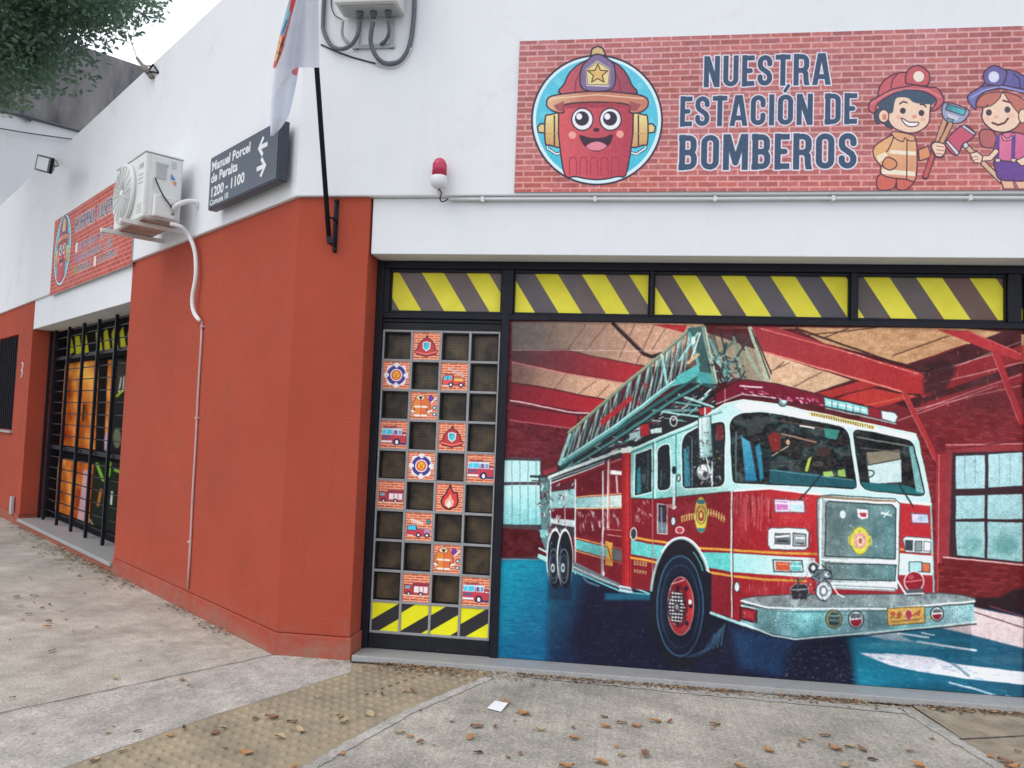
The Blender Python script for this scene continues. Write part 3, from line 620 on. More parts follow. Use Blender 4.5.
for i in range(4):
    for j in range(10):
        row = 9-j     # row 0 on top
        x0, x1 = GX0+i*CW+g+.0006, GX0+(i+1)*CW-g-.0006; z0, z1 = GZ0+j*CH+g+.0006, GZ0+(j+1)*CH-g-.0006
        if row == 9 or (i, row) in TILES:
            n = 72 if row < 9 else 56
            U, V = np.meshgrid(np.linspace(0, 1, n), np.linspace(0, 1, n)); k = Ink(U, V, n)
            W = np.zeros((n, n, 3)); W[..., 0] = x0+(x1-x0)*U; W[..., 1] = -(FRD-.002); W[..., 2] = z1+(z0-z1)*V
            if row == 9:
                t = V+.637*U; m = np.zeros_like(t); e = .02
                for lo, hi in ([(.62, 1.2)], [(-1, .33), (.95, 1.5)], [(.33, .91), (1.46, 3)], [(.57, 1.14)])[i]: m = np.maximum(m, np.clip((t-lo)/e, 0, 1)*np.clip((hi-t)/e, 0, 1))
                k.c = np.array([42, 42, 45.])*(m[..., None])+(np.array([222, 217, 28.])+((fbm(U, V, 4, i)-.5)*12)[..., None])*(1-m[..., None])
                o = sheet('stripe_tile', W, k, MT['tileprint'], door, kill=.82); o['label'] = 'tile with black and yellow hazard stripes'
            else:
                kd = TILES[(i, row)]; draw_tile(kd, k); o = sheet('picture_tile', W, k, MT['tileprint'], door, kill=.82)
                o['label'] = {'helmet': 'brick pattern tile with a cartoon red fire helmet', 'badge': 'brick pattern tile with a round purple badge', 'ladder': 'brick pattern tile with a small ladder truck', 'truck': 'brick pattern tile with a blue windowed ladder truck', 'coat': 'brick pattern tile with an orange firefighter coat', 'bus': 'brick pattern tile with a red and white fire engine', 'engine': 'brick pattern tile with a small dark red engine', 'flame': 'brick pattern tile with a red flame'}[kd]
        else: dark_block(i, j)
rim.build('block_rims', MT['black'], door)

# ---- side opening: window with printed film behind a steel grille
WD = -.40
b = MB(); S_ = lambda s0, s1, z0, z1, d0, d1: b.box('L', -s1, -s0, z0, z1, d0, d1)
S_(3.45, 7.48, 2.60, 2.685, WD-.05, WD+.03); S_(3.45, 7.48, 2.24, 2.33, WD-.05, WD+.03); S_(3.45, 7.48, 1.03, 1.11, WD-.05, WD+.03); S_(3.45, 7.48, .101, .20, WD-.05, WD+.03)
for s0, s1 in ((3.45, 3.55), (7.40, 7.48)): S_(s0, s1, .2, 2.6, WD-.048, WD+.028)

MT['matt'] = mat('matt_black_frame', (.012, .012, .014), .85, spec=.05); MT['dullprint'] = vcmat('dull_printed_vinyl', .9, .04)
win = b.build('shop_window', MT['matt'], bld, bevel=.004)
k, W = wall_ink('L', -7.47, -3.46, .13, 2.68, WD, 2.2)
k.c[:] = (26, 24, 28)
def flame(x, y): 
    n_ = fbm(x*2, y*.5, .09, 5); m_ = fbm(x, y, .03, 8)
    c = np.array([206, 118, 52.])+(n_[..., None]-.5)*np.array([170, 170, 90])+(m_[..., None]-.5)*np.array([110, 150, 80]); return np.clip(c, 20, 255)
k.poly([(62, 363), (99, 360), (95, 455), (57, 450)], flame); k.poly([(56, 458), (94, 464), (88, 538), (52, 520)], flame)
k.poly([(108, 360), (112, 360), (110, 450), (104, 450)], flame); k.poly([(114, 360), (131, 355), (130, 450), (110, 455)], (40, 34, 36))
k.poly([(84, 470), (92, 470), (84, 530), (76, 528)], (205, 175, 200), .8)
k.poly([(118, 360), (131, 362), (131, 398), (115, 400)], (62, 58, 50)); k.poly([(116, 395), (120, 388), (128, 384), (131, 392), (131, 402), (114, 404)], (40, 42, 40)); k.line([(117, 396), (124, 389), (130, 387)], 2.2, (160, 190, 40)); k.line([(119, 392), (121, 378)], 1.2, (230, 230, 220)); k.line([(123, 391), (124, 377)], 1.2, (230, 230, 220))
k.poly([(112, 402), (131, 408), (129, 450), (110, 450)], (38, 40, 40)); k.ell(117, 438, 4, 10, (110, 110, 90)); k.poly([(104, 440), (107, 430), (108, 448), (105, 452)], (200, 170, 200))
k.poly([(94, 462), (131, 462), (124, 560), (90, 545)], (38, 44, 36)); k.line([(97, 464), (103, 480)], 3, (130, 190, 60)); k.line([(109, 463), (108, 475)], 4.5, (130, 190, 60)); k.line([(115, 470), (125, 474)], 3, (120, 180, 60)); k.line([(112, 492), (111, 504)], 2, (220, 225, 225)); k.line([(101, 490), (98, 505)], 3, (190, 110, 50)); k.line([(90, 520), (98, 535)], 2, (150, 140, 130)); k.line([(106, 538), (118, 545)], 3, (170, 170, 50))
k.line([(84, 405), (83, 420)], 2.4, (60, 50, 45))
for x0 in (68, 76, 83, 97, 105, 113, 121, 129):
    k.poly([(x0-1.5, 333), (x0+2, 326), (x0+6, 352), (x0, 356)], (190, 188, 50))
k.blur(2)
sheet('printed_film', W, k, MT['dullprint'], win, kill=1.05)
b = MB(); gd = -.22
for s in (3.95, 4.57, 5.23, 5.85, 6.52, 7.20, 7.45): S_(s-.017, s+.017, .101, 2.68, gd-.017, gd+.017)
for i in range(17):
    z = .24+i*.145; S_(3.5, 7.45, z-.006, z+.006, gd-.033, gd-.0205)
for z in (1.085, 2.29): S_(3.5, 7.45, z-.02, z+.02, gd-.045, gd-.0335)
b.build('window_grille', MT['black'], bld)
# small barred window in the far red wall
b = MB()
for s0, s1, z0, z1 in ((8.352, 9.748, 1.272, 1.33), (8.352, 9.748, 2.62, 2.678), (8.352, 8.42, 1.33, 2.62), (9.68, 9.748, 1.33, 2.62), (9.0, 9.06, 1.33, 2.62), (8.42, 9.68, 2.25, 2.30)): S_(s0, s1, z0, z1, -.2, -.12)
w2 = b.build('barred_window', MT['pvc'], bld); b = MB(); S_(8.42, 9.68, 1.33, 2.62, -.18, -.15); b.build('pane', MT['glass'], w2)
b = MB()
for i in range(11): s = 8.37+i*.135; S_(s-.01, s+.01, 1.28, 2.67, -.045, -.02)
for i in range(6): z = 1.35+i*.25; S_(8.355, 9.745, z-.012, z+.012, -.065, -.046)
b.build('bars', MT['black'], w2)
b = MB(); S_(8.30, 9.80, 1.235, 1.268, -.1, .04); b.build('sill', MT['granite'], w2)

# ================================================================== NEIGHBOUR behind
nb = tag(empty('neighbour_building', tuple(LD*11.5)), 'taller dark stained concrete building rising behind the far end of the white wall', 'building')
def on_s(px, py, S0):
    v = M@_ray(px, py); t = (S0-CAM@LD)/(v@LD); return CAM+t*v
S0 = 11.5
def L3(d, z, s=S0): return LD*s+N2*d+UP*z
darkm = mat('soot_stained_concrete', (.135, .135, .15), .9, noise=(1.3, .45), bump=(20, .6, .01), dirt=((.34, .32, .31), .9, .46, .72), stretch=(1, 1, .3), spec=.2)
zt = 8.53
b = MB()
z_div = 6.9
pts = [L3(1.6, z_div), L3(-9, z_div), L3(-9, 8.45), L3(1.6, 8.60)]
b.extrude(pts, LD*8); b.build('dark_wall', darkm, nb)
b = MB(); b.extrude([L3(1.6, -.05, S0+.01), L3(-9, -.05, S0+.01), L3(-9, z_div-.004, S0+.01), L3(1.6, z_div-.004, S0+.01)], LD*7.9); b.build('white_wall', MT['white'], nb)
b = MB(); b.tube(smooth_path([L3(1.5, 6.93, S0-.03), L3(.6, 6.86, S0-.05), L3(-.3, 6.92, S0-.05), L3(-1.4, 6.9, S0-.05)]), .022, 6); b.tube([L3(-.4, 6.95, S0-.06), L3(-.55, 6.9, S0-.06)], .07, 6); b.tube(smooth_path([L3(.3, 6.55, S0-.05), L3(-.5, 6.62, S0-.05), L3(-1.5, 6.75, S0-.05)]), .012, 6); b.build('wall_cable', MT['cable'], nb)
# ================================================================== MURAL: printed photograph of a fire engine in its hall
MD = FRD+.012
def arc_(cx, cy, rx, ry, a0, a1, n=8): return [(cx+rx*math.cos(R(a0+(a1-a0)*i/n)), cy+ry*math.sin(R(a0+(a1-a0)*i/n))) for i in range(n+1)]
def add_board(name, F, a0, a1, z0, z1, d, t, mt, par, bev=0):
    b = MB(); b.box(F, a0, a1, z0, z1, d-t, d-.002); return b.build(name, mt, par, bevel=bev)
mur = tag(empty('mural', tuple(pos('F', 3.09, .03, MD))), 'large printed picture of a red fire engine in a brick hall, filling the garage opening', 'mural')
k, W = wall_ink('F', 1.4585, 4.7235, .030, 2.2935, MD, 2.05); k.warp(.13, .5, .45, .07)
T = lambda ox, oy, sc: (lambda *p: [(ox+x/sc, oy+y/sc) for x, y in p])
A2 = T(500, 310, 5.12); B3 = T(530, 440, 4.8); C3 = T(550, 320, 4.655); D4 = T(700, 320, 3.938); E5 = T(640, 460, 3.84); F6 = T(780, 480, 4.267); H7 = T(860, 300, 2.4); J7 = T(740, 580, 3.606); K8 = T(490, 540, 3.79)
k.c = bricks(k.X, k.Y+(k.X-700)*-.02, 9, 3.2, (104, 26, 36), (88, 30, 40), 2, .16, 14, .3)
# ceiling, left; its greying left end is reflection haze put into the ink
plank = lambda c0, c1: grad((513, 360), c0, (640, 350), c1)
k.poly(A2((60, 60), (1200, 60), (1200, 300), (760, 290), (620, 265), (480, 240), (350, 205), (60, 205)), plank((96, 88, 84), (196, 150, 124)), soft=1)
for x0, x1, y1 in ((440, 350, 200), (545, 440, 205), (690, 610, 245), (790, 700, 270), (280, 240, 170), (860, 780, 200)): k.line(A2((x0, 75), (x1, y1)), 1, (110, 70, 58), .7)
for i in range(40):
    x = random.uniform(520, 690); y = random.uniform(328, 362); k.line([(x, y), (x+random.uniform(4, 12), y-random.uniform(1, 3))], .6, (150, 105, 85), .3)
k.poly(A2((60, 205), (350, 205), (480, 240), (620, 265), (740, 290), (640, 372), (330, 320), (60, 262)), grad((520, 360), (78, 50, 56), (625, 370), (178, 40, 52)), soft=.7)
k.line(A2((60, 205), (350, 205), (480, 238), (620, 265), (740, 287)), 1.2, (66, 30, 34), .8)
k.poly(A2((60, 262), (330, 320), (640, 372), (600, 405), (545, 455), (420, 435), (250, 400), (60, 375)), grad((513, 375), (128, 96, 84), (590, 385), (206, 160, 132)))
k.line(A2((60, 266), (330, 324), (640, 376)), 1, (205, 120, 118)); k.line(A2((60, 258), (330, 314), (640, 366)), .8, (120, 40, 48))
for a_, b_ in (((180, 300), (130, 385)), ((335, 330), (280, 400)), ((490, 365), (400, 430)), ((560, 385), (500, 445))): k.line(A2(a_, b_), .9, (130, 90, 72), .8)
k.poly(A2((60, 375), (250, 400), (420, 435), (560, 460), (470, 525), (300, 498), (55, 460)), grad((513, 390), (120, 28, 42), (600, 405), (186, 38, 50)), soft=.5)
k.line(A2((60, 372), (250, 400), (420, 437), (560, 460)), 1.2, (70, 26, 34))
k.poly(A2((52, 462), (350, 512), (475, 522), (440, 540), (330, 528), (52, 478)), (120, 40, 50)); k.line(A2((52, 463), (180, 486), (350, 522), (470, 528)), 1.2, (214, 186, 188)); k.line(A2((52, 480), (330, 530), (450, 540)), 1.2, (60, 28, 36))
k.poly(A2((52, 492), (330, 532), (430, 542), (370, 602), (50, 560)), grad((513, 410), (112, 24, 38), (590, 425), (172, 30, 44)), soft=.6)
k.line(A2((50, 563), (370, 608)), 1.1, (196, 96, 112)); k.line(A2((400, 540), (402, 580)), 2, (60, 26, 34))
for i in range(60):
    x = random.uniform(509, 565); y = random.uniform(424, 456); k.line([(x, y), (x+random.uniform(1, 4), y+random.uniform(-.5, 1.5))], .6, (150, 70, 76), .45)
k.line(A2((580, 70), (735, 225), (775, 240), (830, 222)), 3.6, (52, 34, 36)); k.line(A2((600, 75), (740, 212)), 1, (150, 110, 100))
k.poly(A2((780, 75), (960, 78), (940, 115)), (190, 40, 48))
k.line([(512, 350), (700, 351)], .6, (214, 190, 184), .8)
# left window, wall, floor line
k.poly([(503, 457), (541, 458), (541, 530), (502, 528)], (70, 60, 66)); k.poly([(504, 460), (540, 461), (540, 482), (504, 482)], (166, 208, 208)); k.poly([(504, 485), (541, 485), (541, 525), (503, 524)], grad((505, 485), (170, 212, 212), (510, 525), (120, 190, 192)))
for x in (512, 520, 528, 536): k.line([(x, 460), (x, 524)], .8, (110, 150, 152))
k.poly([(502, 528), (545, 531), (545, 562), (501, 560)], mottled((84, 16, 26), 22, .2)); k.line([(501, 559), (540, 560)], 1, (190, 150, 160))
# right side of the hall
k.poly([(704, 320), (1024, 320), (1024, 470), (690, 470)], mottled((86, 24, 30), 16, .06))
k.poly(D4((60, 30), (1024, 30), (1300, 60), (1300, 170), (840, 180), (490, 92), (380, 35)), mottled((196, 148, 106), 16, .12, 5, 1, 2.5))
k.poly([(700, 330), (763, 352), (852, 380), (815, 393), (776, 384), (735, 378), (700, 345)], mottled((205, 166, 134), 14, .12, 6, 1, 2))
for a_, b_ in (((580, 34), (490, 70)), ((980, 62), (760, 140)), ((1024, 108), (830, 180)), ((420, 60), (700, 30))): k.line(D4(a_, b_), 1.1, (84, 52, 40))
for a_, b_ in (((350, 170), (280, 200)), ((480, 205), (370, 262)), ((600, 235), (460, 285)), ((330, 165), (300, 190))): k.line(D4(a_, b_), 1, (120, 84, 70))
k.poly(H7((110, 155), (255, 105), (387, 130), (387, 500), (0, 500), (0, 260), (100, 240)), (122, 32, 40))
br_ = lambda x, y: bricks(x, y+(x-960)*-.12, 7.5, 3.1, (132, 34, 42), (104, 30, 40), 4, .2, 16, .35)
k.poly([(905, 425), (1024, 398), (1024, 620), (905, 620)], br_)
k.poly(H7((110, 155), (200, 128), (387, 60), (387, 178), (120, 262), (60, 240)), mottled((74, 26, 30), 20, .1))
k.poly([(914, 378), (1024, 345), (1024, 362), (922, 398)], (160, 36, 44), .8); k.poly([(920, 404), (1024, 372), (1024, 382), (925, 412)], (150, 34, 44), .8)
for a_, b_, w_ in (((150, 178), (330, 128), 1), ((160, 206), (387, 150), 1.1), ((125, 270), (387, 178), .9), ((130, 262), (387, 205), .8), ((150, 190), (387, 100), .7), ((90, 290), (330, 205), .9)): k.line(H7(a_, b_), w_, (222, 168, 162), .75)
for i in range(14):
    x, y = H7((random.uniform(130, 380), random.uniform(120, 250)))[0]; k.line([(x, y), (x, y+3)], .8, (215, 150, 145), .6)
k.poly(H7((185, 70), (262, 74), (387, 128), (387, 144), (325, 128)), (184, 48, 54)); k.line(H7((262, 76), (387, 130)), .8, (220, 110, 108))
k.poly(D4((640, 238), (720, 255), (520, 305), (455, 290)), (180, 48, 48)); k.poly(D4((650, 262), (780, 290), (860, 300), (700, 345), (540, 310)), (192, 52, 48)); k.line(D4((600, 240), (440, 292)), 1.2, (70, 30, 34)); k.line(D4((700, 262), (530, 303)), 1.2, (84, 30, 34)); k.line(D4((840, 296), (650, 338)), 1.2, (225, 110, 80), .7)
k.poly(D4((205, 28), (300, 28), (600, 130), (880, 208), (885, 290), (800, 288), (235, 122)), grad((770, 335), (164, 50, 58), (900, 390), (180, 44, 46)))
k.line(D4((225, 118), (800, 284)), 1.8, (226, 124, 110)); k.line(D4((240, 34), (600, 132), (860, 214)), 1, (226, 120, 108)); k.line(D4((380, 34), (600, 110), (880, 206)), 2, (50, 26, 30), .9)
for i in range(20):
    t = random.random(); x, y = D4((560+300*t, 122+90*t))[0]; k.line([(x, y), (x+1.2, y+.4)], .7, (240, 190, 180), .8)
k.poly(D4((880, 180), (960, 150), (1010, 190), (960, 290), (880, 290)), (52, 24, 30), .8, soft=4)
k.line(D4((770, 200), (800, 285)), 2.2, (170, 44, 48)); k.line(D4((805, 285), (935, 555)), 4.6, (176, 50, 52)); k.line(D4((795, 290), (922, 550)), .9, (222, 120, 115), .8)
k.line(H7((325, 125), (387, 292)), 6.5, (172, 42, 50)); k.line(H7((318, 130), (380, 292)), .9, (216, 110, 112), .8)
k.poly([(936, 455), (952, 452), (951, 592), (936, 600)], (158, 42, 52)); k.line([(939, 455), (938, 590)], 1, (212, 120, 120)); k.line([(948, 455), (947, 590)], .8, (90, 26, 36))
k.poly(H7((205, 345), (390, 342), (390, 362), (222, 368), (222, 620), (205, 614)), (150, 48, 56)); k.line(H7((205, 348), (390, 345)), .9, (230, 150, 150)); k.line(H7((195, 360), (390, 338)), 1, (96, 28, 36))
k.poly(H7((222, 366), (392, 362), (392, 632), (214, 620)), (58, 34, 42))
pane = grad((965, 455), (160, 196, 202), (975, 560), (138, 184, 184))
for q in (((230, 374), (300, 372), (300, 452), (230, 454)), ((308, 370), (390, 366), (390, 446), (308, 450)), ((230, 470), (299, 468), (299, 524), (230, 526)), ((306, 468), (390, 466), (390, 526), (306, 526)), ((230, 532), (299, 532), (300, 620), (232, 612)), ((306, 532), (390, 534), (390, 628), (306, 621))): k.poly(H7(*q), pane)
for x in (252, 276, 334, 360): k.line(H7((x, 372), (x, 440)), .8, (120, 150, 150), .8)
k.ell(972, 545, 9, 9, (92, 160, 146), .5, soft=6); k.ell(1005, 545, 12, 9, (80, 150, 138), .55, soft=6); k.ell(1003, 536, 8, 5, (120, 176, 160), .5, soft=5)
k.line(H7((200, 617), (392, 636)), 1.3, (222, 180, 176)); k.poly(H7((196, 620), (392, 640), (392, 740), (250, 735), (196, 700)), (112, 28, 32))
k.poly([(938, 563), (1024, 568), (1024, 606), (960, 602), (938, 592)], lambda x, y: bricks(x, y-(x-960)*.06, 8, 3, (124, 30, 34), (92, 26, 32), 9, .2, 16, .35))
k.poly([(965, 598), (1000, 597), (1012, 590), (1024, 588), (1024, 618), (980, 608), (955, 604)], (40, 22, 28), soft=3)
# floor
k.poly([(496, 560), (560, 560), (700, 592), (960, 605), (1024, 613), (1024, 712), (496, 712)], grad((505, 600), (18, 118, 144), (575, 640), (20, 34, 66)))
k.poly([(496, 560), (552, 560), (548, 600), (545, 700), (496, 700)], grad((505, 580), (8, 150, 180), (552, 620), (8, 92, 136)), .95, soft=8)
k.poly([(585, 575), (720, 615), (830, 640), (850, 712), (590, 712), (572, 640)], (22, 20, 44), .9, soft=14)
k.poly([(730, 628), (810, 640), (800, 680), (740, 668)], (24, 60, 100), .8, soft=10)
k.poly([(845, 638), (940, 625), (1024, 646), (1024, 712), (855, 700), (850, 660)], grad((860, 680), (16, 128, 156), (1000, 640), (34, 92, 120)), soft=5)
k.poly([(970, 606), (1024, 618), (1024, 648), (938, 627)], (206, 186, 186), soft=1.5); k.line([(975, 612), (1024, 628)], 1, (110, 70, 80)); k.line([(990, 606), (1024, 617)], 1.2, (130, 60, 70))
k.poly(J7((215, 215), (390, 200), (402, 262), (418, 395), (150, 370), (168, 260)), (20, 20, 42), .95, soft=11)
k.poly(J7((428, 262), (560, 266), (700, 280), (760, 300), (1030, 332), (1030, 378), (830, 358), (640, 330), (540, 308)), (214, 212, 220), soft=.8); k.ell(930, 690, 50, 6, (6, 60, 84), .5, soft=10); k.ell(905, 645, 40, 4, (90, 170, 186), .5, soft=6); k.ell(1000, 660, 24, 4, (70, 120, 140), .5, soft=5)
k.line(J7((765, 300), (825, 345)), 3, (108, 140, 156), .7)
k.poly(J7((415, 190), (480, 185), (560, 188), (630, 225), (520, 215)), (176, 190, 196), .9, soft=2); k.line(J7((570, 193), (680, 207)), 2, (200, 205, 210)); k.line(J7((640, 222), (720, 235), (850, 254)), 2.2, (196, 208, 214)); k.line(J7((655, 190), (700, 198)), 1.6, (190, 205, 212))
k.line(J7((755, 370), (830, 388), (900, 410), (965, 432)), 2.1, (160, 186, 198)); k.line(J7((960, 418), (1005, 428)), 2, (190, 200, 206))
def streaks(poly_box, n, cols, lmin, lmax, al=.4, w_=.8, tilt=.04):
    x0, y0, x1, y1 = poly_box
    for i in range(n):
        x = random.uniform(x0, x1); y = random.uniform(y0, y1); l = random.uniform(lmin, lmax); k.line([(x, y), (x+l, y+l*tilt+random.uniform(-.5, .5))], w_*random.uniform(.6, 1.3), random.choice(cols), al)
streaks((498, 565, 540, 672), 170, [(60, 170, 190), (8, 80, 120), (40, 150, 175), (6, 60, 100)], 3, 14, .35)
streaks((545, 600, 780, 700), 150, [(60, 90, 140), (10, 12, 30), (90, 70, 90), (34, 60, 110)], 2, 10, .22)
streaks((845, 640, 1015, 705), 200, [(60, 190, 205), (10, 70, 110), (90, 200, 210), (16, 90, 130)], 3, 12, .3, .8, .18)
for i in range(150):
    x = random.uniform(785, 850); y = random.uniform(645, 690); k.line([(x, y), (x+random.uniform(.5, 2), y)], .6, (150, 165, 195), .5)
for i in range(90):
    x = random.uniform(600, 780); y = random.uniform(620, 700); k.line([(x, y), (x+random.uniform(.3, 1), y)], .6, (190, 150, 160), .55)
# ---------------- the engine: ladder
k.poly(C3((40, 675), (95, 540), (300, 370), (660, 90), (760, 60), (800, 300), (700, 360), (560, 460), (380, 600), (60, 700)), (50, 30, 36), .6, soft=5)
def soften(P_, f=.18, n=3):      # round the corners of an outline
    o = []
    for i in range(len(P_)):
        a, b_, c = (np.array(P_[(i+j-1) % len(P_)], float) for j in range(3)); l1 = min(4, np.linalg.norm(a-b_)*.4); l2 = min(4, np.linalg.norm(c-b_)*.4)
        p = b_+(a-b_)/np.linalg.norm(a-b_)*l1; q = b_+(c-b_)/np.linalg.norm(c-b_)*l2
        for t in np.linspace(0, 1, n+1): o.append(tuple((1-t)**2*p+2*t*(1-t)*b_+t*t*q))
    return o
DK = (34, 36, 42); TE = (98, 168, 156); TL = (142, 196, 184); TD = (44, 96, 96)
k.poly([(545, 478), (562, 462), (625, 425), (690, 378), (716, 392), (716, 412), (700, 422), (634, 450)], DK, .95)
for i in range(150):
    t = random.random(); x = 560+150*t+random.uniform(-8, 8); y = 472-85*t+random.uniform(-3, 14)
    if y > 470-(x-560)*.4+6: continue
    l = random.uniform(2, 9); k.line([(x, y), (x+l, y-l*random.choice((.5, .6, -.1, .9)))], random.uniform(.6, 1.6), random.choice([TL, TE, (150, 40, 48), (210, 214, 210), TD, (90, 90, 96), (20, 20, 26)]), .9)
k.line(C3((480, 420), (760, 420)), 2.5, (120, 170, 170), .8); k.line(C3((600, 350), (760, 405)), 2.4, (150, 196, 190)); k.line(C3((520, 425), (690, 450)), 2, TL); k.line(C3((560, 380), (700, 400)), 1.8, TE)
k.poly(C3((370, 530), (420, 515), (420, 545), (370, 560)), (150, 180, 178)); k.poly(C3((420, 490), (460, 480), (462, 535), (425, 545)), (176, 34, 44)); k.poly(C3((690, 415), (745, 402), (755, 430), (700, 445)), (180, 36, 48)); k.ell(*C3((575, 470))[0], 3.4, 5, None, line=1.2, lc=(190, 205, 204)); k.poly(C3((465, 510), (520, 500), (520, 525), (468, 530)), (176, 196, 190))
# truss between the rails
ra = lambda t: (569+123*t, 433-105.5*t); rb = lambda t: (560+124*t, 466-91*t)
import bisect
m_ = 12
for i in range(m_):
    t0, t1 = i/m_, (i+1)/m_; e_ = random.uniform(.25, .45)/m_
    k.line([rb(t0), ra(t0+.5*e_)], 1.0, TD); k.line([rb(t0+e_), ra((t0+t1)/2+e_)], 1.5, TL, .9); k.line([ra((t0+t1)/2+e_*1.2), rb(t1)], 1.3, TE, .9); k.line([rb(t0+2*e_), ra(t0+2.4*e_)], .8, (190, 205, 196), .8)
    k.line([ra(t0+e_*1.5), rb(t1-e_*.4)], .8, (60, 50, 56)); k.line([ra(t0+.1/m_), rb(t0+.7/m_)], .9, random.choice([TL, (60, 80, 82), (176, 196, 186)]), .8)
k.bits([(572, 434), (690, 330), (690, 370), (565, 462)], 60, [TL, TD, (40, 40, 46), (200, 210, 200), (150, 60, 60)], 1, 4, .5, 1.1, .6)
k.poly(C3((232, 470), (380, 345), (388, 372), (240, 498)), (176, 36, 44), .9); k.bits(C3((236, 474), (380, 350), (386, 368), (242, 494)), 60, [(226, 140, 130), (120, 20, 30)], .3, 1.2, .5, .9, .8); k.bits(C3((420, 300), (470, 270), (470, 310), (430, 330)), 14, [(180, 36, 44)], 1, 3, 1, 2, .9); k.bits(C3((405, 380), (445, 350), (440, 385), (410, 400)), 12, [(175, 36, 44)], 1, 3, 1, 2, .9)
k.line(C3((50, 680), (300, 520), (560, 345), (700, 250)), 3.2, TD); k.line(C3((45, 668), (300, 500), (545, 312), (700, 212)), 4.4, TE); k.line(C3((45, 662), (300, 494), (545, 306), (690, 206)), 1.2, (176, 214, 204))
k.line(C3((60, 705), (300, 560), (560, 380), (720, 290)), 2.6, (70, 130, 126)); k.line(C3((60, 712), (300, 570), (560, 392), (720, 300)), 1.1, (26, 30, 36))
k.line(C3((88, 525), (360, 290), (520, 160), (662, 34)), 3.4, (112, 128, 104)); k.line(C3((86, 521), (360, 286), (520, 156), (655, 34)), 1, (168, 178, 150)); k.line(C3((92, 535), (45, 672)), 3.2, TL); k.line(C3((112, 520), (72, 664)), 1.6, TE)
k.line(C3((520, 165), (545, 310)), 2.6, TL)
# far end of the ladder and turntable
k.poly(C3((640, 38), (700, 30), (722, 40), (735, 210), (770, 330), (700, 300), (640, 290), (600, 300), (680, 210)), (52, 92, 90), .9)
k.poly(C3((590, 262), (690, 205), (700, 250), (640, 290), (570, 310)), (84, 180, 168)); k.poly(C3((690, 240), (760, 250), (770, 300), (680, 290)), (70, 160, 150)); k.line(C3((650, 60), (690, 210)), 3, TE); k.line(C3((600, 190), (690, 60)), 2, TL); k.line(C3((700, 60), (650, 200)), 1.6, (196, 206, 190)); k.ell(*C3((668, 95))[0], 2, 4, (220, 226, 222)); k.line(C3((640, 200), (690, 160)), 3, (200, 170, 130))
k.poly(C3((735, 60), (930, 60), (1000, 290), (780, 290)), (70, 96, 92), .35, soft=3)
for a_, b_, w_, c_ in (((714, 34), (770, 290), 4.6, (126, 150, 128)), ((722, 34), (776, 290), 1, (190, 204, 180)), ((745, 90), (820, 275), 2.4, TE), ((740, 150), (840, 270), 2.2, (160, 176, 150)), ((860, 95), (760, 190), 2.6, (96, 110, 96)), ((855, 80), (905, 230), 2.4, (120, 140, 120)), ((905, 130), (985, 275), 3.4, (150, 166, 140)), ((932, 40), (1015, 275), 4.6, (164, 178, 152)), ((940, 45), (1022, 270), 1, (40, 40, 44)), ((925, 90), (870, 170), 2, (60, 66, 66)), ((790, 40), (835, 240), 1.4, (40, 34, 40)), ((855, 55), (905, 140), 1.6, (52, 44, 48)), ((960, 80), (1030, 250), 1.2, (40, 36, 40)), ((760, 60), (790, 170), 1, (60, 50, 54)), ((820, 110), (800, 240), 2.6, (40, 76, 84)), ((860, 180), (890, 270), 2.6, (50, 100, 104)), ((830, 190), (820, 280), 3, (60, 120, 120))): k.line(C3(a_, b_), w_, c_)
for i in range(60):
    x, y = C3((random.uniform(740, 900), random.uniform(150, 290)))[0]; l = random.uniform(1, 5); k.line([(x, y), (x+l, y+random.uniform(-4, 4))], random.uniform(.6, 1.3), random.choice([TE, TL, DK, (40, 76, 84), (20, 40, 46), (176, 180, 160)]), .9)
# body behind the cab
RD = (128, 24, 36); RDD = (98, 18, 30)
k.poly([(549, 482), (630, 452), (632, 590), (602, 580), (573, 566), (560, 570), (549, 545)], grad((550, 500), (112, 22, 34), (630, 520), (132, 26, 38)))
k.poly(B3((80, 190), (480, 45), (480, 70), (360, 105), (220, 165), (90, 215)), (52, 44, 50)); k.line(B3((72, 188), (220, 128), (400, 62), (485, 40)), 3.2, (190, 206, 198)); k.line(B3((80, 200), (360, 100)), 1.4, (120, 150, 150)); k.line(B3((90, 212), (355, 112)), 1, (214, 214, 210))
k.poly(B3((96, 225), (215, 190), (215, 240), (96, 250)), (88, 30, 40)); k.poly(B3((100, 250), (215, 232), (215, 325), (100, 330)), (130, 178, 178)); k.poly(B3((100, 335), (215, 330), (215, 395), (100, 378)), (102, 20, 34))
k.poly(B3((100, 375), (215, 385), (215, 420), (100, 402)), (176, 190, 190)); k.poly(B3((100, 400), (215, 418), (215, 470), (190, 460), (170, 440), (110, 445)), (60, 52, 60))
for i in range(40):
    x, y = B3((random.uniform(100, 212), random.uniform(215, 440)))[0]; k.line([(x, y), (x+random.uniform(0, 2), y+random.uniform(-3, 3))], random.uniform(.6, 1.4), random.choice([(220, 226, 222), (60, 60, 66), (160, 200, 200), (120, 34, 46)]), .8)
k.poly(B3((228, 178), (350, 128), (350, 255), (228, 272)), (104, 18, 32)); k.poly(B3((218, 278), (440, 262), (440, 322), (218, 326)), grad((576, 500), (120, 178, 172), (622, 500), (190, 200, 190))); k.line(B3((218, 274), (440, 256)), 1, (232, 186, 120)); k.line(B3((218, 328), (440, 326)), 1.1, (226, 190, 130))
k.poly(B3((222, 335), (345, 330), (345, 470), (222, 462)), (106, 20, 34)); 
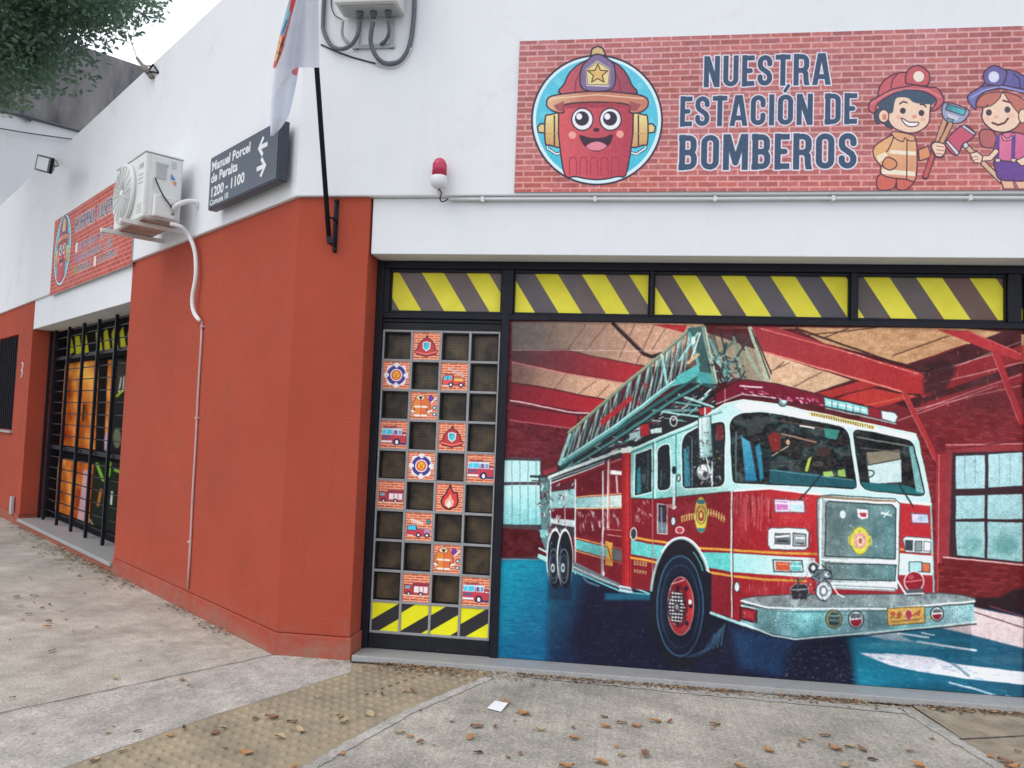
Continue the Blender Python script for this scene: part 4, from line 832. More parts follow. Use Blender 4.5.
for i in range(46):
    x, y = B3((random.uniform(225, 430), random.uniform(335, 425)))[0]; k.line([(x, y), (x+random.uniform(0, 1.5), y+random.uniform(1, 6))], random.uniform(.8, 2.2), random.choice([(214, 180, 176), (170, 90, 96), (196, 200, 196), (90, 20, 34)]), .6)
k.poly(B3((215, 478), (440, 532), (440, 582), (215, 525)), (88, 190, 176)); k.line(B3((215, 470), (440, 524)), 1.3, (224, 160, 90)); k.line(B3((215, 532), (440, 590)), 1.3, (224, 160, 90))
k.poly(B3((380, 455), (438, 462), (438, 690), (380, 670)), (112, 20, 34), .5); k.line(B3((380, 90), (380, 430), (440, 434)), .9, (216, 130, 120)); k.line(B3((372, 455), (438, 464)), .9, (216, 150, 140))
k.poly(B3((362, 485), (398, 495), (392, 535), (398, 605), (360, 598), (370, 540)), (222, 164, 66)); k.line(B3((372, 510), (390, 580)), .9, (150, 80, 40))
for x in (98, 217, 350): k.line(B3((x, 150 if x > 300 else 190), (x, 640 if x > 200 else 410)), 1.5, (190, 196, 196))
k.line(B3((168, 240), (168, 400)), 1, (200, 150, 150)); k.line(B3((375, 100), (372, 420)), 1.3, (200, 206, 200)); k.poly(B3((385, 145), (440, 150), (440, 170), (385, 165)), (220, 220, 216)); k.line(B3((415, 175), (420, 250)), 2, (190, 170, 170)); k.line(B3((385, 110), (435, 92)), .9, (220, 150, 146))
k.ell(*B3((352, 640))[0], 1.4, 2.8, (206, 206, 206)); k.line(B3((345, 490), (345, 660)), 1.8, (150, 150, 156))
# rear left fittings
k.poly(B3((45, 180), (95, 190), (98, 470), (85, 560), (55, 480)), (92, 130, 132)); 
for i in range(46):
    x, y = B3((random.uniform(42, 96), random.uniform(160, 470)))[0]; k.line([(x, y), (x+random.uniform(-2, 2), y+random.uniform(-6, 6))], random.uniform(.6, 1.6), random.choice([(30, 44, 50), (180, 206, 204), (60, 96, 100), (130, 34, 44)]), .9)
k.line(B3((5, 175), (70, 178)), 2.4, (44, 52, 56)); k.line(B3((10, 195), (70, 200)), 1, (60, 70, 72)); k.poly(B3((60, 150), (130, 128), (130, 150), (70, 170)), (150, 44, 60)); k.poly(B3((40, 545), (85, 565), (85, 590), (35, 565)), (150, 204, 198)); k.line(B3((45, 520), (90, 545)), 2, (170, 196, 196)); k.poly(B3((45, 430), (80, 430), (85, 470), (50, 470)), (120, 186, 180))
# step and sill
k.poly(B3((190, 600), (215, 585), (430, 690), (430, 712), (200, 622)), (120, 136, 142)); k.line(B3((195, 602), (430, 705)), 1.3, (190, 208, 210)); k.line(B3((200, 625), (430, 725), (590, 745)), 1.6, (110, 196, 190))
for i in range(24): 
    x, y = B3((200+i*9.5, 603+i*4.3))[0]; k.line([(x, y), (x+2, y-2.4)], .7, (60, 66, 74), .8)
k.line(B3((255, 660), (275, 680), (330, 700)), 2, (90, 130, 150), .8); k.poly(B3((360, 735), (600, 740), (590, 768), (360, 768)), (26, 110, 140), .8, soft=3)
k.line(B3((480, 700), (590, 745)), 1.8, (130, 190, 190))
# rear wheels
for cx, cw_ in ((119, 36), (168, 34)):
    x, y = B3((cx, 570))[0]; k.ell(x, y-.5, cw_/4.8+1.1, 30, (200, 206, 206)); k.ell(x+.3, y+1.5, cw_/4.8, 29, (22, 24, 34))
    x, y = B3((cx-5, 605))[0]; k.ell(x, y, 4.6, 17, None, line=1, lc=(112, 126, 136)); k.ell(x, y+1, 3.6, 12, (34, 40, 52), line=.9, lc=(70, 84, 96)); k.ell(x-1, y+2, 2, 4.5, (176, 186, 190)); k.ell(x-1, y+2, .9, 2, (50, 50, 56))
    k.line(B3((cx-20, 500), (cx-22, 640)), .8, (60, 90, 120), .8)
k.poly(B3((85, 640), (120, 690), (165, 700), (200, 690), (200, 768), (90, 768)), (24, 26, 48), .5, soft=3)
# red corner post
k.poly([(621.6, 453), (631.6, 452), (631.6, 588), (621.6, 586)], grad((621.6, 500), (150, 24, 34), (628, 500), (204, 46, 48))); k.line([(629.5, 453), (629.5, 587)], 1, (120, 20, 30)); k.poly([(619, 585), (632, 587), (633, 593), (619, 591)], (170, 190, 194)); k.line([(620, 588), (632, 590)], 1, (70, 80, 90))
k.poly(B3((435, 38), (487, 34), (487, 62), (440, 64)), (206, 216, 206))
# ---------------- cab
k.poly([(631, 496), (731, 489), (771, 487), (815, 494), (930, 503), (934, 597), (892, 596), (742, 600), (742, 622), (710, 611), (650, 591), (631, 588)], grad((640, 520), (132, 24, 36), (735, 520), (140, 26, 38)))
k.poly([(731, 489), (771, 487), (815, 494), (930, 503), (934, 600), (742, 603), (742, 622), (731, 617)], grad((735, 520), (160, 28, 40), (800, 520), (198, 40, 48)))
streak = [(232, 150, 150), (220, 110, 110), (110, 18, 30)]
for i in range(60):
    x = random.uniform(733, 772); y = random.uniform(492, 500); k.line([(x, y), (x+random.uniform(-1, 1), y+random.uniform(6, 34))], random.uniform(.5, 1.6), random.choice(streak), .4)
for i in range(24):
    x = random.uniform(736, 800); y = random.uniform(580, 590); k.line([(x, y), (x, y+random.uniform(2, 9))], random.uniform(.5, 1.1), (226, 150, 146), .5)
for i in range(40):
    x = random.uniform(634, 650); y = random.uniform(500, 524); k.line([(x, y), (x+random.uniform(0, 1.5), y+random.uniform(0, 3))], random.uniform(.8, 2.2), random.choice([(212, 190, 190), (196, 130, 134), (150, 50, 60)]), .6)
for i in range(26):
    x = random.uniform(684, 728); y = random.uniform(495, 520); k.line([(x, y), (x+random.uniform(0, 2), y+random.uniform(0, 3))], random.uniform(.4, .9), (190, 100, 106), .5)
# stripes
k.poly([(631, 540), (651, 544), (700, 552), (731, 553), (731, 572), (700, 566), (650, 558), (631, 554)], (94, 196, 176)); k.poly([(731, 553), (815, 558), (815, 577), (800, 577), (731, 572)], grad((735, 560), (150, 208, 196), (800, 560), (196, 214, 214)))
k.line([(631, 537), (651, 540.5), (700, 548), (731, 550), (770, 552.5), (816, 554)], 2.4, (228, 160, 60)); k.line([(631, 557.5), (651, 561.5), (700, 571), (731, 576), (770, 580), (806, 581)], 2.4, (228, 160, 60))
k.poly([(898, 553), (933, 556), (933, 575), (898, 575)], (190, 214, 210)); k.line([(898, 549), (933, 553)], 2, (222, 160, 70))
# upper cab
CR = (150, 206, 184)
k.poly([(631, 450), (653, 440), (700, 420), (713, 411), (724, 404), (743, 399.5), (776, 404), (860, 422), (916, 434), (919, 441), (931, 500), (931, 506), (860, 499), (815, 495), (771, 489), (731, 491), (655, 499), (631, 498)], grad((640, 470), (120, 196, 176), (740, 450), (176, 216, 200)))
k.line([(631, 450), (653, 440), (700, 420), (713, 411), (724, 404), (743, 399.5), (776, 404), (860, 422), (916, 434)], 1.2, (214, 232, 216)); k.line([(731, 491), (771, 488), (815, 494), (860, 498), (931, 504)], 2.4, (206, 224, 216)); k.line([(631, 453), (654, 443), (700, 424)], .8, (40, 60, 60)); k.line([(631, 498), (655, 499), (731, 491.5)], .9, (50, 60, 60), .8)
k.poly([(733, 405), (745, 401), (776, 406), (860, 424), (915, 436), (915, 440), (850, 428), (765, 410), (742, 411)], (214, 228, 220))
def glass(P_, col=(30, 36, 42), rim_=(206, 226, 214)): P_ = P_ if len(P_) < 6 else soften(P_); k.line(P_, 3.4, rim_, closed=True); k.poly(P_, col, line=1.1, lc=(24, 30, 34))
glass([(636, 455), (651, 449.5), (651, 491), (635.5, 495)]); k.poly([(637, 470), (640, 466), (642, 493), (637, 494)], (40, 130, 136)); k.line([(648, 452), (648, 490)], .9, (60, 100, 100)); k.ell(644, 478, 2, 5, (90, 96, 100), .7)
glass([(658, 451), (661, 446.5), (669, 444.5), (670, 486), (667, 489), (658, 490)]); k.line([(661, 470), (661, 487)], 1, (50, 110, 112))
glass([(682.5, 442), (686, 434), (700, 427), (722, 421.5), (724.5, 425), (724, 482), (720, 486), (683, 488)])
k.poly([(684, 450), (689, 446), (690, 486), (684, 487)], (54, 130, 150)); k.line([(692, 440), (692, 486)], 1.2, (90, 120, 126))
for i in range(50):
    x = random.uniform(694, 722); y = random.uniform(450, 484); k.line([(x, y), (x+random.uniform(-2, 2), y+random.uniform(-3, 3))], random.uniform(.7, 1.6), random.choice([(190, 200, 200), (60, 74, 80), (150, 180, 60), (110, 40, 44), (20, 24, 28)]), .85)
k.poly([(716, 425), (723, 424), (723, 440), (716, 440)], (110, 36, 40)); k.line([(653, 443), (653, 498)], .9, (60, 90, 84)); k.line([(655, 442), (655, 498)], .7, (224, 236, 226)); k.line([(676, 434), (676, 496)], .8, (70, 100, 94))
k.line([(674, 466), (674, 508)], 2.6, (176, 214, 206)); k.ell(674, 470, 2.2, 4, (30, 34, 40)); k.ell(678.5, 478, 1.6, 3.4, (180, 190, 190), line=.8); k.ell(674, 507, 2.6, 2, (200, 216, 212))
# mirrors
k.poly([(698.5, 418), (711, 416), (712.5, 457), (699.5, 459)], grad((698, 430), (228, 236, 232), (712, 432), (120, 160, 158)), line=.9, lc=(50, 64, 68)); k.line([(702, 418), (703, 457)], 1.6, (150, 184, 180)); k.line([(705, 408), (705, 420)], 1.6, (200, 206, 206)); k.line([(700, 418), (722, 412)], 1.6, (120, 160, 158))
k.ell(704, 472, 8, 8.5, (140, 150, 154), line=1, lc=(40, 46, 50)); k.ell(702, 470, 4.5, 5, (206, 214, 214)); k.ell(705, 474, 2.4, 3, (60, 66, 70)); k.line([(712, 462), (712, 486)], 1.6, (196, 208, 206)); k.line([(706, 458), (713, 484)], 1, (220, 226, 224))
# windscreens
def reflect(cols, s1=.09, s2=.35, sd=3, sx=.6):
    cols = np.array(cols, float)
    def f(x, y):
        v = np.clip((fbm(x*sx, y, s1, sd, 3)-.5)*2.6+.5, 0, .999)*(len(cols)-1); i = np.floor(v).astype(int); t = (v-i)[..., None]; t = t*t*(3-2*t)
        c = cols[i]*(1-t)+cols[np.minimum(i+1, len(cols)-1)]*t; return np.clip(c+((fbm(x, y*1.6, s2, sd+9, 2)-.5)*54)[..., None], 6, 255)
    return f
WS = reflect([(16, 18, 22), (24, 26, 30), (30, 34, 38), (48, 38, 38), (20, 22, 26), (30, 52, 56), (58, 66, 66)])
glass([(730, 425), (733, 418), (742, 413.5), (763, 412.5), (800, 419), (842, 427), (848, 433), (857, 487), (853, 489), (800, 485.5), (733, 482.5)], WS)
k.poly([(741, 436), (750, 442), (757, 481), (746, 480.5)], grad((742, 440), (70, 160, 190), (754, 480), (30, 120, 160)), soft=1.5); k.poly([(755, 447), (760, 443), (764, 478), (760, 481)], (40, 128, 160), soft=1.5); k.line([(736, 432), (736, 480)], 1.6, (70, 110, 112)); k.poly([(744, 420), (770, 416), (762, 432), (748, 436)], (58, 66, 62), .8)
k.poly([(768, 436), (776, 431), (781, 436), (780, 450), (772, 452)], (128, 34, 34)); k.line([(772, 456), (788, 446)], 1, (190, 180, 150)); k.line([(782, 434), (816, 442)], 1.8, (170, 130, 110), .9); k.line([(800, 426), (814, 428)], 1.6, (220, 220, 210)); k.line([(780, 421), (838, 431)], 1.2, (120, 84, 70), .8); k.ell(788, 442, 2, 2.6, (200, 150, 120)); k.poly([(824, 428), (840, 430), (836, 440), (825, 437)], (60, 140, 100))
for i in range(60):
    x = random.uniform(778, 846); y = random.uniform(440, 472); k.line([(x, y), (x+random.uniform(-5, 5), y+random.uniform(-2, 2))], random.uniform(.6, 2), random.choice([(20, 22, 26), (60, 50, 50), (84, 40, 42), (16, 18, 22), (46, 60, 64)]), .7)
k.poly([(770, 469), (810, 473), (855, 480), (857, 488), (800, 485), (769, 483)], (28, 84, 96)); k.line([(770, 470), (853, 480)], 1, (90, 140, 146)); k.poly([(808, 459), (812, 456), (808, 472), (805, 471)], (176, 200, 60)); k.poly([(823, 472), (832, 471), (834, 476), (824, 477)], (160, 205, 60)); k.poly([(838, 470), (845, 469), (846, 477), (838, 476)], (150, 190, 50)); k.ell(824, 452, 7, 5, (70, 44, 44), .8); k.ell(818, 464, 6, 3, (110, 96, 90), .6)
glass([(853, 432), (857, 429.5), (880, 434), (910, 441), (914, 446), (925, 494), (920, 496), (866, 490), (861, 485)], WS)
k.poly([(866, 457), (870, 455), (901, 453), (902, 482), (870, 484)], (180, 202, 200)); k.poly([(866, 452), (900, 449), (901, 459), (868, 465)], (140, 130, 110), line=.8); k.poly([(861, 482), (908, 486), (924, 492), (922, 495), (866, 490)], (30, 104, 110)); k.line([(857, 437), (908, 446)], 1.3, (130, 140, 130)); k.poly([(909, 446), (913, 446), (924, 493), (916, 492)], (120, 176, 168)); k.ell(868, 474, 6, 3.4, None, line=1, lc=(30, 34, 38), rot=-.25); k.line([(860, 448), (905, 452)], 1.4, (80, 84, 80))
k.line([(822, 474), (810, 488), (798, 501)], 1.5, (34, 40, 44)); k.line([(900, 486), (909, 500), (913, 507)], 1.5, (34, 40, 44))
k.line([(811, 414), (842, 420), (873, 427.5)], 4, (214, 194, 120)); 
for i in range(26): 
    t = i/25; k.line([(812+60*t, 412.8+13.4*t), (812.3+60*t, 415.4+13.4*t)], .9, (80, 70, 50), .8)
k.ell(783, 402, 4.6, 4.4, (120, 150, 150), line=.8); k.ell(784, 401, 2.4, 2.4, (206, 220, 216))
# light bar
k.poly([(715, 394), (738, 381), (745, 379.5), (776, 383.5), (826, 396), (826, 408), (776, 398), (740, 397), (716, 406)], (122, 20, 44), line=.8, lc=(50, 20, 30))
for i in range(70):
    x = random.uniform(740, 822); y = 389+(x-740)*.155+random.uniform(-2, 4); k.line([(x, y), (x+random.uniform(.5, 3), y+random.uniform(0, 1.5))], random.uniform(.6, 1.6), random.choice([(226, 130, 160), (180, 40, 90), (240, 190, 206), (90, 14, 36)]), .8)
k.line([(716, 404), (742, 394), (776, 398)], 1, (190, 196, 190)); k.line([(740, 386), (762, 387.5)], 1.6, (226, 190, 200)); k.line([(725, 389), (725, 403)], .9, (210, 150, 160))
k.poly([(824, 397), (868, 407.5), (869, 415.5), (825, 406)], (140, 206, 204), line=.8, lc=(50, 80, 84)); k.line([(828, 402), (866, 411)], 1.4, (216, 240, 236))
for x in (832, 838, 846, 853, 860): k.line([(x, 399+(x-824)*.24), (x, 405+(x-824)*.24)], .8, (60, 110, 116))
k.poly([(868, 407.5), (881, 410.5), (882, 418.5), (869, 415.5)], (150, 30, 48)); k.poly([(881, 410.5), (895, 413), (898, 417), (895, 423), (882, 419)], (196, 222, 220), line=.8, lc=(70, 90, 94)); k.line([(826, 408), (896, 424)], 1.4, (150, 170, 168))
# side details
k.ell(701, 515, 7, 18.5, (110, 90, 44)); k.ell(701, 515, 6.2, 17.6, (216, 190, 70)); k.ell(701, 515, 4.6, 9, None, line=1, lc=(90, 110, 90)); k.ell(701, 516, 3, 5.5, (150, 60, 50)); k.ell(701, 515, 1.4, 3, (226, 196, 90)); k.poly([(696, 500), (706, 500), (704, 504), (698, 504)], (50, 120, 130)); k.poly([(697, 528), (705, 528), (704, 532), (698, 532)], (50, 130, 130))
for i, x in enumerate(np.linspace(682, 694, 6)): y = 519-2.6*math.sin(i/5*1.4); k.line([(x, y-3), (x+.4, y+2.6)], 1.3, (212, 180, 100)); k.line([(x, y-3), (x+1.4, y-2.4)], .9, (212, 180, 100))
for i, x in enumerate(np.linspace(708.5, 724, 7)): y = 512+7*(i/6)**1.4; k.line([(x, y-3), (x-.2, y+3)], 1.3, (216, 186, 106)); k.line([(x, y+.1), (x+1.3, y+.5)], .9, (216, 186, 106))
k.poly([(657.5, 504), (667.5, 505), (667, 534), (657.5, 533)], (44, 44, 60), line=1.2, lc=(196, 190, 186)); k.line([(661, 508), (662, 530)], 1.6, (120, 160, 176)); k.poly([(658, 522), (667, 522), (667, 533), (658, 532)], (130, 150, 160), .8)
k.ell(673.5, 521, 2.4, 4.4, (176, 190, 190), line=.8); k.ell(680, 530, 4, 3.2, (190, 60, 66), line=1, lc=(226, 210, 206)); k.ell(671, 506, 4, 2, (206, 150, 150), .7)
k.line([(652.5, 500), (652.5, 590)], .9, (196, 120, 116)); k.line([(731.5, 491), (731.5, 617)], 1.6, (196, 206, 200)); k.line([(733, 491), (733, 617)], .7, (90, 20, 30)); k.ell(737, 587, 2.8, 5, (196, 206, 206), line=.8); k.ell(633.5, 534, 3, 6, (60, 60, 66), line=1, lc=(206, 210, 206))
for i in range(5): 
    for rr_, n_ in ((563.5, 4), (572.5, 3)):
        x = 634+i*2.7; y = rr_+(x-634)*.15; k.poly([(x, y-3), (x+1.7, y-2.8), (x+1.6, y+1.6 if n_ == 4 else y+.4), (x, y+1.4 if n_ == 4 else y+.2)], (222, 190, 130)); k.line([(x+.8, y-2), (x+.8, y)], .6, (130, 50, 40))
for x, y, rx, ry, c_, a_ in ((742, 520, 5, 26, (236, 110, 112), .35), (790, 518, 16, 5, (230, 90, 90), .3), (690, 508, 26, 4, (190, 80, 86), .25), (722, 590, 6, 18, (90, 14, 26), .4), (665, 515, 5, 14, (96, 14, 28), .4), (812, 545, 4, 30, (120, 14, 26), .35), (760, 590, 16, 5, (230, 120, 120), .25), (600, 520, 18, 5, (180, 90, 92), .25), (590, 485, 10, 5, (70, 10, 22), .4)): k.ell(x, y, rx*.6, ry*.6, c_, a_, soft=min(rx, ry)*1.6)
# front wheel
k.ell(681, 603, 31, 66, (24, 24, 32)); k.poly([(650, 590), (712, 600), (712, 660), (650, 650)], (20, 22, 40), .6, soft=4)
AR = arc_(681, 604, 30.5, 66, 192, 368, 30); k.line(AR, 2.6, (150, 176, 178)); k.line(arc_(681.6, 603.6, 31, 66.6, 230, 368, 24), 1.3, (226, 240, 238)); k.line(arc_(680, 606, 27.5, 62, 300, 366, 14), 1.2, (90, 196, 196), .8)

k.ell(702, 615, 27, 44, (20, 23, 40)); k.poly([(680, 560), (706, 580), (727, 618), (722, 646), (700, 658), (680, 657)], (20, 24, 42)); k.poly([(711.5, 575), (731, 577), (731, 617), (711.5, 612)], (138, 28, 42))
for q in range(6): k.line([(700+q*4.2, 655-q*2), (710+q*2.6, 644-q*2.4), (715+q*2, 634-q*2)], .9, (50+q*8, 96+q*10, 134+q*8), .75)
for q in range(4): k.line([(686+q*3, 657), (704+q*3, 650-q), (714+q*2, 634)], .8, (64, 100, 140), .6)
k.ell(680, 606, 24, 52, (26, 38, 60)); k.ell(680, 606, 22.4, 49, (24, 32, 52)); k.ell(680, 606, 19, 41, None, line=1, lc=(44, 66, 96)); k.ell(681, 607, 16, 34, (20, 26, 42)); k.ell(680, 606, 23, 50, None, line=.9, lc=(70, 120, 150))
k.ell(680.5, 606, 13.4, 29.5, (214, 150, 150)); k.ell(680.5, 606, 12.6, 28.6, grad((670, 600), (130, 22, 36), (692, 610), (206, 56, 58))); k.ell(679, 606, 9.4, 22, (126, 22, 34))
for an in range(0, 360, 60): k.ell(682+8.8*math.cos(R(an)), 606+20*math.sin(R(an)), 1.7, 2.6, (34, 24, 40))
k.ell(676.5, 607, 9.4, 16, (40, 34, 44))
for q in range(9): k.line([(669+abs(q-4)*.6, 593+q*3.4), (684-abs(q-4)*.7, 594+q*3.4)], 1.5, (226, 220, 220)); 
for q in range(5): k.line([(671+q*3, 593), (671+q*3, 621)], .9, (60, 56, 66)); 
k.ell(677, 607, 3, 5.5, (60, 56, 64)); k.ell(677, 607, 1.6, 3, (150, 140, 146)); k.ell(690, 602, 1.6, 2.6, (220, 210, 210)); k.line([(672, 584), (684, 580)], 1.2, (240, 190, 190), .8); k.line([(684, 634), (690, 628)], 1.2, (236, 170, 170), .8)
# sill under the door
k.line([(711, 613), (731, 620), (757, 630)], 3, (150, 196, 196)); k.line([(711, 615), (757, 632)], .9, (40, 44, 56))
# front lamps
CH_ = (206, 216, 216)
k.poly([(774, 499), (804, 500.5), (805, 512.5), (775, 512)], (206, 190, 206), line=1, lc=(90, 96, 104)); k.poly([(776, 501), (788, 501.5), (788, 510), (776, 510)], (196, 120, 180)); k.line([(776, 503), (800, 504)], 1.2, (240, 240, 244)); k.poly([(790, 504), (803, 504.5), (803, 511), (790, 511)], (170, 200, 210))
k.poly([(768, 530), (771, 527.5), (806, 528.5), (809, 532), (808.5, 547), (805, 550), (771, 549.5), (768, 545)], CH_, line=1, lc=(84, 90, 96)); k.poly([(774, 532), (791, 533), (791, 545.5), (774, 545)], (96, 108, 114), line=.8, lc=(230, 236, 236)); k.poly([(793, 533), (806, 534), (806, 546), (793, 546)], (150, 164, 168), line=.8, lc=(60, 66, 72)); k.line([(776, 537), (789, 536)], 1.8, (236, 240, 240)); k.line([(778, 541), (787, 541.5)], 1.4, (40, 46, 52)); k.line([(796, 538), (804, 538)], 1.4, (236, 240, 240)); k.line([(796, 543), (804, 543)], 1, (60, 66, 72))
k.poly([(773, 559.5), (802, 560.5), (803, 572), (774, 571.5)], (180, 196, 196), line=1, lc=(40, 50, 56)); k.poly([(776, 561.5), (790, 562), (790, 570.5), (776, 570)], (214, 84, 50)); k.poly([(791, 562), (801, 562.5), (801, 570.5), (791, 570.5)], (96, 190, 190)); k.line([(778, 564), (788, 564)], .9, (246, 150, 110)); k.line([(792, 566), (800, 566)], .9, (190, 232, 230))
# right hand lamps
k.poly([(901, 506), (930, 510), (931, 536), (901, 534)], (192, 36, 46)); k.poly([(911, 513), (928, 514), (929, 523), (912, 523)], (202, 180, 206), line=1, lc=(84, 90, 100)); k.poly([(918, 515), (927, 515.5), (927, 521), (918, 521)], (150, 180, 200))
k.poly([(903, 539), (906, 536.5), (930, 538), (933.5, 542), (933, 551), (929, 553.5), (905, 552)], CH_, line=1, lc=(80, 86, 92)); k.poly([(905, 540), (913, 540), (913, 551), (905, 550)], (56, 66, 74)); k.poly([(915, 541), (922, 541), (922, 551), (915, 551)], (130, 146, 150), line=.7, lc=(50, 56, 62)); k.poly([(924, 541), (931, 542), (931, 551), (924, 551)], (216, 222, 222), line=.7, lc=(60, 66, 72))
k.poly([(909, 562), (922, 562), (922, 572), (909, 572)], (160, 200, 204), line=.8, lc=(50, 60, 66)); k.poly([(922, 563), (930, 563.5), (930, 572), (922, 572)], (216, 110, 70), line=.8, lc=(60, 60, 66)); k.poly([(898, 576), (933, 577), (934, 597), (898, 594)], (168, 34, 46)); k.line([(931, 505), (934, 597)], 1.6, (150, 190, 186))
# grille
k.poly([(817, 500), (821, 496), (832, 495), (895, 499), (900, 504), (898, 590), (819, 587)], grad((818, 540), (150, 164, 164), (900, 545), (206, 220, 218)), line=1, lc=(60, 70, 76)); k.line([(821, 500), (820, 585)], 1.6, (226, 236, 232)); k.line([(822, 497), (895, 501.5)], 2, (150, 120, 90)); k.line([(824, 499.5), (894, 503)], 1.4, (226, 234, 230))
def mesh_tex(x, y):
    q = np.sin((x+y)*2.3)*np.sin((x-y)*2.3); n_ = fbm(x, y, .08, 3); g_ = np.clip((x-826)/72, 0, 1)
    return np.array([112, 132, 132.])+(q*34)[..., None]+((n_-.5)*70)[..., None]+(g_[..., None]*np.array([-20, 6, 10]))
k.poly([(826, 504), (829, 501.5), (892, 505), (896, 509), (895, 559), (825, 556)], mesh_tex, line=1.1, lc=(40, 50, 54)); k.poly([(825, 563), (896, 565), (895, 581), (828, 579), (825, 576)], mesh_tex, line=1, lc=(40, 50, 54)); k.line([(821, 559.5), (897, 562)], 2, (214, 226, 222)); k.line([(826, 583), (896, 585)], 2, (206, 220, 218)); k.line([(826, 586), (895, 588.5)], 1.4, (70, 84, 90))
for an in (45, 135, 225, 315): k.ell(860+5*math.cos(R(an)), 540.5+7*math.sin(R(an)), 4.6, 5.6, (206, 190, 84))
k.ell(860, 531, 5.6, 5, (214, 208, 70)); k.ell(860, 550, 5.6, 5, (210, 206, 60)); k.ell(851.5, 540, 3.6, 6, (214, 200, 76)); k.ell(868.5, 541, 3.6, 6, (214, 200, 76)); k.ell(860, 540.5, 6, 8, (226, 140, 140)); k.ell(860, 541, 3.6, 5.4, (214, 190, 150)); k.ell(860, 541, 1.8, 3, (190, 90, 100)); k.ell(860, 540.5, 10.4, 13.8, None, line=.8, lc=(130, 140, 70))
k.poly([(857, 509), (868, 510), (868, 518), (862, 519.5), (858, 517)], (224, 214, 216)); k.poly([(859, 513), (867, 513), (866, 517), (861, 517)], (190, 50, 66)); k.ell(843, 514.5, 3, 4, (196, 206, 204)); k.line([(882, 513), (891, 515)], 2.4, (190, 204, 202)); k.line([(884, 517), (889, 511)], 1.2, (206, 216, 214))
# bumper
k.poly([(836, 588), (893, 590), (893, 598), (834, 597)], (160, 30, 42)); k.line([(826, 587), (894, 590)], 3, (150, 166, 170)); k.line([(826, 586), (894, 589)], 1, (230, 236, 234))
def tread(x, y):
    q = np.sin(x*2.6)*np.sin(y*3.4+x*.6); n_ = fbm(x, y, .12, 6); return np.array([134, 150, 152.])+(q*34)[..., None]+((n_-.5)*80)[..., None]
def tread2(x, y):
    q = np.sin((x+y)*1.9)*np.sin((x-y)*1.9); n_ = fbm(x, y, .06, 9); h_ = np.clip((y-604)/30, 0, 1)
    t_ = np.sin((x-740)/15)[..., None]*np.array([10, -6, -4.]); return np.array([128, 186, 190.])+(q*52)[..., None]+((n_-.5)*90)[..., None]-(h_*16)[..., None]+t_
k.poly([(741, 599), (757, 596), (790, 594.5), (895, 594), (940, 593), (962, 595), (976, 599), (974, 603), (891, 608.5), (800, 609), (768, 608), (744, 604)], tread, line=.9, lc=(60, 70, 76))
k.poly([(741, 604), (768, 609), (800, 610), (891, 609.5), (974, 603.5), (974, 621.5), (900, 629), (795, 637.5), (775, 634), (757, 629), (741, 622)], tread2)
k.poly([(757, 609), (776, 611), (776, 633), (757, 628)], (60, 120, 112), .35, soft=2); k.poly([(866, 608), (889, 607), (889, 628), (868, 630)], (40, 50, 56), .4, soft=4)
k.line([(741, 601), (768, 607.5), (800, 609), (891, 608.5), (975, 601.5)], 1.7, (224, 232, 226)); k.line([(741, 604), (768, 610.5), (800, 612), (891, 610.5), (974, 604)], .8, (70, 84, 88), .8); k.line([(741, 623), (773, 635.5), (795, 639), (900, 630), (976, 622)], 2, (190, 216, 208)); k.line([(745, 627), (773, 637), (795, 641), (860, 636), (976, 624)], 1.2, (26, 30, 44), .9)
k.poly([(740, 607), (757, 610), (756.5, 623), (740, 619)], (126, 24, 36), line=1, lc=(50, 14, 22)); k.poly([(743, 610), (754, 612), (754, 619), (743, 617)], (176, 40, 52)); k.line([(741, 606), (757, 609)], 1.2, (200, 206, 204))
k.ell(834, 619, 8, 9, (176, 160, 96), line=1, lc=(60, 60, 50)); k.ell(834.5, 619, 6, 7.4, (60, 84, 84)); k.line([(830, 616), (840, 616)], 1.2, (150, 180, 176)); k.line([(830, 620), (839, 621)], 1.4, (110, 150, 140)); k.line([(829, 623), (838, 624)], 1, (30, 40, 46))
for x, y, r_ in ((856, 619.5, 7.6), (937, 614, 6.4)): k.ell(x, y, r_, r_+.8, (196, 206, 206), line=1.2, lc=(44, 50, 58)); k.ell(x, y+1, r_-2, r_-1.6, (156, 30, 46)); k.poly([(x-r_+2, y-1), (x+r_-2, y-2), (x+r_-3, y-r_+2), (x-r_+3, y-r_+2)], (90, 100, 106)); k.line([(x-r_+2, y), (x+r_-2, y-1)], 1.5, (226, 232, 230))
k.poly([(887, 608.5), (924.5, 606.5), (925, 623), (888, 626)], (222, 172, 76), line=1, lc=(110, 90, 50)); 
for x in (893, 899, 918): k.ell(x, 613+random.uniform(-1, 2), 2.6, 2.6, (196, 84, 50), .9)
k.ell(908.5, 615, 3.6, 5.2, (190, 60, 70), line=.9, lc=(226, 190, 180)); k.line([(891, 622), (921, 619)], 1.2, (170, 100, 50)); k.line([(912, 616), (920, 610)], 1.6, (196, 90, 50)); k.line([(890, 617), (900, 618)], 1, (150, 80, 40)); k.ell(929, 618, 2, 2.6, (170, 190, 90), .7)
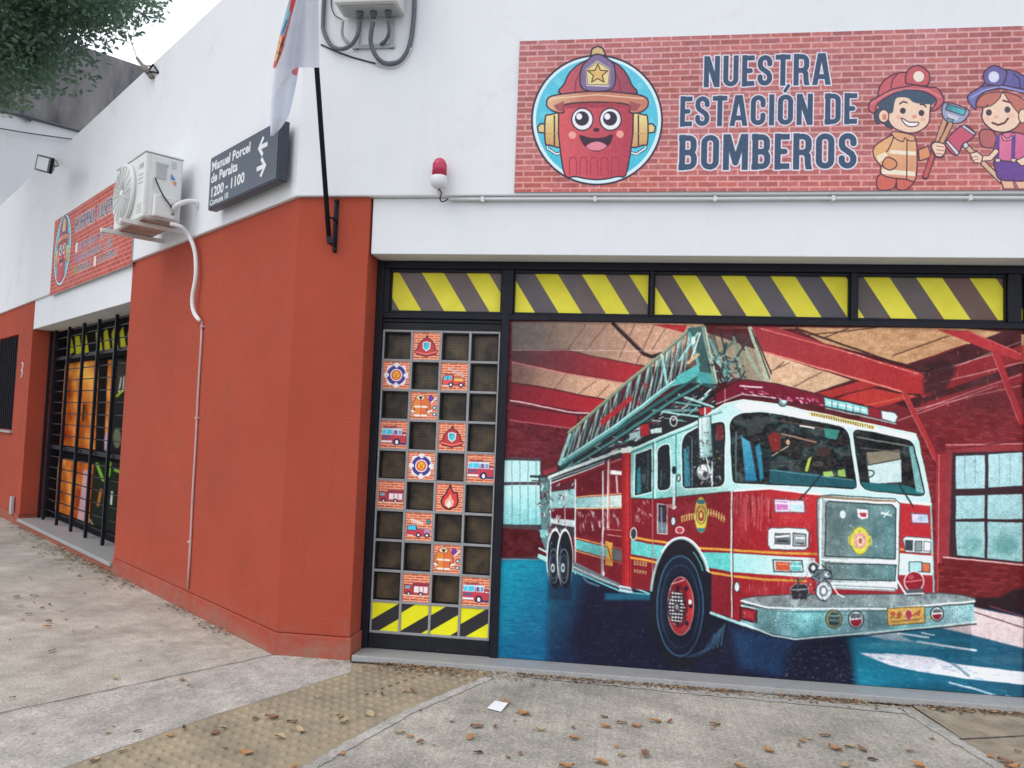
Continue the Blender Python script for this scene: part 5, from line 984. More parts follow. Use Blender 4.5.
# siren and pump on the bumper
k.poly([(790, 589), (795, 584), (806, 584), (809, 592), (807, 600), (792, 600)], (36, 46, 54), line=.8, lc=(150, 170, 174)); k.line([(792, 590), (806, 589)], 1.2, (170, 196, 198)); k.line([(798, 584), (798, 579), (803, 579)], 1.8, (60, 66, 72))
k.ell(813, 568, 5.6, 6, (60, 66, 74), line=1.3, lc=(190, 200, 204)); k.ell(813, 568, 2.2, 2.6, (206, 214, 214)); k.poly([(816, 570), (830, 570), (832, 577), (818, 582), (811, 578)], (110, 130, 136), line=.8)
for i in range(46):
    x = random.uniform(806, 832); y = random.uniform(572, 596); k.line([(x, y), (x+random.uniform(-3, 3), y+random.uniform(-3, 3))], random.uniform(.7, 1.6), random.choice([(30, 34, 40), (206, 216, 218), (110, 130, 140), (70, 80, 90)]), .85)
k.ell(824, 591, 8.2, 9.6, (186, 196, 204), line=1, lc=(40, 46, 54)); k.ell(823.5, 591, 5, 6.4, (120, 130, 140), line=.8, lc=(230, 234, 236)); k.ell(823.5, 591, 2.2, 3, (226, 230, 232)); k.line([(833, 586), (838, 594), (845, 597)], 1.2, (214, 224, 222))
k.ell(914, 581.5, 9.6, 9.8, (150, 26, 40), line=1.2, lc=(200, 206, 206)); k.line([(905, 582), (922, 580)], 1.2, (230, 120, 130)); k.ell(911, 577, 3, 2.4, (206, 90, 104), .8); k.poly([(904, 590), (924, 588), (921, 596), (906, 596)], (84, 90, 98)); k.line([(897, 580), (902, 588), (906, 594)], 2, (200, 212, 212)); k.line([(905, 594), (924, 593)], 1.2, (206, 214, 214))
G4 = [(20, 22, 28), (60, 66, 70), (130, 150, 150), (200, 212, 208)]
k.bits([(637, 456), (650, 452), (650, 490), (637, 493)], 60, [(18, 20, 26), (60, 90, 94), (90, 100, 100)], 1, 4, .5, 1.4, .6); k.bits([(686, 440), (722, 426), (722, 484), (686, 486)], 150, [(18, 20, 26), (60, 90, 94), (140, 150, 148), (100, 40, 40)], 1, 5, .5, 1.4, .6)
# reflections on the red panels, wear and highlights on the pale ones
k.bits([(655, 502), (730, 494), (730, 546), (705, 545), (690, 535), (660, 535)], 130, [(160, 50, 60), (90, 14, 26), (180, 80, 86)], 1, 6, .5, 1.3, .4, .5, 1)
k.bits([(733, 496), (812, 498), (812, 548), (733, 546)], 150, [(228, 90, 90), (130, 16, 28), (240, 160, 156)], 1, 7, .5, 1.4, .35, .3, 1)
k.bits([(714, 578), (731, 580), (738, 618), (712, 608)], 50, [(90, 14, 26), (170, 50, 60)], 1, 6, .5, 1.3, .4, .3, 1); k.bits([(577, 478), (620, 460), (620, 585), (577, 560)], 150, [(80, 14, 26), (160, 50, 60), (190, 110, 110)], 1, 6, .5, 1.2, .4, .3, 1)
k.bits([(632, 452), (713, 412), (743, 401), (860, 424), (914, 438), (928, 502), (860, 497), (731, 489), (632, 496)], 260, [(220, 240, 228), (110, 170, 158), (90, 130, 124)], 1, 8, .4, .9, .3)
k.bits([(818, 498), (899, 502), (898, 588), (820, 586)], 420, G4, .4, 1.6, .5, 1.1, .4); k.bits([(742, 606), (800, 611), (972, 604), (972, 620), (795, 637), (744, 622)], 700, [(226, 240, 232), (90, 130, 124), (150, 190, 180), (60, 80, 84)], .4, 1.8, .5, 1.1, .5)
k.bits([(744, 600), (790, 596), (960, 595), (970, 600), (890, 608), (790, 608)], 300, G4, .4, 1.8, .5, 1, .45)
k.bits([(788, 562), (834, 562), (834, 602), (788, 602)], 160, G4, .6, 3.4, .5, 1.3, .7); k.bits([(545, 480), (552, 486), (552, 545), (545, 540)], 60, G4, .6, 3, .5, 1.3, .7)
k.bits([(668, 588), (686, 588), (688, 626), (668, 624)], 80, [(240, 236, 236), (40, 36, 46), (150, 140, 150)], .5, 2.4, .5, 1.1, .7)
k.bits([(513, 326), (690, 326), (640, 372), (513, 350)], 120, [(230, 190, 160), (120, 90, 78), (160, 120, 98)], 1, 8, .4, 1, .35, 1, .4); k.bits([(770, 350), (850, 378), (815, 390), (776, 382)], 60, [(230, 200, 170), (140, 100, 82)], 1, 7, .4, 1, .4, 1, .4); k.bits([(800, 332), (960, 340), (912, 364), (850, 350)], 90, [(226, 184, 140), (130, 90, 66)], 1, 8, .4, 1, .4, 1, .3)
k.bits([(765, 330), (920, 375), (920, 392), (765, 352)], 130, [(226, 100, 92), (140, 26, 36), (90, 20, 30)], 1, 7, .4, 1.1, .35, 1, .4); k.bits([(912, 370), (1022, 350), (1022, 410), (930, 430)], 170, [(40, 18, 24), (150, 60, 60), (110, 30, 38), (200, 130, 126)], 1, 8, .4, 1.1, .5, 1, .4)
k.bits([(512, 402), (590, 415), (566, 455), (508, 455)], 170, [(150, 60, 66), (60, 14, 24), (180, 100, 100)], .6, 4, .4, 1, .4, 1, .4); k.bits([(940, 440), (1022, 420), (1022, 600), (940, 590)], 200, [(160, 60, 66), (70, 16, 26), (60, 20, 30)], .6, 4, .4, 1, .3, 1, .4)

for x, y, rx, ry, c_, a_ in ((530, 335, 26, 12, (70, 66, 70), .5), (520, 372, 18, 26, (60, 40, 46), .35), (700, 500, 40, 12, (60, 10, 20), .25), (600, 560, 30, 16, (50, 8, 18), .3), (780, 590, 30, 6, (90, 10, 24), .35), (865, 640, 70, 5, (10, 16, 36), .5), (600, 455, 50, 10, (20, 16, 24), .35), (985, 400, 40, 20, (30, 12, 20), .35), (690, 640, 30, 30, (10, 12, 26), .4)): k.ell(x, y, rx*.5, ry*.5, c_, a_, soft=max(rx, ry))
# cast, print grain, faint creases in the film
k.bits([(818, 498), (899, 502), (898, 588), (820, 586)], 60, [(255, 255, 255)], .3, 1.4, .4, .8, .7); k.bits([(742, 606), (972, 604), (972, 620), (795, 637), (744, 622)], 240, [(255, 255, 255), (40, 96, 100)], .2, .7, .5, .8, .8); k.bits([(714, 404), (743, 401), (860, 424), (914, 438), (914, 442), (845, 429), (743, 410), (732, 420)], 90, [(255, 255, 255), (230, 236, 244)], .5, 4, .4, .9, .6, 1, .3); k.bits([(768, 498), (808, 498), (808, 572), (768, 572)], 40, [(255, 255, 255)], .3, 1.5, .4, .8, .7); k.bits([(560, 465), (700, 380), (716, 392), (634, 448), (560, 474)], 90, [(250, 255, 252)], .4, 3, .4, .8, .7); k.bits([(740, 424), (842, 430), (850, 470), (745, 470)], 40, [(200, 210, 210), (240, 240, 236)], .4, 5, .4, .8, .5, 1, .4)
k.blur(1)
lum = k.c.mean(-1); amp = .35+.65*np.clip(lum/150, 0, 1)
g_ = ((fbm(k.X, k.Y, .95, 21, 2)-.5)*30+(fbm(k.X, k.Y, .22, 25, 3)-.5)*20)*amp+(fbm(k.X, k.Y, .02, 31, 2)-.5)*14
k.c = k.c+g_[..., None]; l_ = k.c.mean(-1, keepdims=True); hi = np.clip((l_-120)/90, 0, 1); hi = hi*hi*(3-2*hi)
tl = np.clip((k.c[..., 1]-k.c[..., 0]-12)/30, 0, 1); k.c[..., 2] += tl*np.clip(k.c[..., 1]-k.c[..., 2], 0, 60)*.75
k.c = np.clip(k.c*(1+.17*hi), 3, 254); k.c = k.c*.95+k.c.mean(-1, keepdims=True)*.05
sheet('printed_film', W, k, MT['print'], mur, kill=.94)
add_board('backing_board', 'F', 1.4588, 4.7232, .030, 2.2932, MD-.0005, .012, MT['black'], mur)
# ================================================================== BANNERS
def arc(cx, cy, rx, ry, a0, a1, n=8): return [(cx+rx*math.cos(R(a0+(a1-a0)*i/n)), cy+ry*math.sin(R(a0+(a1-a0)*i/n))) for i in range(n+1)]
def glyph(ch):
    """condensed capitals: centre lines in a box w wide and 1 high (y down); stroke .19; returns (w, [polylines])"""
    t = .095; w = {'N': .52, 'U': .50, 'E': .40, 'S': .48, 'T': .46, 'R': .50, 'A': .56, 'C': .49, 'I': .19, 'O': .50, 'D': .50, 'B': .50, 'M': .68}[ch]
    l, r_, u, b_ = t, w-t, t, 1-t; q = .15
    O_ = [(l, .5)]+arc(l+q, u+q, q, q, 180, 270)+arc(r_-q, u+q, q, q, 270, 360)+arc(r_-q, b_-q, q, q, 0, 90)+arc(l+q, b_-q, q, q, 90, 180)+[(l, .5)]
    g_ = {'N': [[(l, 1.2), (l, -.2)], [(r_, 1.2), (r_, -.2)], [(l-.0, -.02), (r_, 1.02)]],
          'U': [[(l, -.2), (l, b_-q)]+arc(l+q, b_-q, q, q, 180, 90)+arc(r_-q, b_-q, q, q, 90, 0)+[(r_, -.2)]],
          'E': [[(l, 0), (l, 1)], [(l, u), (1, u)], [(l, b_), (1, b_)], [(l, .5), (w-.13, .5)]],
          'S': [[(r_, .30)]+arc(r_-q, u+q, q, q, 0, -90)+arc(l+q, u+q, q, q, 270, 180)+[(l, .34), (l+.04, .43), (r_-.05, .58), (r_, .68)]+arc(r_-q, b_-q, q, q, 0, 90)+arc(l+q, b_-q, q, q, 90, 180)+[(l, .70)]],
          'T': [[(-.2, u), (1.2, u)], [(w/2, 0), (w/2, 1.2)]],
          'R': [[(l, -.2), (l, 1.2)], [(l, u), (r_-q, u)]+arc(r_-q, u+q, q, q, 270, 360)+[(r_, .36)]+arc(r_-q, .38, q, q, 0, 90)+[(l, .53)], [(r_-.10, .53), (r_-.02, .62), (r_-.01, .85), (r_+.03, 1.05)]],
          'A': [[(l-.03, 1.1), (w/2-.03, -.04)], [(r_+.03, 1.1), (w/2+.03, -.04)], [(l+.06, .74), (r_-.06, .74)]],
          'C': [[(r_, .34), (r_, u+q)]+arc(r_-q, u+q, q, q, 0, -90)+arc(l+q, u+q, q, q, 270, 180)+[(l, .5)]+arc(l+q, b_-q, q, q, 180, 90)+arc(r_-q, b_-q, q, q, 90, 0)+[(r_, .66)]],
          'I': [[(t, -.2), (t, 1.2)]], 'O': [O_],
          'D': [[(l, -.2), (l, 1.2)], [(0, u), (r_-q, u)]+arc(r_-q, u+q, q, q, 270, 360)+[(r_, .5)]+arc(r_-q, b_-q, q, q, 0, 90)+[(0, b_)]],
          'B': [[(l, -.2), (l, 1.2)], [(0, u), (r_-q, u)]+arc(r_-q, u+q*.9, q*.9, q*.9, 270, 360)+arc(r_-q, .5-q*.9, q*.9, q*.9, 0, 90)+[(l, .5)], [(r_-q, .5)]+arc(r_-q, .5+q, q, q, 270, 360)+[(r_, .7)]+arc(r_-q, b_-q, q, q, 0, 90)+[(0, b_)]],
          'M': [[(l, 1.2), (l, -.2)], [(r_, 1.2), (r_, -.2)], [(l, -.1), (w/2, .80)], [(r_, -.1), (w/2, .80)]]}[ch]
    return w, g_
def write_line(k, text, a0, a1, z0, z1, col=(52, 72, 100), ol=(226, 230, 244), o=.062, gap=.075):
    h = z1-z0; ws = [(.19 if c == ' ' else glyph({'Ó': 'O'}.get(c, c))[0]) for c in text]; tot = sum(ws)+gap*(len(text)-1); sx = (a1-a0)/tot; x = 0
    jobs = []
    for c, w_ in zip(text, ws):
        if c != ' ':
            _, g_ = glyph({'Ó': 'O'}.get(c, c)); X = (k.A-a0)/sx-x; Y = (z1-k.Zm)/h
            sel = (X > -.3) & (X < w_+.3) & (Y > -.55) & (Y < 1.3); i = np.where(sel.any(1))[0]; j = np.where(sel.any(0))[0]
            if len(i) and len(j):
                wn = (slice(i[0], i[-1]+1), slice(j[0], j[-1]+1)); x_, y_ = X[wn], Y[wn]; d = np.full(x_.shape, 1e9)
                for pl in g_:
                    for (ax, ay), (bx, by) in zip(pl, pl[1:]):
                        ex, ey = bx-ax, by-ay; L2 = ex*ex+ey*ey+1e-12; t = np.clip(((x_-ax)*ex+(y_-ay)*ey)/L2, 0, 1); d = np.minimum(d, np.hypot(x_-ax-ex*t, y_-ay-ey*t))
                s_ = np.maximum(d-.080, np.maximum(np.maximum(-x_, x_-w_), np.maximum(-y_, y_-1)))
                if c == 'Ó':
                    ax, ay, bx, by = w_*.46, -.10, w_*.66, -.27; ex, ey = bx-ax, by-ay; t = np.clip(((x_-ax)*ex+(y_-ay)*ey)/(ex*ex+ey*ey), 0, 1); s_ = np.minimum(s_, np.hypot(x_-ax-ex*t, y_-ay-ey*t)-.055)
                jobs.append((wn, s_))
        x += w_+gap
    pxs = 1/(h*150*k.S)*1.0
    aa = pxs*1.1
    for wn, s_ in jobs: k.put(wn, np.clip(.5-(s_-o*.55)/aa, 0, 1), ol, 1)
    for wn, s_ in jobs: k.put(wn, np.clip(.5-s_/aa, 0, 1), col, 1)
def hydrant(k, q, Lc=(48, 40, 56), lw=1.5):
    """cartoon hydrant in a round blue badge; q maps drawing pixels to sheet coordinates"""
    P_ = lambda *p: [q(*a) for a in p]
    sx = q(1, 0)[0]-q(0, 0)[0]; sy = q(0, 1)[1]-q(0, 0)[1]
    sx = math.hypot(q(100, 300)[0]-q(0, 300)[0], 0)/100; sy = abs(q(300, 100)[1]-q(300, 0)[1])/100
    E = lambda x, y, rx, ry, c, **o: k.ell(*q(x, y), rx*sx, ry*sy, c, **o)
    E(343, 410, 338, 335, Lc); E(343, 410, 328, 325, (216, 240, 248)); E(343, 408, 312, 310, grad(q(343, 100), (90, 196, 222), q(343, 700), (60, 190, 216)))
    for an in range(0, 360, 20):
        k.poly(P_((343, 400), (343+290*math.cos(R(an)), 400+290*math.sin(R(an))), (343+290*math.cos(R(an+6)), 400+290*math.sin(R(an+6)))), (150, 220, 236), .35)
    G_ = (226, 200, 132)
    for s_ in (-1, 1):
        X = lambda x: 340+s_*x
        k.line([q(X(260), 500), q(X(250), 555), q(X(205), 585), q(X(170), 575)], 16*sx, Lc); k.line([q(X(260), 500), q(X(250), 555), q(X(205), 585), q(X(170), 575)], 8*sx, (226, 240, 244))
        k.poly(P_((X(255), 432), (X(285), 428), (X(302), 445), (X(298), 472), (X(258), 478)), G_, line=lw, lc=Lc)
        k.poly(P_((X(165), 385), (X(240), 383), (X(262), 400), (X(262), 525), (X(240), 538), (X(165), 540)), grad(q(0, 400), (232, 212, 140), q(0, 540), (206, 150, 96)), line=lw, lc=Lc); k.line(P_((X(215), 388), (X(215), 536)), lw, Lc); k.line(P_((X(170), 480), (X(258), 478)), .8, (190, 150, 90))
    k.poly(P_((172, 300), (505, 300), (500, 660), (440, 700), (340, 715), (240, 700), (170, 665)), grad(q(180, 400), (212, 84, 92), q(500, 400), (176, 58, 76)), line=lw, lc=Lc)
    k.poly(P_((175, 300), (500, 300), (500, 345), (175, 350)), (150, 50, 66), .7)
    for x in (218, 272, 326, 380, 434): k.line(P_((x-16, 690), (x-16, 615), (x-8, 602), (x+12, 602), (x+20, 615), (x+20, 690)), 1, (160, 44, 66)); 
    # hat
    k.poly(P_((310, 78), (318, 45), (345, 32), (372, 42), (388, 78)), (206, 176, 124), line=lw, lc=Lc)
    k.poly(P_((170, 280), (178, 220), (205, 165), (250, 125), (300, 100), (345, 92), (400, 102), (455, 130), (495, 175), (518, 225), (525, 280)), grad(q(180, 200), (190, 84, 96), q(500, 200), (150, 66, 84)), line=lw, lc=Lc)
    k.line(P_((230, 275), (235, 210), (262, 150)), 1, (120, 44, 60)); k.line(P_((466, 275), (455, 205), (430, 150)), 1, (120, 44, 60))
    k.poly(P_((85, 325), (100, 292), (180, 275), (345, 262), (520, 275), (590, 292), (606, 320), (596, 350), (560, 372), (510, 370), (500, 330), (345, 318), (180, 330), (172, 372), (120, 365), (92, 345)), grad(q(100, 270), (232, 198, 156), q(200, 370), (196, 120, 96)), line=lw, lc=Lc)
    k.poly(P_((120, 335), (175, 312), (172, 368), (140, 362)), (150, 66, 78), .85); k.poly(P_((508, 312), (570, 332), (545, 362), (510, 362)), (150, 66, 78), .85); k.line(P_((110, 300), (345, 280), (580, 300)), 1.2, (240, 214, 180), .8)
    k.poly(P_((272, 252), (262, 150), (300, 98), (345, 72), (398, 96), (434, 140), (420, 250)), (120, 100, 140), line=lw, lc=Lc); k.poly(P_((290, 235), (285, 150), (345, 105), (412, 148), (404, 240)), (210, 204, 214)); k.poly(P_((296, 228), (288, 155), (345, 112), (408, 152), (400, 230)), (226, 208, 140), line=.8, lc=(110, 90, 70))
    k.poly([q(347+(54 if i % 2 == 0 else 24)*math.sin(i*math.pi/5), 174-(52 if i % 2 == 0 else 23)*math.cos(i*math.pi/5)) for i in range(10)], (222, 180, 104), line=1.1, lc=(70, 50, 50), sharp=True)
    # face
    for x in (268, 412): E(x, 406, 58, 60, Lc); E(x, 406, 51, 53, (240, 238, 244)); E(x-2, 402, 36, 37, (46, 40, 54)); E(x-16, 392, 15, 16, (240, 240, 250))
    k.line(P_((248, 335), (268, 325), (285, 330)), 1.2, (150, 44, 56)); k.line(P_((400, 322), (418, 318), (440, 326)), 1.2, (150, 44, 56))
    E(340, 460, 16, 11, (60, 34, 48)); E(217, 487, 19, 19, (236, 160, 146)); E(461, 482, 19, 19, (236, 160, 146))
    k.poly(P_((252, 490), (265, 488), (300, 498), (340, 502), (385, 496), (412, 484), (424, 488), (414, 525), (385, 556), (345, 572), (305, 562), (270, 532)), (52, 34, 48)); k.poly(P_((288, 545), (310, 528), (345, 520), (378, 530), (392, 545), (365, 562), (345, 566), (310, 562)), (226, 130, 150))
ban = tag(empty('banner', tuple(pos('F', 3.1, 3.11, .03))), 'wide brick patterned banner with dark blue lettering, cartoon hydrant badge and two cartoon children', 'banner')
BD = .043; BX0, BX1, BZ0, BZ1 = 1.466, 4.86, 3.122, 4.118
# place the sheet so that its corners fall where the photograph has them
_c = [hit('F', *p, BD) for p in ((519, 41), (515, 192), (1023, 26), (1023, 190))]
BX0 = (_c[0][0]+_c[1][0])/2; BZ0 = (_c[1][1]+_c[3][1])/2; BZ1 = (_c[0][1]+_c[2][1])/2
k, W = wall_ink('F', BX0, BX1, BZ0, BZ1, BD, 2.3)
cfn = bricks(k.A, k.Zm, .124, .0386, (172, 97, 97), (224, 176, 172), 6, .2, 15, .22)
n_ = fbm(k.A, k.Zm, 2.2, 40)[..., None]; zt_ = np.clip((3.5-k.Zm)/.4, 0, 1)[..., None]
cfn = cfn+(n_-.5)*np.array([20, 24, 30])+zt_*np.array([12, -4, -8])+(fbm(k.A, k.Zm, 60, 12, 2)-.5)[..., None]*24
k.c = cfn
def tb(p0, p1, p2, p3):     # corners of a line of text in the photograph -> box on the wall
    h_ = [hit('F', *p, BD) for p in (p0, p1, p2, p3)]; return (h_[0][0]+h_[3][0])/2, (h_[1][0]+h_[2][0])/2, (h_[2][1]+h_[3][1])/2, (h_[0][1]+h_[1][1])/2
k.round = False
write_line(k, 'NUESTRA', *tb((703.8, 55.6), (830.5, 53.5), (831.5, 85.2), (703.3, 87)))
write_line(k, 'ESTACIÓN DE', *tb((679.8, 95.7), (857, 93.2), (857.4, 124.1), (679.5, 127)))
write_line(k, 'BOMBEROS', *tb((678.9, 134.4), (857, 132.8), (857.4, 168.9), (678.5, 170.6)))
k.round = True
hydrant(k, lambda x, y: (530+x/5.12, 40+y/5.12))
Bq = T(860, 55, 5.487); Gq = T(930, 55, 5.487); LN = (70, 44, 60)
SK = (240, 206, 180); RH = (196, 92, 100)
# boy
k.poly(Bq((115, 650), (300, 660), (262, 735), (205, 735), (200, 700), (180, 735), (98, 735)), (204, 96, 84), line=1.3, lc=LN); k.line(Bq((200, 670), (198, 730)), 1.2, LN)
k.poly(Bq((185, 430), (285, 440), (312, 500), (306, 680), (250, 682), (118, 655), (130, 560), (150, 470)), grad(Bq((190, 450))[0], (232, 184, 128), Bq((300, 650))[0], (214, 140, 108)), line=1.4, lc=LN)
k.poly(Bq((168, 520), (306, 530), (306, 552), (160, 540)), (240, 228, 204)); k.poly(Bq((122, 625), (300, 640), (304, 664), (120, 652)), (240, 228, 204)); k.line(Bq((258, 455), (256, 680)), 1.2, LN)
k.poly(Bq((185, 440), (120, 470), (75, 510), (78, 560), (120, 610), (165, 600), (140, 545), (160, 510)), (228, 170, 116), line=1.3, lc=LN); k.poly(Bq((88, 555), (140, 530), (158, 560), (105, 590)), (240, 222, 190)); k.poly(Bq((125, 590), (150, 560), (195, 580), (200, 610), (165, 632), (130, 615)), (216, 140, 100), line=1.2, lc=LN)
k.poly(Bq((320, 520), (375, 500), (392, 560), (325, 582)), (220, 140, 100), line=1.3, lc=LN)
k.poly(Bq((180, 420), (290, 440), (298, 470), (268, 470), (245, 455), (235, 476), (190, 455)), (222, 160, 120), line=1.1, lc=LN)
k.line(Bq((478, 330), (358, 668)), 6.4, LN); k.line(Bq((476, 330), (420, 490)), 4.2, (206, 150, 116)); k.line(Bq((412, 510), (360, 662)), 4.2, (190, 84, 84))
k.poly(Bq((388, 490), (410, 476), (460, 488), (470, 520), (455, 560), (420, 560), (395, 530)), SK, line=1.2, lc=LN); 
for y_ in (500, 522, 542): k.line(Bq((425, y_), (465, y_+4)), .8, (150, 90, 80))
k.poly(Bq((78, 320), (90, 375), (120, 372), (160, 400), (185, 390), (150, 280), (110, 290)), (56, 74, 96), line=1, lc=LN)
k.poly(Bq((165, 250), (185, 235), (300, 200), (388, 215), (385, 300), (378, 370), (340, 410), (290, 428), (230, 420), (175, 390), (150, 330)), SK, line=1.4, lc=LN)
k.poly(Bq((100, 270), (180, 215), (300, 180), (415, 215), (420, 250), (385, 270), (300, 262), (260, 235), (205, 235), (190, 260), (175, 320), (120, 300)), (58, 78, 100))
k.ell(*Bq((130, 335))[0], 5.2, 6.4, SK, line=1.2, lc=LN); k.ell(*Bq((134, 340))[0], 2.4, 3.2, (214, 130, 110))
k.poly(Bq((48, 300), (60, 250), (95, 230), (110, 170), (160, 120), (240, 95), (350, 120), (372, 175), (420, 180), (455, 225), (458, 260), (420, 300), (385, 308), (415, 270), (412, 235), (340, 198), (240, 190), (160, 225), (95, 270), (80, 318)), RH, line=1.4, lc=LN)
k.line(Bq((95, 230), (180, 185), (300, 165), (372, 178)), 1.2, LN); k.line(Bq((170, 180), (180, 130), (205, 108)), 1.1, LN); k.poly(Bq((250, 150), (262, 85), (320, 58), (378, 98), (372, 165), (310, 165), (280, 160)), (192, 84, 92), line=1.4, lc=LN); k.ell(*Bq((322, 118))[0], 5.8, 5.8, (236, 222, 208), line=.8, lc=(170, 80, 84)); k.line(Bq((60, 270), (150, 212), (250, 185), (370, 190), (440, 230)), 1.2, (226, 140, 146), .8)
k.ell(*Bq((235, 306))[0], 2.9, 3.1, (60, 50, 66)); k.ell(*Bq((337, 318))[0], 2.9, 3.1, (60, 50, 66)); k.line(Bq((218, 268), (238, 255), (258, 262)), 1.5, (60, 50, 66)); k.line(Bq((332, 272), (350, 272), (362, 284)), 1.5, (60, 50, 66))
k.ell(*Bq((298, 338))[0], 2.6, 2, (226, 150, 130)); k.ell(*Bq((212, 342))[0], 2.6, 2.2, (236, 172, 156), .8); k.ell(*Bq((345, 354))[0], 2.6, 2.2, (236, 172, 156), .8)
k.poly(Bq((228, 345), (270, 368), (322, 370), (308, 390), (268, 392), (240, 372)), (246, 240, 238), line=1.1, lc=LN)
# tools
k.poly(Gq((65, 300), (90, 260), (210, 300), (200, 345), (165, 372), (110, 372), (75, 345)), (150, 160, 190), line=1.3, lc=LN); k.poly(Gq((95, 268), (198, 302), (185, 332), (85, 300)), grad(Gq((95, 280))[0], (60, 130, 150), Gq((190, 310))[0], (90, 190, 200)), line=1, lc=LN); k.poly(Gq((92, 318), (160, 340), (150, 358), (105, 350)), (200, 200, 216)); k.poly(Gq((95, 345), (130, 355), (120, 378), (92, 370)), (90, 160, 176), line=.9, lc=LN)
k.line(Gq((112, 380), (60, 480)), 6, LN); k.line(Gq((112, 380), (64, 476)), 3.9, (206, 150, 116)); k.poly(Gq((8, 500), (30, 478), (80, 490), (86, 520), (70, 555), (36, 556), (25, 540)), SK, line=1.2, lc=LN)
for y_ in (500, 520, 540): k.line(Gq((36, y_), (78, y_+5)), .8, (150, 90, 80))
k.line(Gq((188, 490), (390, 690)), 6.2, LN); k.line(Gq((192, 494), (386, 686)), 4, (214, 176, 140))
k.poly(Gq((85, 475), (180, 385), (248, 430), (215, 470), (180, 490), (150, 550), (110, 530)), (196, 84, 108), line=1.4, lc=LN); k.poly(Gq((85, 475), (100, 470), (160, 535), (148, 552)), (206, 220, 228), line=.9, lc=LN); k.poly(Gq((172, 392), (184, 382), (250, 430), (240, 440)), (196, 206, 216), line=.9, lc=LN); k.ell(*Gq((196, 496))[0], 2.6, 2.8, (206, 216, 216), line=1, lc=LN)
# girl
k.poly(Gq((385, 680), (530, 690), (530, 735), (405, 735)), (232, 180, 150), line=1.2, lc=LN); k.poly(Gq((452, 695), (470, 695), (490, 735), (462, 735)), (150, 90, 100))
k.poly(Gq((285, 410), (270, 450), (285, 500), (330, 510), (370, 500), (350, 420)), (176, 96, 96), line=1.3, lc=LN); k.poly(Gq((440, 420), (520, 340), (560, 440), (520, 470), (460, 450)), (176, 96, 96), line=1.3, lc=LN)
k.poly(Gq((360, 570), (515, 570), (540, 680), (440, 690), (380, 680), (362, 640)), (100, 66, 140), line=1.4, lc=LN)
k.poly(Gq((365, 460), (400, 430), (460, 425), (530, 450), (545, 570), (362, 570)), grad(Gq((370, 450))[0], (226, 120, 156), Gq((520, 560))[0], (206, 96, 140)), line=1.3, lc=LN); k.poly(Gq((395, 435), (425, 460), (458, 428), (465, 450), (430, 470), (400, 465)), (236, 150, 170), line=.9, lc=LN)
for x in (368, 455): k.line(Gq((x+4, 450), (x, 578)), 4, (92, 66, 140)); k.poly(Gq((x-10, 568), (x+18, 568), (x+16, 588), (x-8, 586)), (222, 206, 180), line=.8, lc=LN)
k.line(Gq((250, 570), (330, 565), (362, 530)), 6.4, LN); k.line(Gq((250, 570), (330, 565), (362, 530)), 4.2, SK); k.poly(Gq((218, 540), (260, 530), (290, 556), (280, 595), (240, 590)), SK, line=1.2, lc=LN); k.line(Gq((235, 560), (262, 556)), .8, (150, 90, 80)); k.line(Gq((240, 578), (265, 570)), .8, (150, 90, 80))
k.poly(Gq((470, 580), (530, 550), (560, 600), (500, 608)), SK, line=1.2, lc=LN)
k.poly(Gq((290, 300), (300, 240), (420, 205), (500, 250), (505, 330), (480, 390), (420, 422), (350, 415), (300, 375), (285, 340)), SK, line=1.4, lc=LN)
k.poly(Gq((252, 270), (300, 215), (420, 205), (520, 250), (560, 330), (500, 330), (440, 262), (400, 205), (380, 240), (330, 280), (265, 285)), (190, 110, 98), line=1, lc=LN); k.ell(*Gq((508, 335))[0], 4, 7, SK, line=1.1, lc=LN)
k.poly(Gq((208, 250), (215, 215), (270, 180), (300, 150), (298, 100), (420, 80), (500, 105), (560, 160), (560, 225), (480, 200), (380, 185), (290, 210), (255, 250), (250, 300)), grad(Gq((250, 150))[0], (108, 110, 170), Gq((500, 200))[0], (92, 84, 150)), line=1.4, lc=LN)
k.line(Gq((225, 235), (290, 195), (380, 172), (530, 205)), 1.5, (150, 160, 214), .9); k.line(Gq((285, 175), (380, 160), (530, 190)), 1.1, LN); k.line(Gq((455, 100), (490, 130), (495, 185)), 1.1, LN)
k.poly(Gq((300, 150), (298, 95), (350, 58), (415, 85), (420, 110), (395, 165), (330, 165)), (100, 92, 152), line=1.4, lc=LN); k.ell(*Gq((350, 120))[0], 5.8, 6, (214, 216, 236), line=.9, lc=(90, 84, 150))
k.ell(*Gq((323, 316))[0], 3, 3.2, (70, 56, 70)); k.ell(*Gq((425, 300))[0], 3, 3.2, (70, 56, 70)); k.line(Gq((402, 250), (445, 262)), 2, (110, 60, 66)); k.line(Gq((298, 290), (318, 272)), 1.4, (110, 60, 66)); k.line(Gq((342, 372), (375, 384), (410, 372), (428, 348)), 2, (90, 44, 50)); k.ell(*Gq((312, 350))[0], 3, 2.4, (238, 180, 160), .8); k.ell(*Gq((446, 332))[0], 3, 2.4, (238, 180, 160), .8); k.ell(*Gq((362, 340))[0], 2, 1.6, (230, 164, 140), .8)
k.c = k.c*.9+np.array([214, 206, 212.])*.1; k.c += ((fbm(k.X, k.Y, .7, 71, 2)-.5)*16)[..., None]  # pale haze mixed into the colours of the whole sheet, then grain
sheet('printed_sheet', W, k, MT['print'], ban)
add_board('backing_board', 'F', BX0-.001, BX1+.001, BZ0-.001, BZ1+.001, BD-.0005, .011, MT['greyplastic'], ban)

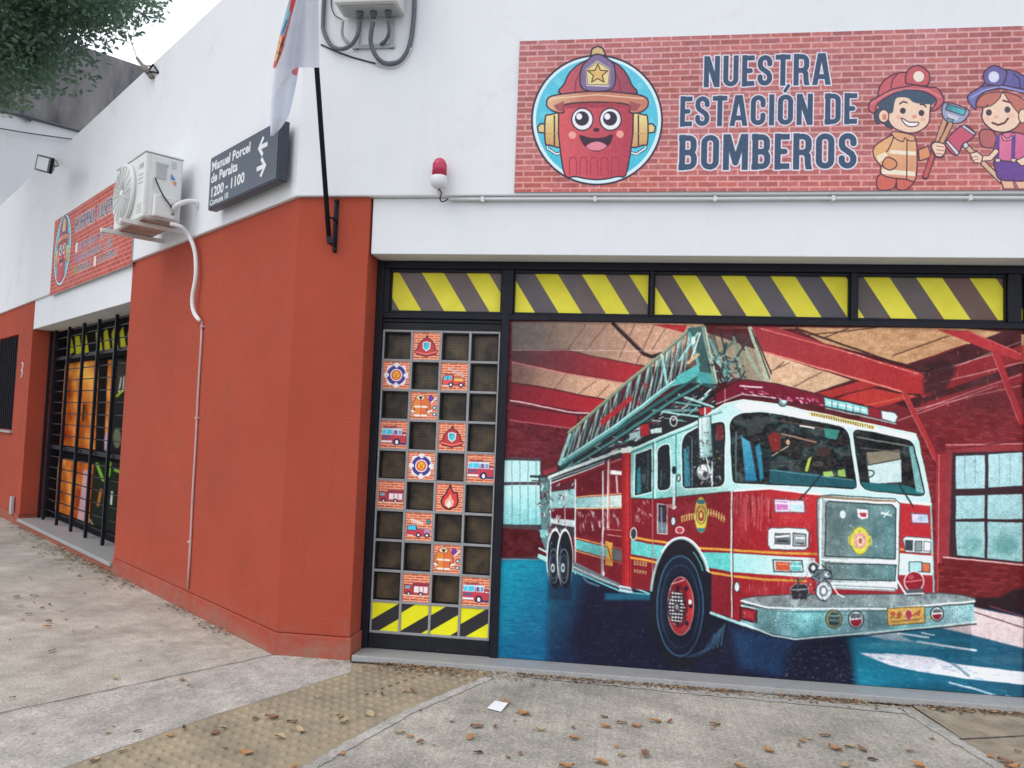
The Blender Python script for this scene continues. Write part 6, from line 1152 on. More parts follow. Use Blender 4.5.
# ---- smaller banner on the side wall
ban2 = tag(empty('banner', tuple(pos('L', -5.1, 3.1, .03))), 'brick patterned banner with a tall narrow badge and small text lines, above the barred window', 'banner')
_c = [hit('L', *p, BD) for p in ((55.5, 221), (49, 297), (131, 263))]
SA0 = (_c[0][0]+_c[1][0])/2; SZ0 = (_c[1][1]+_c[2][1])/2; SZ1 = _c[0][1]; SA1 = _c[2][0]
k, W = wall_ink('L', SA0, SA1, SZ0, SZ1, BD, 5)
k.c = bricks(k.A, k.Zm, .16, .05, (176, 62, 46), (226, 150, 130), 8, .17, 14, .25)+(fbm(k.A, k.Zm, 2, 44)-.5)[..., None]*20
wpx = project(pos('L', SA0+.35, 3.6, BD))
au = lambda u, v: (SA0+(SA1-SA0)*u, SZ1+(SZ0-SZ1)*v)      # 0..1 over the sheet
k2 = Ink((k.A-SA0)/(SA1-SA0)*1000, (SZ1-k.Zm)/(SZ1-SZ0)*330, k.A.shape[1]/1000.); k2.c = k.c
k2.S = k.A.shape[1]/1000.*1.2
hydrant(k2, lambda x, y: (150+(x-343)*.36, 150+(y-410)*.36*(1.28)), lw=3)
random.seed(5)
def squiggles(x0, x1, y0, y1, n, col, ol, wd):      # small print, too small to read in the photograph
    step = (x1-x0)/n
    for pas in (0, 1):
        random.seed(n)
        for i in range(n):
            if random.random() < .05: continue
            a = x0+i*step; b_ = a+step*.66; P1 = [[(a, y0), (a, y1)], [(a, y0), (b_, y0), (b_, (y0+y1)/2), (a, (y0+y1)/2)], [(a, y1), (b_, y1)], [(b_, y0), (b_, y1)], [(a, y0), (b_, y1)]]
            for s_ in random.sample(P1, 2)+[P1[0]]: k2.line(s_, wd*(2.1 if pas == 0 else 1), ol if pas == 0 else col)
squiggles(320, 985, 52, 100, 26, (46, 44, 66), (214, 206, 216), 6)
squiggles(385, 900, 160, 186, 20, (70, 60, 80), (206, 190, 200), 4); squiggles(390, 800, 206, 232, 17, (70, 60, 80), (206, 190, 200), 4); squiggles(390, 560, 252, 276, 8, (70, 60, 80), (200, 190, 190), 4); squiggles(640, 860, 250, 274, 9, (70, 60, 80), (200, 190, 190), 4)
k2.poly([(340, 152), (368, 152), (368, 192), (340, 192)], (226, 220, 226)); k2.poly([(350, 202), (376, 202), (376, 238), (350, 238)], (150, 110, 176)); k2.ell(360, 264, 14, 18, (110, 160, 70)); k2.poly([(590, 244), (618, 244), (618, 282), (590, 282)], (232, 216, 214))
k.c = k2.c
sheet('printed_sheet', W, k, MT['print'], ban2)
add_board('backing_board', 'L', SA0-.001, SA1+.001, SZ0-.001, SZ1+.001, BD-.0005, .011, MT['greyplastic'], ban2)
# ================================================================== STREET SIGN
sg = tag(empty('street_sign', tuple(pos('L', -.65, 3.2, .03))), 'slate blue street name sign with white lettering and two arrows on the white wall', 'street sign')
sa0, sa1, sz0, sz1 = -1.225, -.055, 3.185, 3.605; sd_ = .14
b = MB(); b.box('L', sa0, sa1, sz0, sz1, .07, sd_); b.build('sign_case', MT['signframe'], sg, bevel=.004)
b = MB(); b.box('L', sa0+.012, sa1-.012, sz0+.014, sz1-.012, sd_+.001, sd_+.0045); b.build('sign_face', MT['signface'], sg)
for x0 in (sa0+.1, sa1-.16): b = MB(); b.box('L', x0, x0+.06, sz0+.05, sz1-.05, .03, .069); b.build('mounting_bracket', MT['steel'], sg)
def text_mesh(name, txt, F, a, z, d, h, wscale, mt, par, bold=.02):
    cu = bpy.data.curves.new(name, 'FONT'); cu.body = txt; cu.size = 1; cu.offset = bold; cu.resolution_u = 3
    o = bpy.data.objects.new(name, cu); link(o); dg = bpy.context.evaluated_depsgraph_get(); me = bpy.data.meshes.new_from_object(o.evaluated_get(dg)); bpy.data.objects.remove(o); bpy.data.curves.remove(cu)
    n = len(me.vertices); co = np.zeros(n*3); me.vertices.foreach_get('co', co); co = co.reshape(-1, 3)
    s_ = h/.70; r, nn = FR[F]; W = (a+co[:, :1]*s_*wscale)*r+(z+co[:, 1:2]*s_)*UP+nn*d
    me.vertices.foreach_set('co', W.reshape(-1)); me.materials.clear(); me.materials.append(mt); me.update(); o = bpy.data.objects.new(name, me); link(o); return parent(o, par)
x_ = sa0+.055; dt = sd_+.0055
text_mesh('lettering', 'Manuel Porcel', 'L', x_-.015, 3.488, dt, .072, 1.16, MT['letter'], sg, .03)
text_mesh('lettering', 'de Peralta', 'L', x_-.015, 3.393, dt, .072, 1.16, MT['letter'], sg, .03)
text_mesh('lettering', '1200 - 1100', 'L', x_-.015, 3.278, dt, .076, 1.16, MT['letter'], sg, .03)
text_mesh('lettering', 'Comuna 10', 'L', x_-.015, 3.213, dt, .044, 1.15, MT['letter'], sg, .025)
def arrow(cx, cz, s_, dirx):
    u = lambda x, y: pos('L', cx+x*s_*dirx, cz+y*s_, dt)
    P_ = [(.5, .11), (-.12, .11), (.14, .37), (-.02, .5), (-.5, .0), (-.02, -.5), (.14, -.37), (-.12, -.11), (.5, -.11)]
    b = MB(); b.add([u(*p) for p in P_], [(0, 1, 7, 8), (1, 2, 3, 4), (4, 5, 6, 7), (1, 4, 7)]); return b.build('arrow', MT['letter'], sg)
arrow(-.30, 3.475, .15, 1); arrow(-.30, 3.325, .15, -1)

# ================================================================== AIR CONDITIONER
ac = tag(empty('air_conditioner', tuple(pos('L', -2.25, 3.18, 0))), 'cream outdoor air conditioning unit on wall brackets with its hose hanging down the red wall', 'air conditioner')
A0, A1, Z0, Z1, D0, D1 = -2.62, -1.86, 3.185, 3.735, .12, .43
b = MB(); b.box('L', A0, A1, Z0, Z1, D0, D1); b.build('casing', MT['acwhite'], ac, bevel=.018)
b = MB(); b.box('L', A0+.005, A1-.005, Z0-.012, Z0-.001, D0+.01, D1-.01); b.build('base_pan', MT['rust'], ac)
b = MB(); b.box('L', A0-.006, A1+.006, Z1-.0, Z1+.012, D0-.004, D1+.006); b.build('top_cover', MT['acwhite'], ac, bevel=.006)
r_, nn_ = FR['L']; fc = pos('L', A0+.31, (Z0+Z1)/2-.005, D1)
b = MB()
b.lathe(fc, nn_, [(0, .262), (.03, .262), (.034, .25), (.034, .24), (.01, .238), (.004, .238)], 40); b.build('fan_shroud', MT['acwhite'], ac)
b = MB(); b.lathe(fc+nn_*.0045, nn_, [(0, .236), (.004, .236)], 36); b.build('fan_opening', mat('fan_shadow_plastic', (.16, .165, .17), .6), ac)
b = MB()
for q in range(1, 12):
    rr = .235*q/11; b.tube([fc+nn_*.036+r_*(rr*math.cos(t*math.pi/16))+UP*(rr*math.sin(t*math.pi/16)) for t in range(33)], .0028, 5, cap=False)
for t in range(16): an = t*math.pi/8; b.tube([fc+nn_*.038+(r_*math.cos(an)+UP*math.sin(an))*.03, fc+nn_*.038+(r_*math.cos(an)+UP*math.sin(an))*.24], .0035, 5)
b.lathe(fc+nn_*.034, nn_, [(0, .04), (.008, .036)], 16); b.build('fan_grille', MT['acwhite'], ac)
for z in (.46, .445, .43, .37, .335, .30, .116, .094, .072, .05): b = MB(); b.box('L', A1-.14, A1-.03, Z0+z, Z0+z+.006, D1-.001, D1+.003); b.build('vent_slot', MT['greyplastic'], ac)
# service side (towards the corner)
b = MB(); b.box('L', A1, A1+.012, Z0+.02, Z1-.02, D0+.02, D1-.05); b.build('side_panel', MT['acwhite'], ac, bevel=.004)
b = MB(); b.box('L', A1+.0125, A1+.018, Z0+.345, Z0+.475, D0+.14, D1-.085); b.box('L', A1+.0125, A1+.020, Z0+.455, Z0+.48, D0+.13, D1-.08); b.build('handle_recess', MT['greyplastic'], ac, bevel=.003)
b = MB(); b.box('L', A1+.0125, A1+.016, Z0+.425, Z0+.44, D0+.15, D1-.10); b.build('handle_slot', MT['cable'], ac)
b = MB(); b.box('L', A1+.0125, A1+.062, Z0+.015, Z0+.20, D0+.06, D1-.07); b.build('valve_cover', MT['acwhite'], ac, bevel=.012)
def side_pt(u, z, o=.0195): return pos('L', A1+o, Z0+z, D1-u)   # u measured from the front edge
b = MB(); b.add([side_pt(.205, .36), side_pt(.245, .36), side_pt(.205, .41)], [(0, 1, 2)]); b.build('logo_blue', mat('logo_blue_ink', (.06, .22, .55), .5), ac)
b = MB(); b.add([side_pt(.215, .345), side_pt(.25, .345), side_pt(.25, .31)], [(0, 1, 2)]); b.build('logo_orange', mat('logo_orange_ink', (.75, .22, .05), .5), ac)
b = MB(); 
for i in range(4): b.add([side_pt(.205, .455+i*.016), side_pt(.245, .455+i*.016), side_pt(.245, .461+i*.016), side_pt(.205, .461+i*.016)], [(0, 1, 2, 3)])
b.build('label_print', mat('pale_blue_print', (.42, .5, .62), .6), ac)
b = MB(); b.tube(smooth_path([side_pt(.08, .34, .02), side_pt(.09, .30, .035), side_pt(.13, .20, .07), side_pt(.19, .12, .085), side_pt(.22, .09, .07)]), .0065, 8); b.build('power_cable', MT['blackcable'], ac)
b = MB(); b.lathe(side_pt(.22, .13, .012), r_, [(0, .028), (.03, .028), (.032, .018), (.06, .018)], 12); b.lathe(side_pt(.22, .06, .012), r_, [(0, .022), (.03, .022), (.032, .014), (.06, .014)], 12); b.build('valves', MT['steel'], ac)
# insulated pipe bundle to the wall and down
hp = [side_pt(.22, .10, .07), side_pt(.24, .13, .12), pos('L', A1+.12, Z0+.175, .12), pos('L', A1+.14, Z0+.18, .05), pos('L', A1+.13, Z0+.15, .035)]
b = MB(); b.tube(smooth_path(hp), .021, 12); b.build('insulated_pipe', MT['pvc'], ac)
P0 = [P('L', *p, d) for *p, d in ((170, 224, .22), (181, 227, .14), (189, 236, .07), (195, 252, .045), (196, 275, .045), (192.5, 298, .05), (194, 312, .045), (200, 321, .035))]
b = MB(); b.tube(smooth_path(P0), [.0175]*(len(smooth_path(P0))-3)+[.017, .014, .010], 12)
sp_ = smooth_path(P0, 14)
b.build('drain_hose', MT['pvc'], ac)
for a in (-2.50, -1.98):
    b = MB(); b.box('L', a-.018, a+.018, 3.135, 3.17, .0, .56); b.box('L', a-.02, a+.02, 2.98 if False else 3.10, 3.42, .0, .006); b.build('wall_bracket', MT['acwhite'], ac, bevel=.003)
for a in (-2.50, -1.98): 
    for d in (.17, .38): b = MB(); b.box('L', a-.022, a+.022, 3.1705, 3.1725, d-.02, d+.02); b.build('rubber_foot', MT['blackcable'], ac)
# thin conduit lower down
cs = hit('L', 202, 324, .012)[0]
b = MB(); cp = [pos('L', cs, 2.345, .012)]+[pos('L', cs+.004*math.sin(i*1.7)+(i*.0035), 2.345-i*.217, .012) for i in range(1, 11)]; b.tube(cp, .0095, 8)
for z in (2.30, 1.55, .55): b.box('L', cs-.02+.02, cs+.045-.01, z-.008, z+.008, .0, .024)
tag(b.build('thin_conduit', MT['pinkpvc']), 'thin pinkish conduit running straight down the red side wall below the air conditioner hose', 'conduit')

# ================================================================== FLAG
fl = tag(empty('flag', tuple(pos('F', .24, 2.8, .04))), 'white flag with a folded red and blue emblem hanging from a slanted black pole', 'flag')
pb, pt = pos('F', .241, 2.79, .035), pos('F', .242, 4.166, .52); dirp = (pt-pb)/np.linalg.norm(pt-pb)
b = MB(); b.tube([pb, pb+dirp*2.75], .0165, 12); b.lathe(pb+dirp*2.75, dirp, [(0, .02), (.02, .03), (.05, .03), (.07, .005)], 12); b.build('pole', MT['black'], fl)
b = MB(); b.tube([pos('F', .275, 3.06, .035), pos('F', .275, 2.74, .035)], .009, 8); b.tube([pos('F', .275, 3.05, .005), pos('F', .275, 3.05, .045)], .012, 8); b.tube([pos('F', .275, 2.92, .005), pos('F', .275, 2.92, .045)], .014, 8)
b.box('F', .235, .283, 2.755, 2.80, .005, .06); b.tube([pos('F', .225, 2.925, .09), pos('F', .285, 2.925, .05)], .008, 8); b.box('F', .262, .288, 2.70, 3.07, .0, .006); b.tube([pos('F', .275, 2.72, .0), pos('F', .275, 2.72, .03)], .013, 8); b.build('pole_bracket', MT['black'], fl, bevel=.002)
def curve_at(tab, y):
    for (y0, x0), (y1, x1) in zip(tab, tab[1:]):
        if y <= y1: t = (y-y0)/(y1-y0); return x0+(x1-x0)*max(0, t)
    return tab[-1][1]
def cloth(name, left, right, y0, y1, dl, dr, n, m, wav, draw, par):
    PX = np.zeros((m, n)); PY = np.zeros((m, n)); W = np.zeros((m, n, 3))
    for i in range(m):
        for j in range(n):
            v, u = i/(m-1), j/(n-1); 
            yy = y0+(y1(u) if callable(y1) else y1)*v-y0*v if not callable(y1) else y0+(y1(u)-y0)*v
            xl, xr = curve_at(left, yy), curve_at(right, yy); x = xl+(xr-xl)*u
            d = dl+(dr-dl)*u+wav(u, v); PX[i, j], PY[i, j] = x, yy; W[i, j] = P('F', x, yy, d)
    k = Ink(PX, PY, 2.0); k.c[:] = (226, 230, 240); draw(k); o = sheet(name, W, k, MT['flag'], par, smooth=True); return o
def em(k):
    k.c = k.c+((fbm(k.X, k.Y, .05, 3)-.5)*8)[..., None]
    k.poly([(287, -60), (298, -60), (293, 10), (283, 50), (276, 68), (272, 68), (277, 30)], (196, 104, 100)); k.poly([(290, -50), (296, -50), (291, 12), (284, 36), (280, 34), (284, 10)], (130, 172, 194)); k.poly([(291, -5), (296, 0), (292, 14), (289, 10)], (206, 84, 84))
    k.line([(281, 36), (276, 60)], 2, (224, 180, 110)); k.line([(284, 38), (280, 48), (277, 62)], 1, (60, 50, 70)); k.line([(279, 42), (283, 46)], .9, (60, 50, 70)); k.line([(277, 52), (281, 54)], .9, (60, 50, 70)); k.line([(287, 20), (282, 34)], 1, (40, 50, 90))
left = [(-70, 293), (0, 289), (30, 281), (67, 273), (86, 271.5), (140, 270)]; right = [(-70, 317), (0, 318.5), (67, 319.5), (140, 320)]
hem = lambda u: 67.5+ (0 if u > .52 else 0)+max(0, (.52-u)/.52)**1.5*34
cloth('cloth', left, right, -70, hem, .54, .47, 60, 90, lambda u, v: .04*math.sin(u*7+v*1.5)*(.3+v)+.022*math.sin(u*13)+(1-v)*.27, em, fl)
left2 = [(66, 278), (86, 271.8), (120, 270.2), (136, 270.5)]; right2 = [(66, 299), (80, 297), (100, 293), (117, 288.5), (128, 281), (136, 273.5)]
def em2(k): k.c[:] = (214, 220, 232); k.poly([(293, 66), (300, 66), (297, 76), (292, 74)], (196, 110, 120))
cloth('cloth_fold', left2, right2, 66, 136, .50, .42, 24, 50, lambda u, v: .03*math.sin(u*5+1), em2, fl)

# ================================================================== JUNCTION BOX AND CABLES
jb = tag(empty('junction_box', tuple(pos('F', .485, 4.315, .03))), 'white junction box high on the wall with looping grey cables beneath it', 'junction box')
b = MB(); b.box('F', .272, .70, 4.318, 4.86, .05, .24); b.build('box', MT['acwhite'], jb, bevel=.008)
b = MB(); b.box('F', .258, .714, 4.36, 4.875, .2405, .262); b.build('door', MT['acwhite'], jb, bevel=.006)
b = MB(); b.box('F', .30, .67, 4.308, 4.3165, .07, .20); b.build('gland_plate', MT['greyplastic'], jb, bevel=.002)
b = MB(); b.box('F', .34, .64, 4.10, 4.128, .032, .048); b.box('F', .36, .39, 4.10, 4.36, .031, .0495); b.box('F', .60, .63, 4.10, 4.36, .031, .0495); b.build('mounting_rail', MT['greyplastic'], jb, bevel=.002)
GL = [(359.5, 21), (373, 21), (388, 20)]
for gx, gy in GL:
    c_ = P('F', gx, gy, .13); b = MB(); b.lathe(np.array([c_[0], c_[1], 4.307]), (0, 0, -1), [(0, .024), (.02, .024), (.022, .018), (.04, .018)], 12); b.build('cable_gland', MT['cable'], jb)
def cable(pts, r, mt, name='cable'):
    b = MB(); b.tube(smooth_path([P('F', *p) for p in pts], 8), r, 10); return b.build(name, mt, jb)
cable([(327, -60, .05), (325, -20, .05), (323, 20, .05), (324, 32, .055), (331, 45, .06), (341, 49, .07), (351, 45, .09), (358, 34, .12), (359.5, 22, .13)], .0145, MT['cable'])
cable([(373, 22, .13), (371, 34, .12), (371, 44, .10), (376, 56, .08), (383, 62.5, .06), (392, 63.5, .055), (401, 60, .05), (409, 47, .05), (413, 25, .05), (414.5, 0, .05), (415, -60, .05)], .0155, MT['cable'])
cable([(388, 21, .13), (389, 32, .11), (386, 40, .08), (381, 44.5, .05)], .0125, MT['cable'])
cable([(343, 20, .10), (342, 30, .08), (343, 37, .06), (348, 43, .045)], .011, MT['greyplastic'])
cable([(321, 44.5, .035), (333, 50, .035), (350, 56.5, .035), (366, 61, .035), (378, 64, .04)], .0055, MT['blackcable'])
cable([(376, 64, .045), (388, 67.5, .04), (397, 66, .04), (406, 58, .04), (411, 48, .05)], .0065, MT['pvc'])
cable([(332, -30, .04), (331, 0, .04), (334, 14, .06), (342, 19.5, .10)], .004, MT['blackcable'])

# ================================================================== BEACON + CONDUIT
bc = tag(empty('alarm_beacon', tuple(pos('F', 1.0, 3.1, .03))), 'alarm beacon with pinkish red lens on a round white base, above the door', 'beacon')
c_ = P('F', 439, 182, .10); cx_, cz_ = c_[0], c_[2]; up = (0, 0, 1)
b = MB(); b.lathe(pos('F', cx_, cz_-.045, .10), up, [(0, .02), (.006, .035), (.02, .05), (.045, .056), (.075, .054), (.082, .05)], 24); b.build('base', MT['pvc'], bc)
b = MB(); b.lathe(pos('F', cx_, cz_+.0385, .10), up, [(0, .045), (.06, .046), (.085, .044), (.105, .035), (.118, .02), (.122, .004)], 24)
b.build('lens', MT['redlens'], bc)
b = MB()
for i in range(20): an = i*math.pi/10; b.tube([pos('F', cx_+.0465*math.cos(an), cz_+.045, .10+.0465*math.sin(an)), pos('F', cx_+.0455*math.cos(an), cz_+.12, .10+.0455*math.sin(an))], .0014, 4)
b.build('lens_ribs', MT['redlens'], bc)
b = MB(); b.tube([pos('F', cx_-.01, cz_-.05, .03), pos('F', cx_-.005, cz_-.04, .09)], .014, 10); b.build('wall_arm', MT['pvc'], bc)
b = MB(); b.tube(smooth_path([pos('F', cx_+.0, cz_-.045, .10), P('F', 441.5, 193, .08), P('F', 440, 198, .06), P('F', 441.5, 201.5, .05), P('F', 445, 201, .045), P('F', 448, 199, .04)]), .0042, 8); b.build('cable', MT['blackcable'], bc)
b = MB(); zc = hit('F', 700, 198.5, .015)[1]; b.tube([pos('F', 1.05, zc+.002, .012)]+[pos('F', 1.05+i*.75, zc+.002*math.sin(i*2.1), .012) for i in range(1, 11)], .011, 10)
for x in (1.28, 2.02, 2.78, 3.5, 4.3, 5.1): b.box('F', x-.01, x+.01, zc-.016, zc+.016, -.012, .0255)
tag(b.build('conduit', MT['pvc']), 'thin white conduit running along the ledge under the wide banner, starting at the beacon', 'conduit')

# ================================================================== FLOODLIGHT and wall-top bracket
fd = tag(empty('floodlight', tuple(P('L', 51, 165, .03))), 'square floodlight with a black frame on the far end of the white side wall', 'floodlight')
q = [P('L', *p, .42) for p in ((37.3, 154), (51.5, 157.5), (48.3, 173.5), (34, 169.5))]; nrm = np.cross(q[1]-q[0], q[3]-q[0]); nrm /= np.linalg.norm(nrm)
if nrm@(CAM-q[0]) < 0: nrm = -nrm
cen = sum(q)/4
b = MB(); b.extrude([p-nrm*.0 for p in q], -nrm*.035); b.build('housing', MT['black'], fd, bevel=.006)
b = MB(); qi = [cen+(p-cen)*.78+nrm*.003 for p in q]; b.extrude(qi, -nrm*.002); b.build('lens', MT['lampglass'], fd)
b = MB(); b.tube(smooth_path([cen-nrm*.08, cen-nrm*.16+UP*.02, P('L', 54, 160, .06), P('L', 53.5, 168, .04), P('L', 51, 173, .035)]), .014, 8); b.build('arm', MT['steel'], fd)
cb = tag(empty('cable_bracket', tuple(P('L', 155, 73, .03))), 'rusty cable bracket on top of the white side wall, holding a thin wire', 'bracket')
b = MB(); s0 = P('L', 137, 58, .10); s1 = P('L', 151.5, 77, .06); b.tube([s0, s1], [.014, .026], 8); b.tube([P('L', 144, 67, .11), P('L', 148, 72, .09)], .030, 8); b.build('insulator', mat('weathered_insulator', (.22, .19, .17), .8, noise=(30, .4)), cb)
b = MB(); b.tube([P('L', 148, 72, .07), P('L', 153, 64.5, .05), P('L', 159, 73, .03)], .009, 6); b.tube([P('L', 159, 73, .03), P('L', 149, 71.5, .07)], .009, 6); b.tube([P('L', 144, 66, .10), P('L', 153, 66, .05)], .007, 6); b.build('strut', MT['black'], cb)
_v = M@_ray(121, 10); _v /= np.linalg.norm(_v)
b = MB(); b.tube([s0, P('L', 129, 36, .5), CAM+_v*9.0], .004, 5); b.build('wire', MT['steel'], cb)
# small grey box at the foot of the far red column, and house number
b = MB(); b.box('L', -7.90, -7.80, .12, .36, .0105, .05); tag(b.build('meter_box', MT['greyplastic'], bevel=.006), 'small grey utility box at the foot of the far red pillar', 'utility box')
b = MB(); h0 = hit('L', 22.5, 370, .0); c_ = pos('L', h0[0], h0[1], .0)
b.tube([c_+FR['L'][1]*.006+FR['L'][0]*(.055*math.cos(t*math.pi/5.2-2.2))*.8+UP*(.055*math.sin(t*math.pi/5.2-2.2)+.05) for t in range(8)], .010, 6)
b.tube([c_+FR['L'][1]*.006+FR['L'][0]*(.055*math.cos(t*math.pi/5.2-2.0))*.8+UP*(.055*math.sin(t*math.pi/5.2-2.0)-.05) for t in range(8)], .010, 6)
tag(b.build('house_number', MT['pvc']), 'small pale house number 3 on the far red pillar', 'house number')

# ================================================================== TREE
def tree(base, cc, rad, nleaf):
    tr = tag(empty('street_tree', tuple(base)), 'leafy green street tree whose crown hangs in at the top left corner', 'tree')
    base = Vector(base); cc = Vector(cc); bark = mat('tree_bark', (.12, .095, .07), .95, noise=(14, .35), bump=(30, .8, .02))
    b = MB(); fork = base.lerp(cc, .55)+Vector((.1, -.1, 0)); b.tube(smooth_path([base, base+Vector((.03, .02, 1.2)), base.lerp(cc, .35)+Vector((.06, 0, 0)), fork]), [.17-.0045*i for i in range(19)], 12); b.build('trunk', bark, tr)
    tips = []
    b = MB()
    for i in range(12):
        an = i*2.4; el = random.uniform(.1, 1.1); e_ = cc+Vector((math.cos(an)*math.cos(el), math.sin(an)*math.cos(el), math.sin(el)*.8-.25))*rad*random.uniform(.55, .85)
        m_ = fork.lerp(e_, .5)+Vector((0, 0, .2)); pth = smooth_path([fork, m_, e_]); b.tube(pth, [.07*(1-.85*j/(len(pth)-1)) for j in range(len(pth))], 7); tips += pth[6:]
        for q in range(4):
            s_ = pth[random.randint(5, len(pth)-2)]; t_ = s_+Vector((random.uniform(-1, 1), random.uniform(-1, 1), random.uniform(-.5, .5)))*rad*.35; b.tube([s_, s_.lerp(t_, .5)+Vector((0, 0, .05)), t_], [.02, .013, .006], 5); tips += [s_.lerp(t_, .6), t_]
    b.build('branches', bark, tr)
    # crown: clumps of small leaves round the twigs
    g_ = np.random.default_rng(4); cl = np.array([tuple(t) for t in tips])
    extra = g_.normal(size=(170, 3)); extra /= np.linalg.norm(extra, axis=1)[:, None]; extra = np.array(cc)+extra*rad*(g_.uniform(.45, 1, (170, 1)))*np.array([1, 1, .8]); cl = np.vstack([cl, extra]+EXTRA_CLUMPS)
    w_ = np.ones(len(cl)); ne = sum(len(e) for e in EXTRA_CLUMPS); w_[-ne:] = 1.2; w_ /= w_.sum()
    idx = g_.choice(len(cl), nleaf, p=w_); r_c = g_.uniform(.25, .52, len(cl))
    dv = g_.normal(size=(nleaf, 3)); dv /= np.linalg.norm(dv, axis=1)[:, None]; c = cl[idx]+dv*(g_.uniform(0, 1, (nleaf, 1))**.5)*r_c[idx][:, None]*np.array([1.2, 1.2, .8])
    t1 = g_.normal(size=(nleaf, 3)); t1[:, 2] *= .6; t1 /= np.linalg.norm(t1, axis=1)[:, None]; t2 = np.cross(t1, g_.normal(size=(nleaf, 3))); t2 /= np.linalg.norm(t2, axis=1)[:, None]
    s_ = g_.uniform(.030, .058, (nleaf, 1)); V = np.stack([c-t1*s_, c+t2*s_*.45, c+t1*s_, c-t2*s_*.45], 1).reshape(-1, 3)-np.array(cc)
    me = bpy.data.meshes.new('crown'); me.vertices.add(4*nleaf); me.vertices.foreach_set('co', V.reshape(-1)); me.loops.add(4*nleaf); me.loops.foreach_set('vertex_index', np.arange(4*nleaf, dtype=np.int32)); me.polygons.add(nleaf); me.polygons.foreach_set('loop_start', np.arange(nleaf, dtype=np.int32)*4); me.polygons.foreach_set('loop_total', np.full(nleaf, 4, np.int32)); me.update(calc_edges=True)
    a = me.color_attributes.new('ink', 'FLOAT_COLOR', 'POINT'); hue = np.clip(g_.normal(.5, .22, len(cl))[idx]+g_.normal(0, .12, nleaf), 0, 1)[:, None]
    col = (1-hue)*np.array([.10, .155, .13])+hue*np.array([.17, .27, .15]); cc4 = np.ones((nleaf, 4, 4), np.float32); cc4[..., :3] = col[:, None, :]; a.data.foreach_set('color', cc4.reshape(-1))
    m = vcmat('leaf_green', .5, .4); t = m.node_tree; p_ = t.nodes['Principled BSDF']; o_ = t.nodes['Material Output']; tl = t.nodes.new('ShaderNodeBsdfTranslucent'); vc = [n for n in t.nodes if n.type == 'VERTEX_COLOR'][0]; t.links.new(vc.outputs[0], tl.inputs[0]); mx = t.nodes.new('ShaderNodeMixShader'); mx.inputs[0].default_value = .6; t.links.new(p_.outputs[0], mx.inputs[1]); t.links.new(tl.outputs[0], mx.inputs[2]); t.links.new(mx.outputs[0], o_.inputs[0])
    me.materials.append(m); o = bpy.data.objects.new('crown', me); link(o); o.location = cc; parent(o, tr)
def on_ray(px, py, t): v = M@_ray(px, py); return CAM+v/np.linalg.norm(v)*t
g_ = np.random.default_rng(9)
# the low outer sprays that hang into view, each at its own distance from 12 to 14 metres
EXTRA_CLUMPS = [np.array([on_ray(x, y, g_.uniform(12, 14.5)) for x, y in [(g_.uniform(-30, 60), g_.uniform(-20, 62)) for _ in range(46)]+[(g_.uniform(0, 38), g_.uniform(40, 84)) for _ in range(12)]+[(g_.uniform(20, 118), g_.uniform(-20, 12)) for _ in range(30)]+[(g_.uniform(-12, 6), g_.uniform(70, 96)) for _ in range(5)]+[(g_.uniform(112, 138), g_.uniform(-18, 2)) for _ in range(6)]+[(g_.uniform(70, 100), g_.uniform(10, 28)) for _ in range(6)]])]
tree(LD*9.5+N2*3.5, on_ray(-175, -215, 13.4), 2.8, 72000)

# ================================================================== LEAVES AND LITTER
def leafmesh(i):
    bm = bmesh.new(); n = 5; L_ = 1.0; vs = []
    for a in range(n+1):
        t = a/n; w_ = .26*math.sin(math.pi*min(1, t*.93+.05))**.8*(1+.25*math.sin(i*3+a*2.3)); curl = .16*math.sin(i*1.7+t*3.1)+.10*t*t
        row = [bm.verts.new(((t-.5)*L_, y*w_, .02+abs(curl)*.5+(abs(y)**1.6)*.12*(1+.5*math.sin(i*2+a)))) for y in (-1, 0, 1)]; vs.append(row)
    for a in range(n):
        for c_ in (0, 1): bm.faces.new((vs[a][c_], vs[a+1][c_], vs[a+1][c_+1], vs[a][c_+1]))
    v1 = bm.verts.new((-.5, 0, .02)); v2 = bm.verts.new((-.78, .03, .05)); v3 = bm.verts.new((-.5, .02, .03)); bm.faces.new((v1, v2, v3))
    me = bpy.data.meshes.new('fallen_leaf'); bm.to_mesh(me); bm.free(); me.polygons.foreach_set('use_smooth', [True]*len(me.polygons)); return me
lm = [mat('dry_leaf_orange', (.40, .20, .085), .8, noise=(20, .3)), mat('dry_leaf_brown', (.22, .125, .075), .8, noise=(20, .3)), mat('dry_leaf_tan', (.42, .32, .19), .8, noise=(20, .3)), mat('dry_leaf_dark', (.07, .05, .04), .8, noise=(20, .3))]
lk = ['orange', 'brown', 'tan', 'dark']
meshes = {}
for ki in range(4):
    for i in range(4): me = leafmesh(i+ki*4); me.materials.append(lm[ki]); meshes[ki, i] = me
random.seed(21)
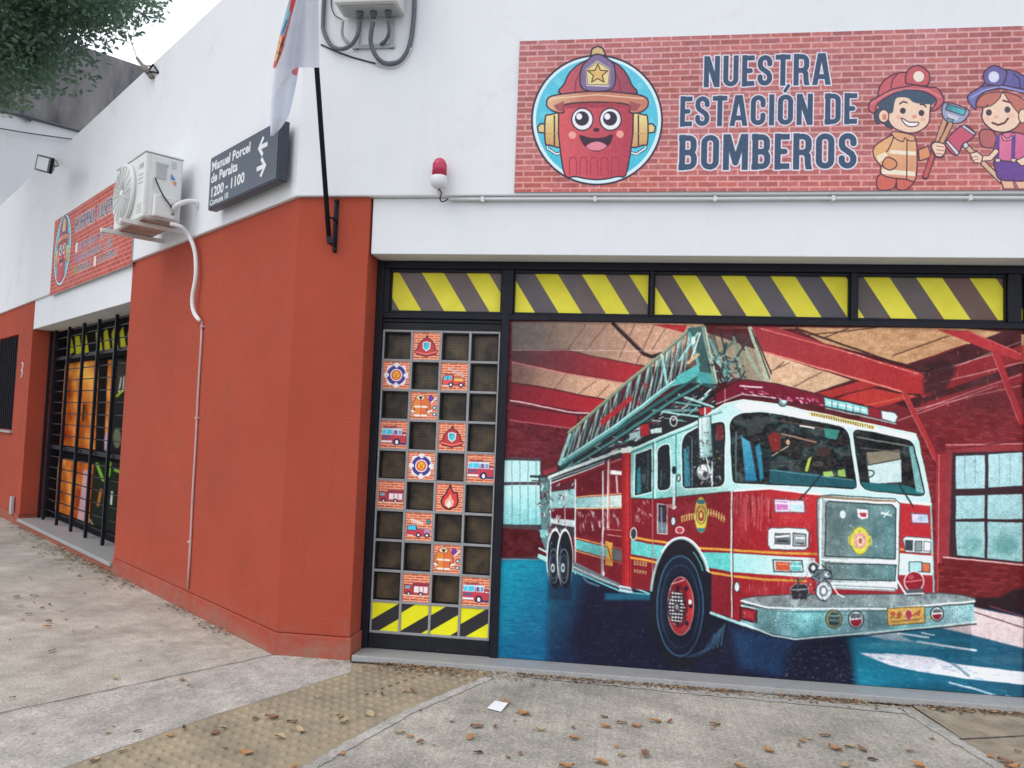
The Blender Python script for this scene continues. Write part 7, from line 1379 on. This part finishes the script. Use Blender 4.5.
spots = [(506, 703, 0, 1.2), (524, 714, 0, 1.7), (541, 730, 2, 1.1), (574, 739, 0, 1.5), (477, 727, 1, 1.6), (495, 727, 1, 1.1), (420, 743, 1, 1.3), (400, 733, 2, 1.1), (410, 737, 0, .9), (342, 754, 0, 1.5), (412, 692, 1, 1.5), (370, 715, 2, 1.5), (344, 722, 2, 1.6), (382, 694, 3, 1.1), (470, 738, 0, 1.1), (622, 756, 2, 1.7), (600, 763, 0, 1.3), (567, 767, 0, 1.5), (645, 755, 1, 1.3), (605, 727, 0, 1.7), (622, 723, 1, 1.1), (637, 726, 0, 1.3), (655, 722, 0, 1.6), (670, 722, 1, 1.3), (604, 717, 1, 1.1), (478, 753, 3, 1.0), (452, 722, 3, .9), (715, 725, 1, 1.3), (713, 729, 0, 1.1), (769, 751, 0, 1.5), (802, 741, 0, 1.5), (799, 746, 1, 1.1), (825, 736, 1, 1.3), (835, 749, 0, 1.5), (850, 747, 2, 1.4), (862, 750, 1, 1.4), (845, 766, 2, 1.6), (873, 760, 3, 1.2), (740, 767, 0, 1.4), (918, 767, 0, 1.3), (1005, 762, 1, 1.4), (1012, 768, 0, 1.5), (990, 757, 0, 1.2), (1018, 752, 1, 1.2), (108, 733, 2, 1.4), (138, 731, 3, 1.1), (182, 680, 0, 1.1), (191, 686, 2, .9), (229, 644, 2, 1.0), (170, 736, 0, 1.3), (184, 728, 3, 1.0), (222, 728, 2, 1.4), (215, 733, 1, 1.3), (246, 753, 0, 1.2), (255, 719, 1, 1.4), (272, 718, 1, 1.3), (292, 722, 1, 1.4), (280, 738, 2, 1.4), (300, 731, 2, 1.2), (340, 716, 2, 1.5), (295, 768, 0, 1.3), (123, 751, 2, 1.2), (95, 760, 2, 1.4), (52, 651, 1, 1.2), (115, 678, 2, .9), (140, 661, 3, .9), (17, 597, 1, 1.3), (30, 578, 1, 1.2), (34, 596, 1, 1.3), (34, 603, 0, .9), (49, 622, 1, 1.2), (47, 627, 0, 1.1), (63, 612, 1, 1.1), (66, 620, 3, 1.0), (50, 605, 3, .9), (85, 594, 3, .9), (29, 614, 1, 1.0), (20, 606, 0, 1.0), (42, 608, 3, .8), (74, 631, 0, .9), (10, 640, 3, .8), (97, 627, 1, .9), (22, 620, 0, .8)]
for i in range(32):
    if random.random() < .6: spots.append((random.uniform(340, 1020), random.uniform(690, 767), random.choice((0, 1, 1, 2, 3)), random.uniform(.4, .8)))
    else: spots.append((random.uniform(5, 330), random.uniform(600, 765), random.choice((1, 1, 2, 3)), random.uniform(.4, .7)))
nl = 0
for x, y, kd, s_ in spots:
    p = ground(x, y, .009)
    if (p@FR['F'][1] < .03 and p[0] > -.1) or (p@N2 < .04 and p[0] < .1): continue
    o = bpy.data.objects.new('fallen_leaf', meshes[kd, nl % 4]); link(o); dist = np.linalg.norm(p-CAM); sc_ = s_*random.uniform(.03, .06)
    o.location = p; o.rotation_euler = (random.uniform(-.1, .1), random.uniform(-.1, .1), random.uniform(0, 6.28)); o.scale = (sc_, sc_*random.uniform(.8, 1.2), sc_*random.uniform(.6, 1.2)); nl += 1
    tag(o, f'dry {("orange", "brown", "pale tan", "blackish")[kd]} fallen leaf lying loose on the pavement', 'leaf', f'{lk[kd]} fallen leaves on the pavement')
# litter of crumbled leaves along the foot of the walls
V = []; F_ = []; mi = []
def crumb(p, s_):
    a = random.uniform(0, 6.28); n0 = len(V); 
    for q in range(4): an = a+q*math.pi/2+random.uniform(-.4, .4); r_ = s_*(1 if q % 2 == 0 else .45); V.append((p[0]+math.cos(an)*r_, p[1]+math.sin(an)*r_, .010+random.uniform(0, s_*.4)))
    F_.append((n0, n0+1, n0+2, n0+3)); mi.append(random.choice((0, 1, 1, 2, 3, 3)))
for i in range(3000):
    t = random.random(); x = .75+t*5.2; dn = abs(random.gauss(0, .035))+.012
    if .25 < (math.sin(x*3.1)+math.sin(x*7.3+1))*.5+.6 < 3: crumb(pos('F', x, 0, dn), random.uniform(.004, .017))
for i in range(900): crumb(pos('F', random.gauss(1.15, .35), 0, abs(random.gauss(.05, .08))+.012), random.uniform(.004, .013))
for i in range(450): crumb(pos('F', random.gauss(3.6, .4), 0, abs(random.gauss(.03, .05))+.012), random.uniform(.004, .015))
for i in range(1300):
    s_ = random.uniform(.6, 9.5); dn = abs(random.gauss(0, .05))+.02
    if math.sin(s_*2.1)+math.sin(s_*5.2) > -.5: crumb(pos('L', -s_, 0, dn), random.uniform(.005, .02))
for i in range(500): s_ = random.gauss(4.6, 1.0); crumb(pos('L', -s_, 0, abs(random.gauss(.06, .12))+.02), random.uniform(.006, .03))
for i in range(600):
    p = ground(random.uniform(0, 1024), random.uniform(575, 767)); 
    if p@FR['F'][1] > .02 and p@N2 > .02: crumb(p, random.uniform(.002, .006))
me = bpy.data.meshes.new('leaf_litter'); me.from_pydata(V, [], F_); [me.materials.append(m) for m in lm]; me.polygons.foreach_set('material_index', mi); me.update()
o = bpy.data.objects.new('leaf_litter', me); link(o); tag(o, 'crumbled dry leaf litter gathered along the foot of the walls', 'leaf litter', kind='stuff')
b = MB(); b.add([P_ for P_ in (ground(487, 708, .012), ground(501, 711.5, .012), ground(508, 703, .02), ground(495, 700.5, .016))], [(0, 1, 2, 3)]); b.v = b.v; o = b.build('paper_scrap', MT['paper']); tag(o, 'small white scrap of paper lying on the concrete in front of the door', 'paper'); sm = o.modifiers.new('solid', 'SOLIDIFY'); sm.thickness = .0015
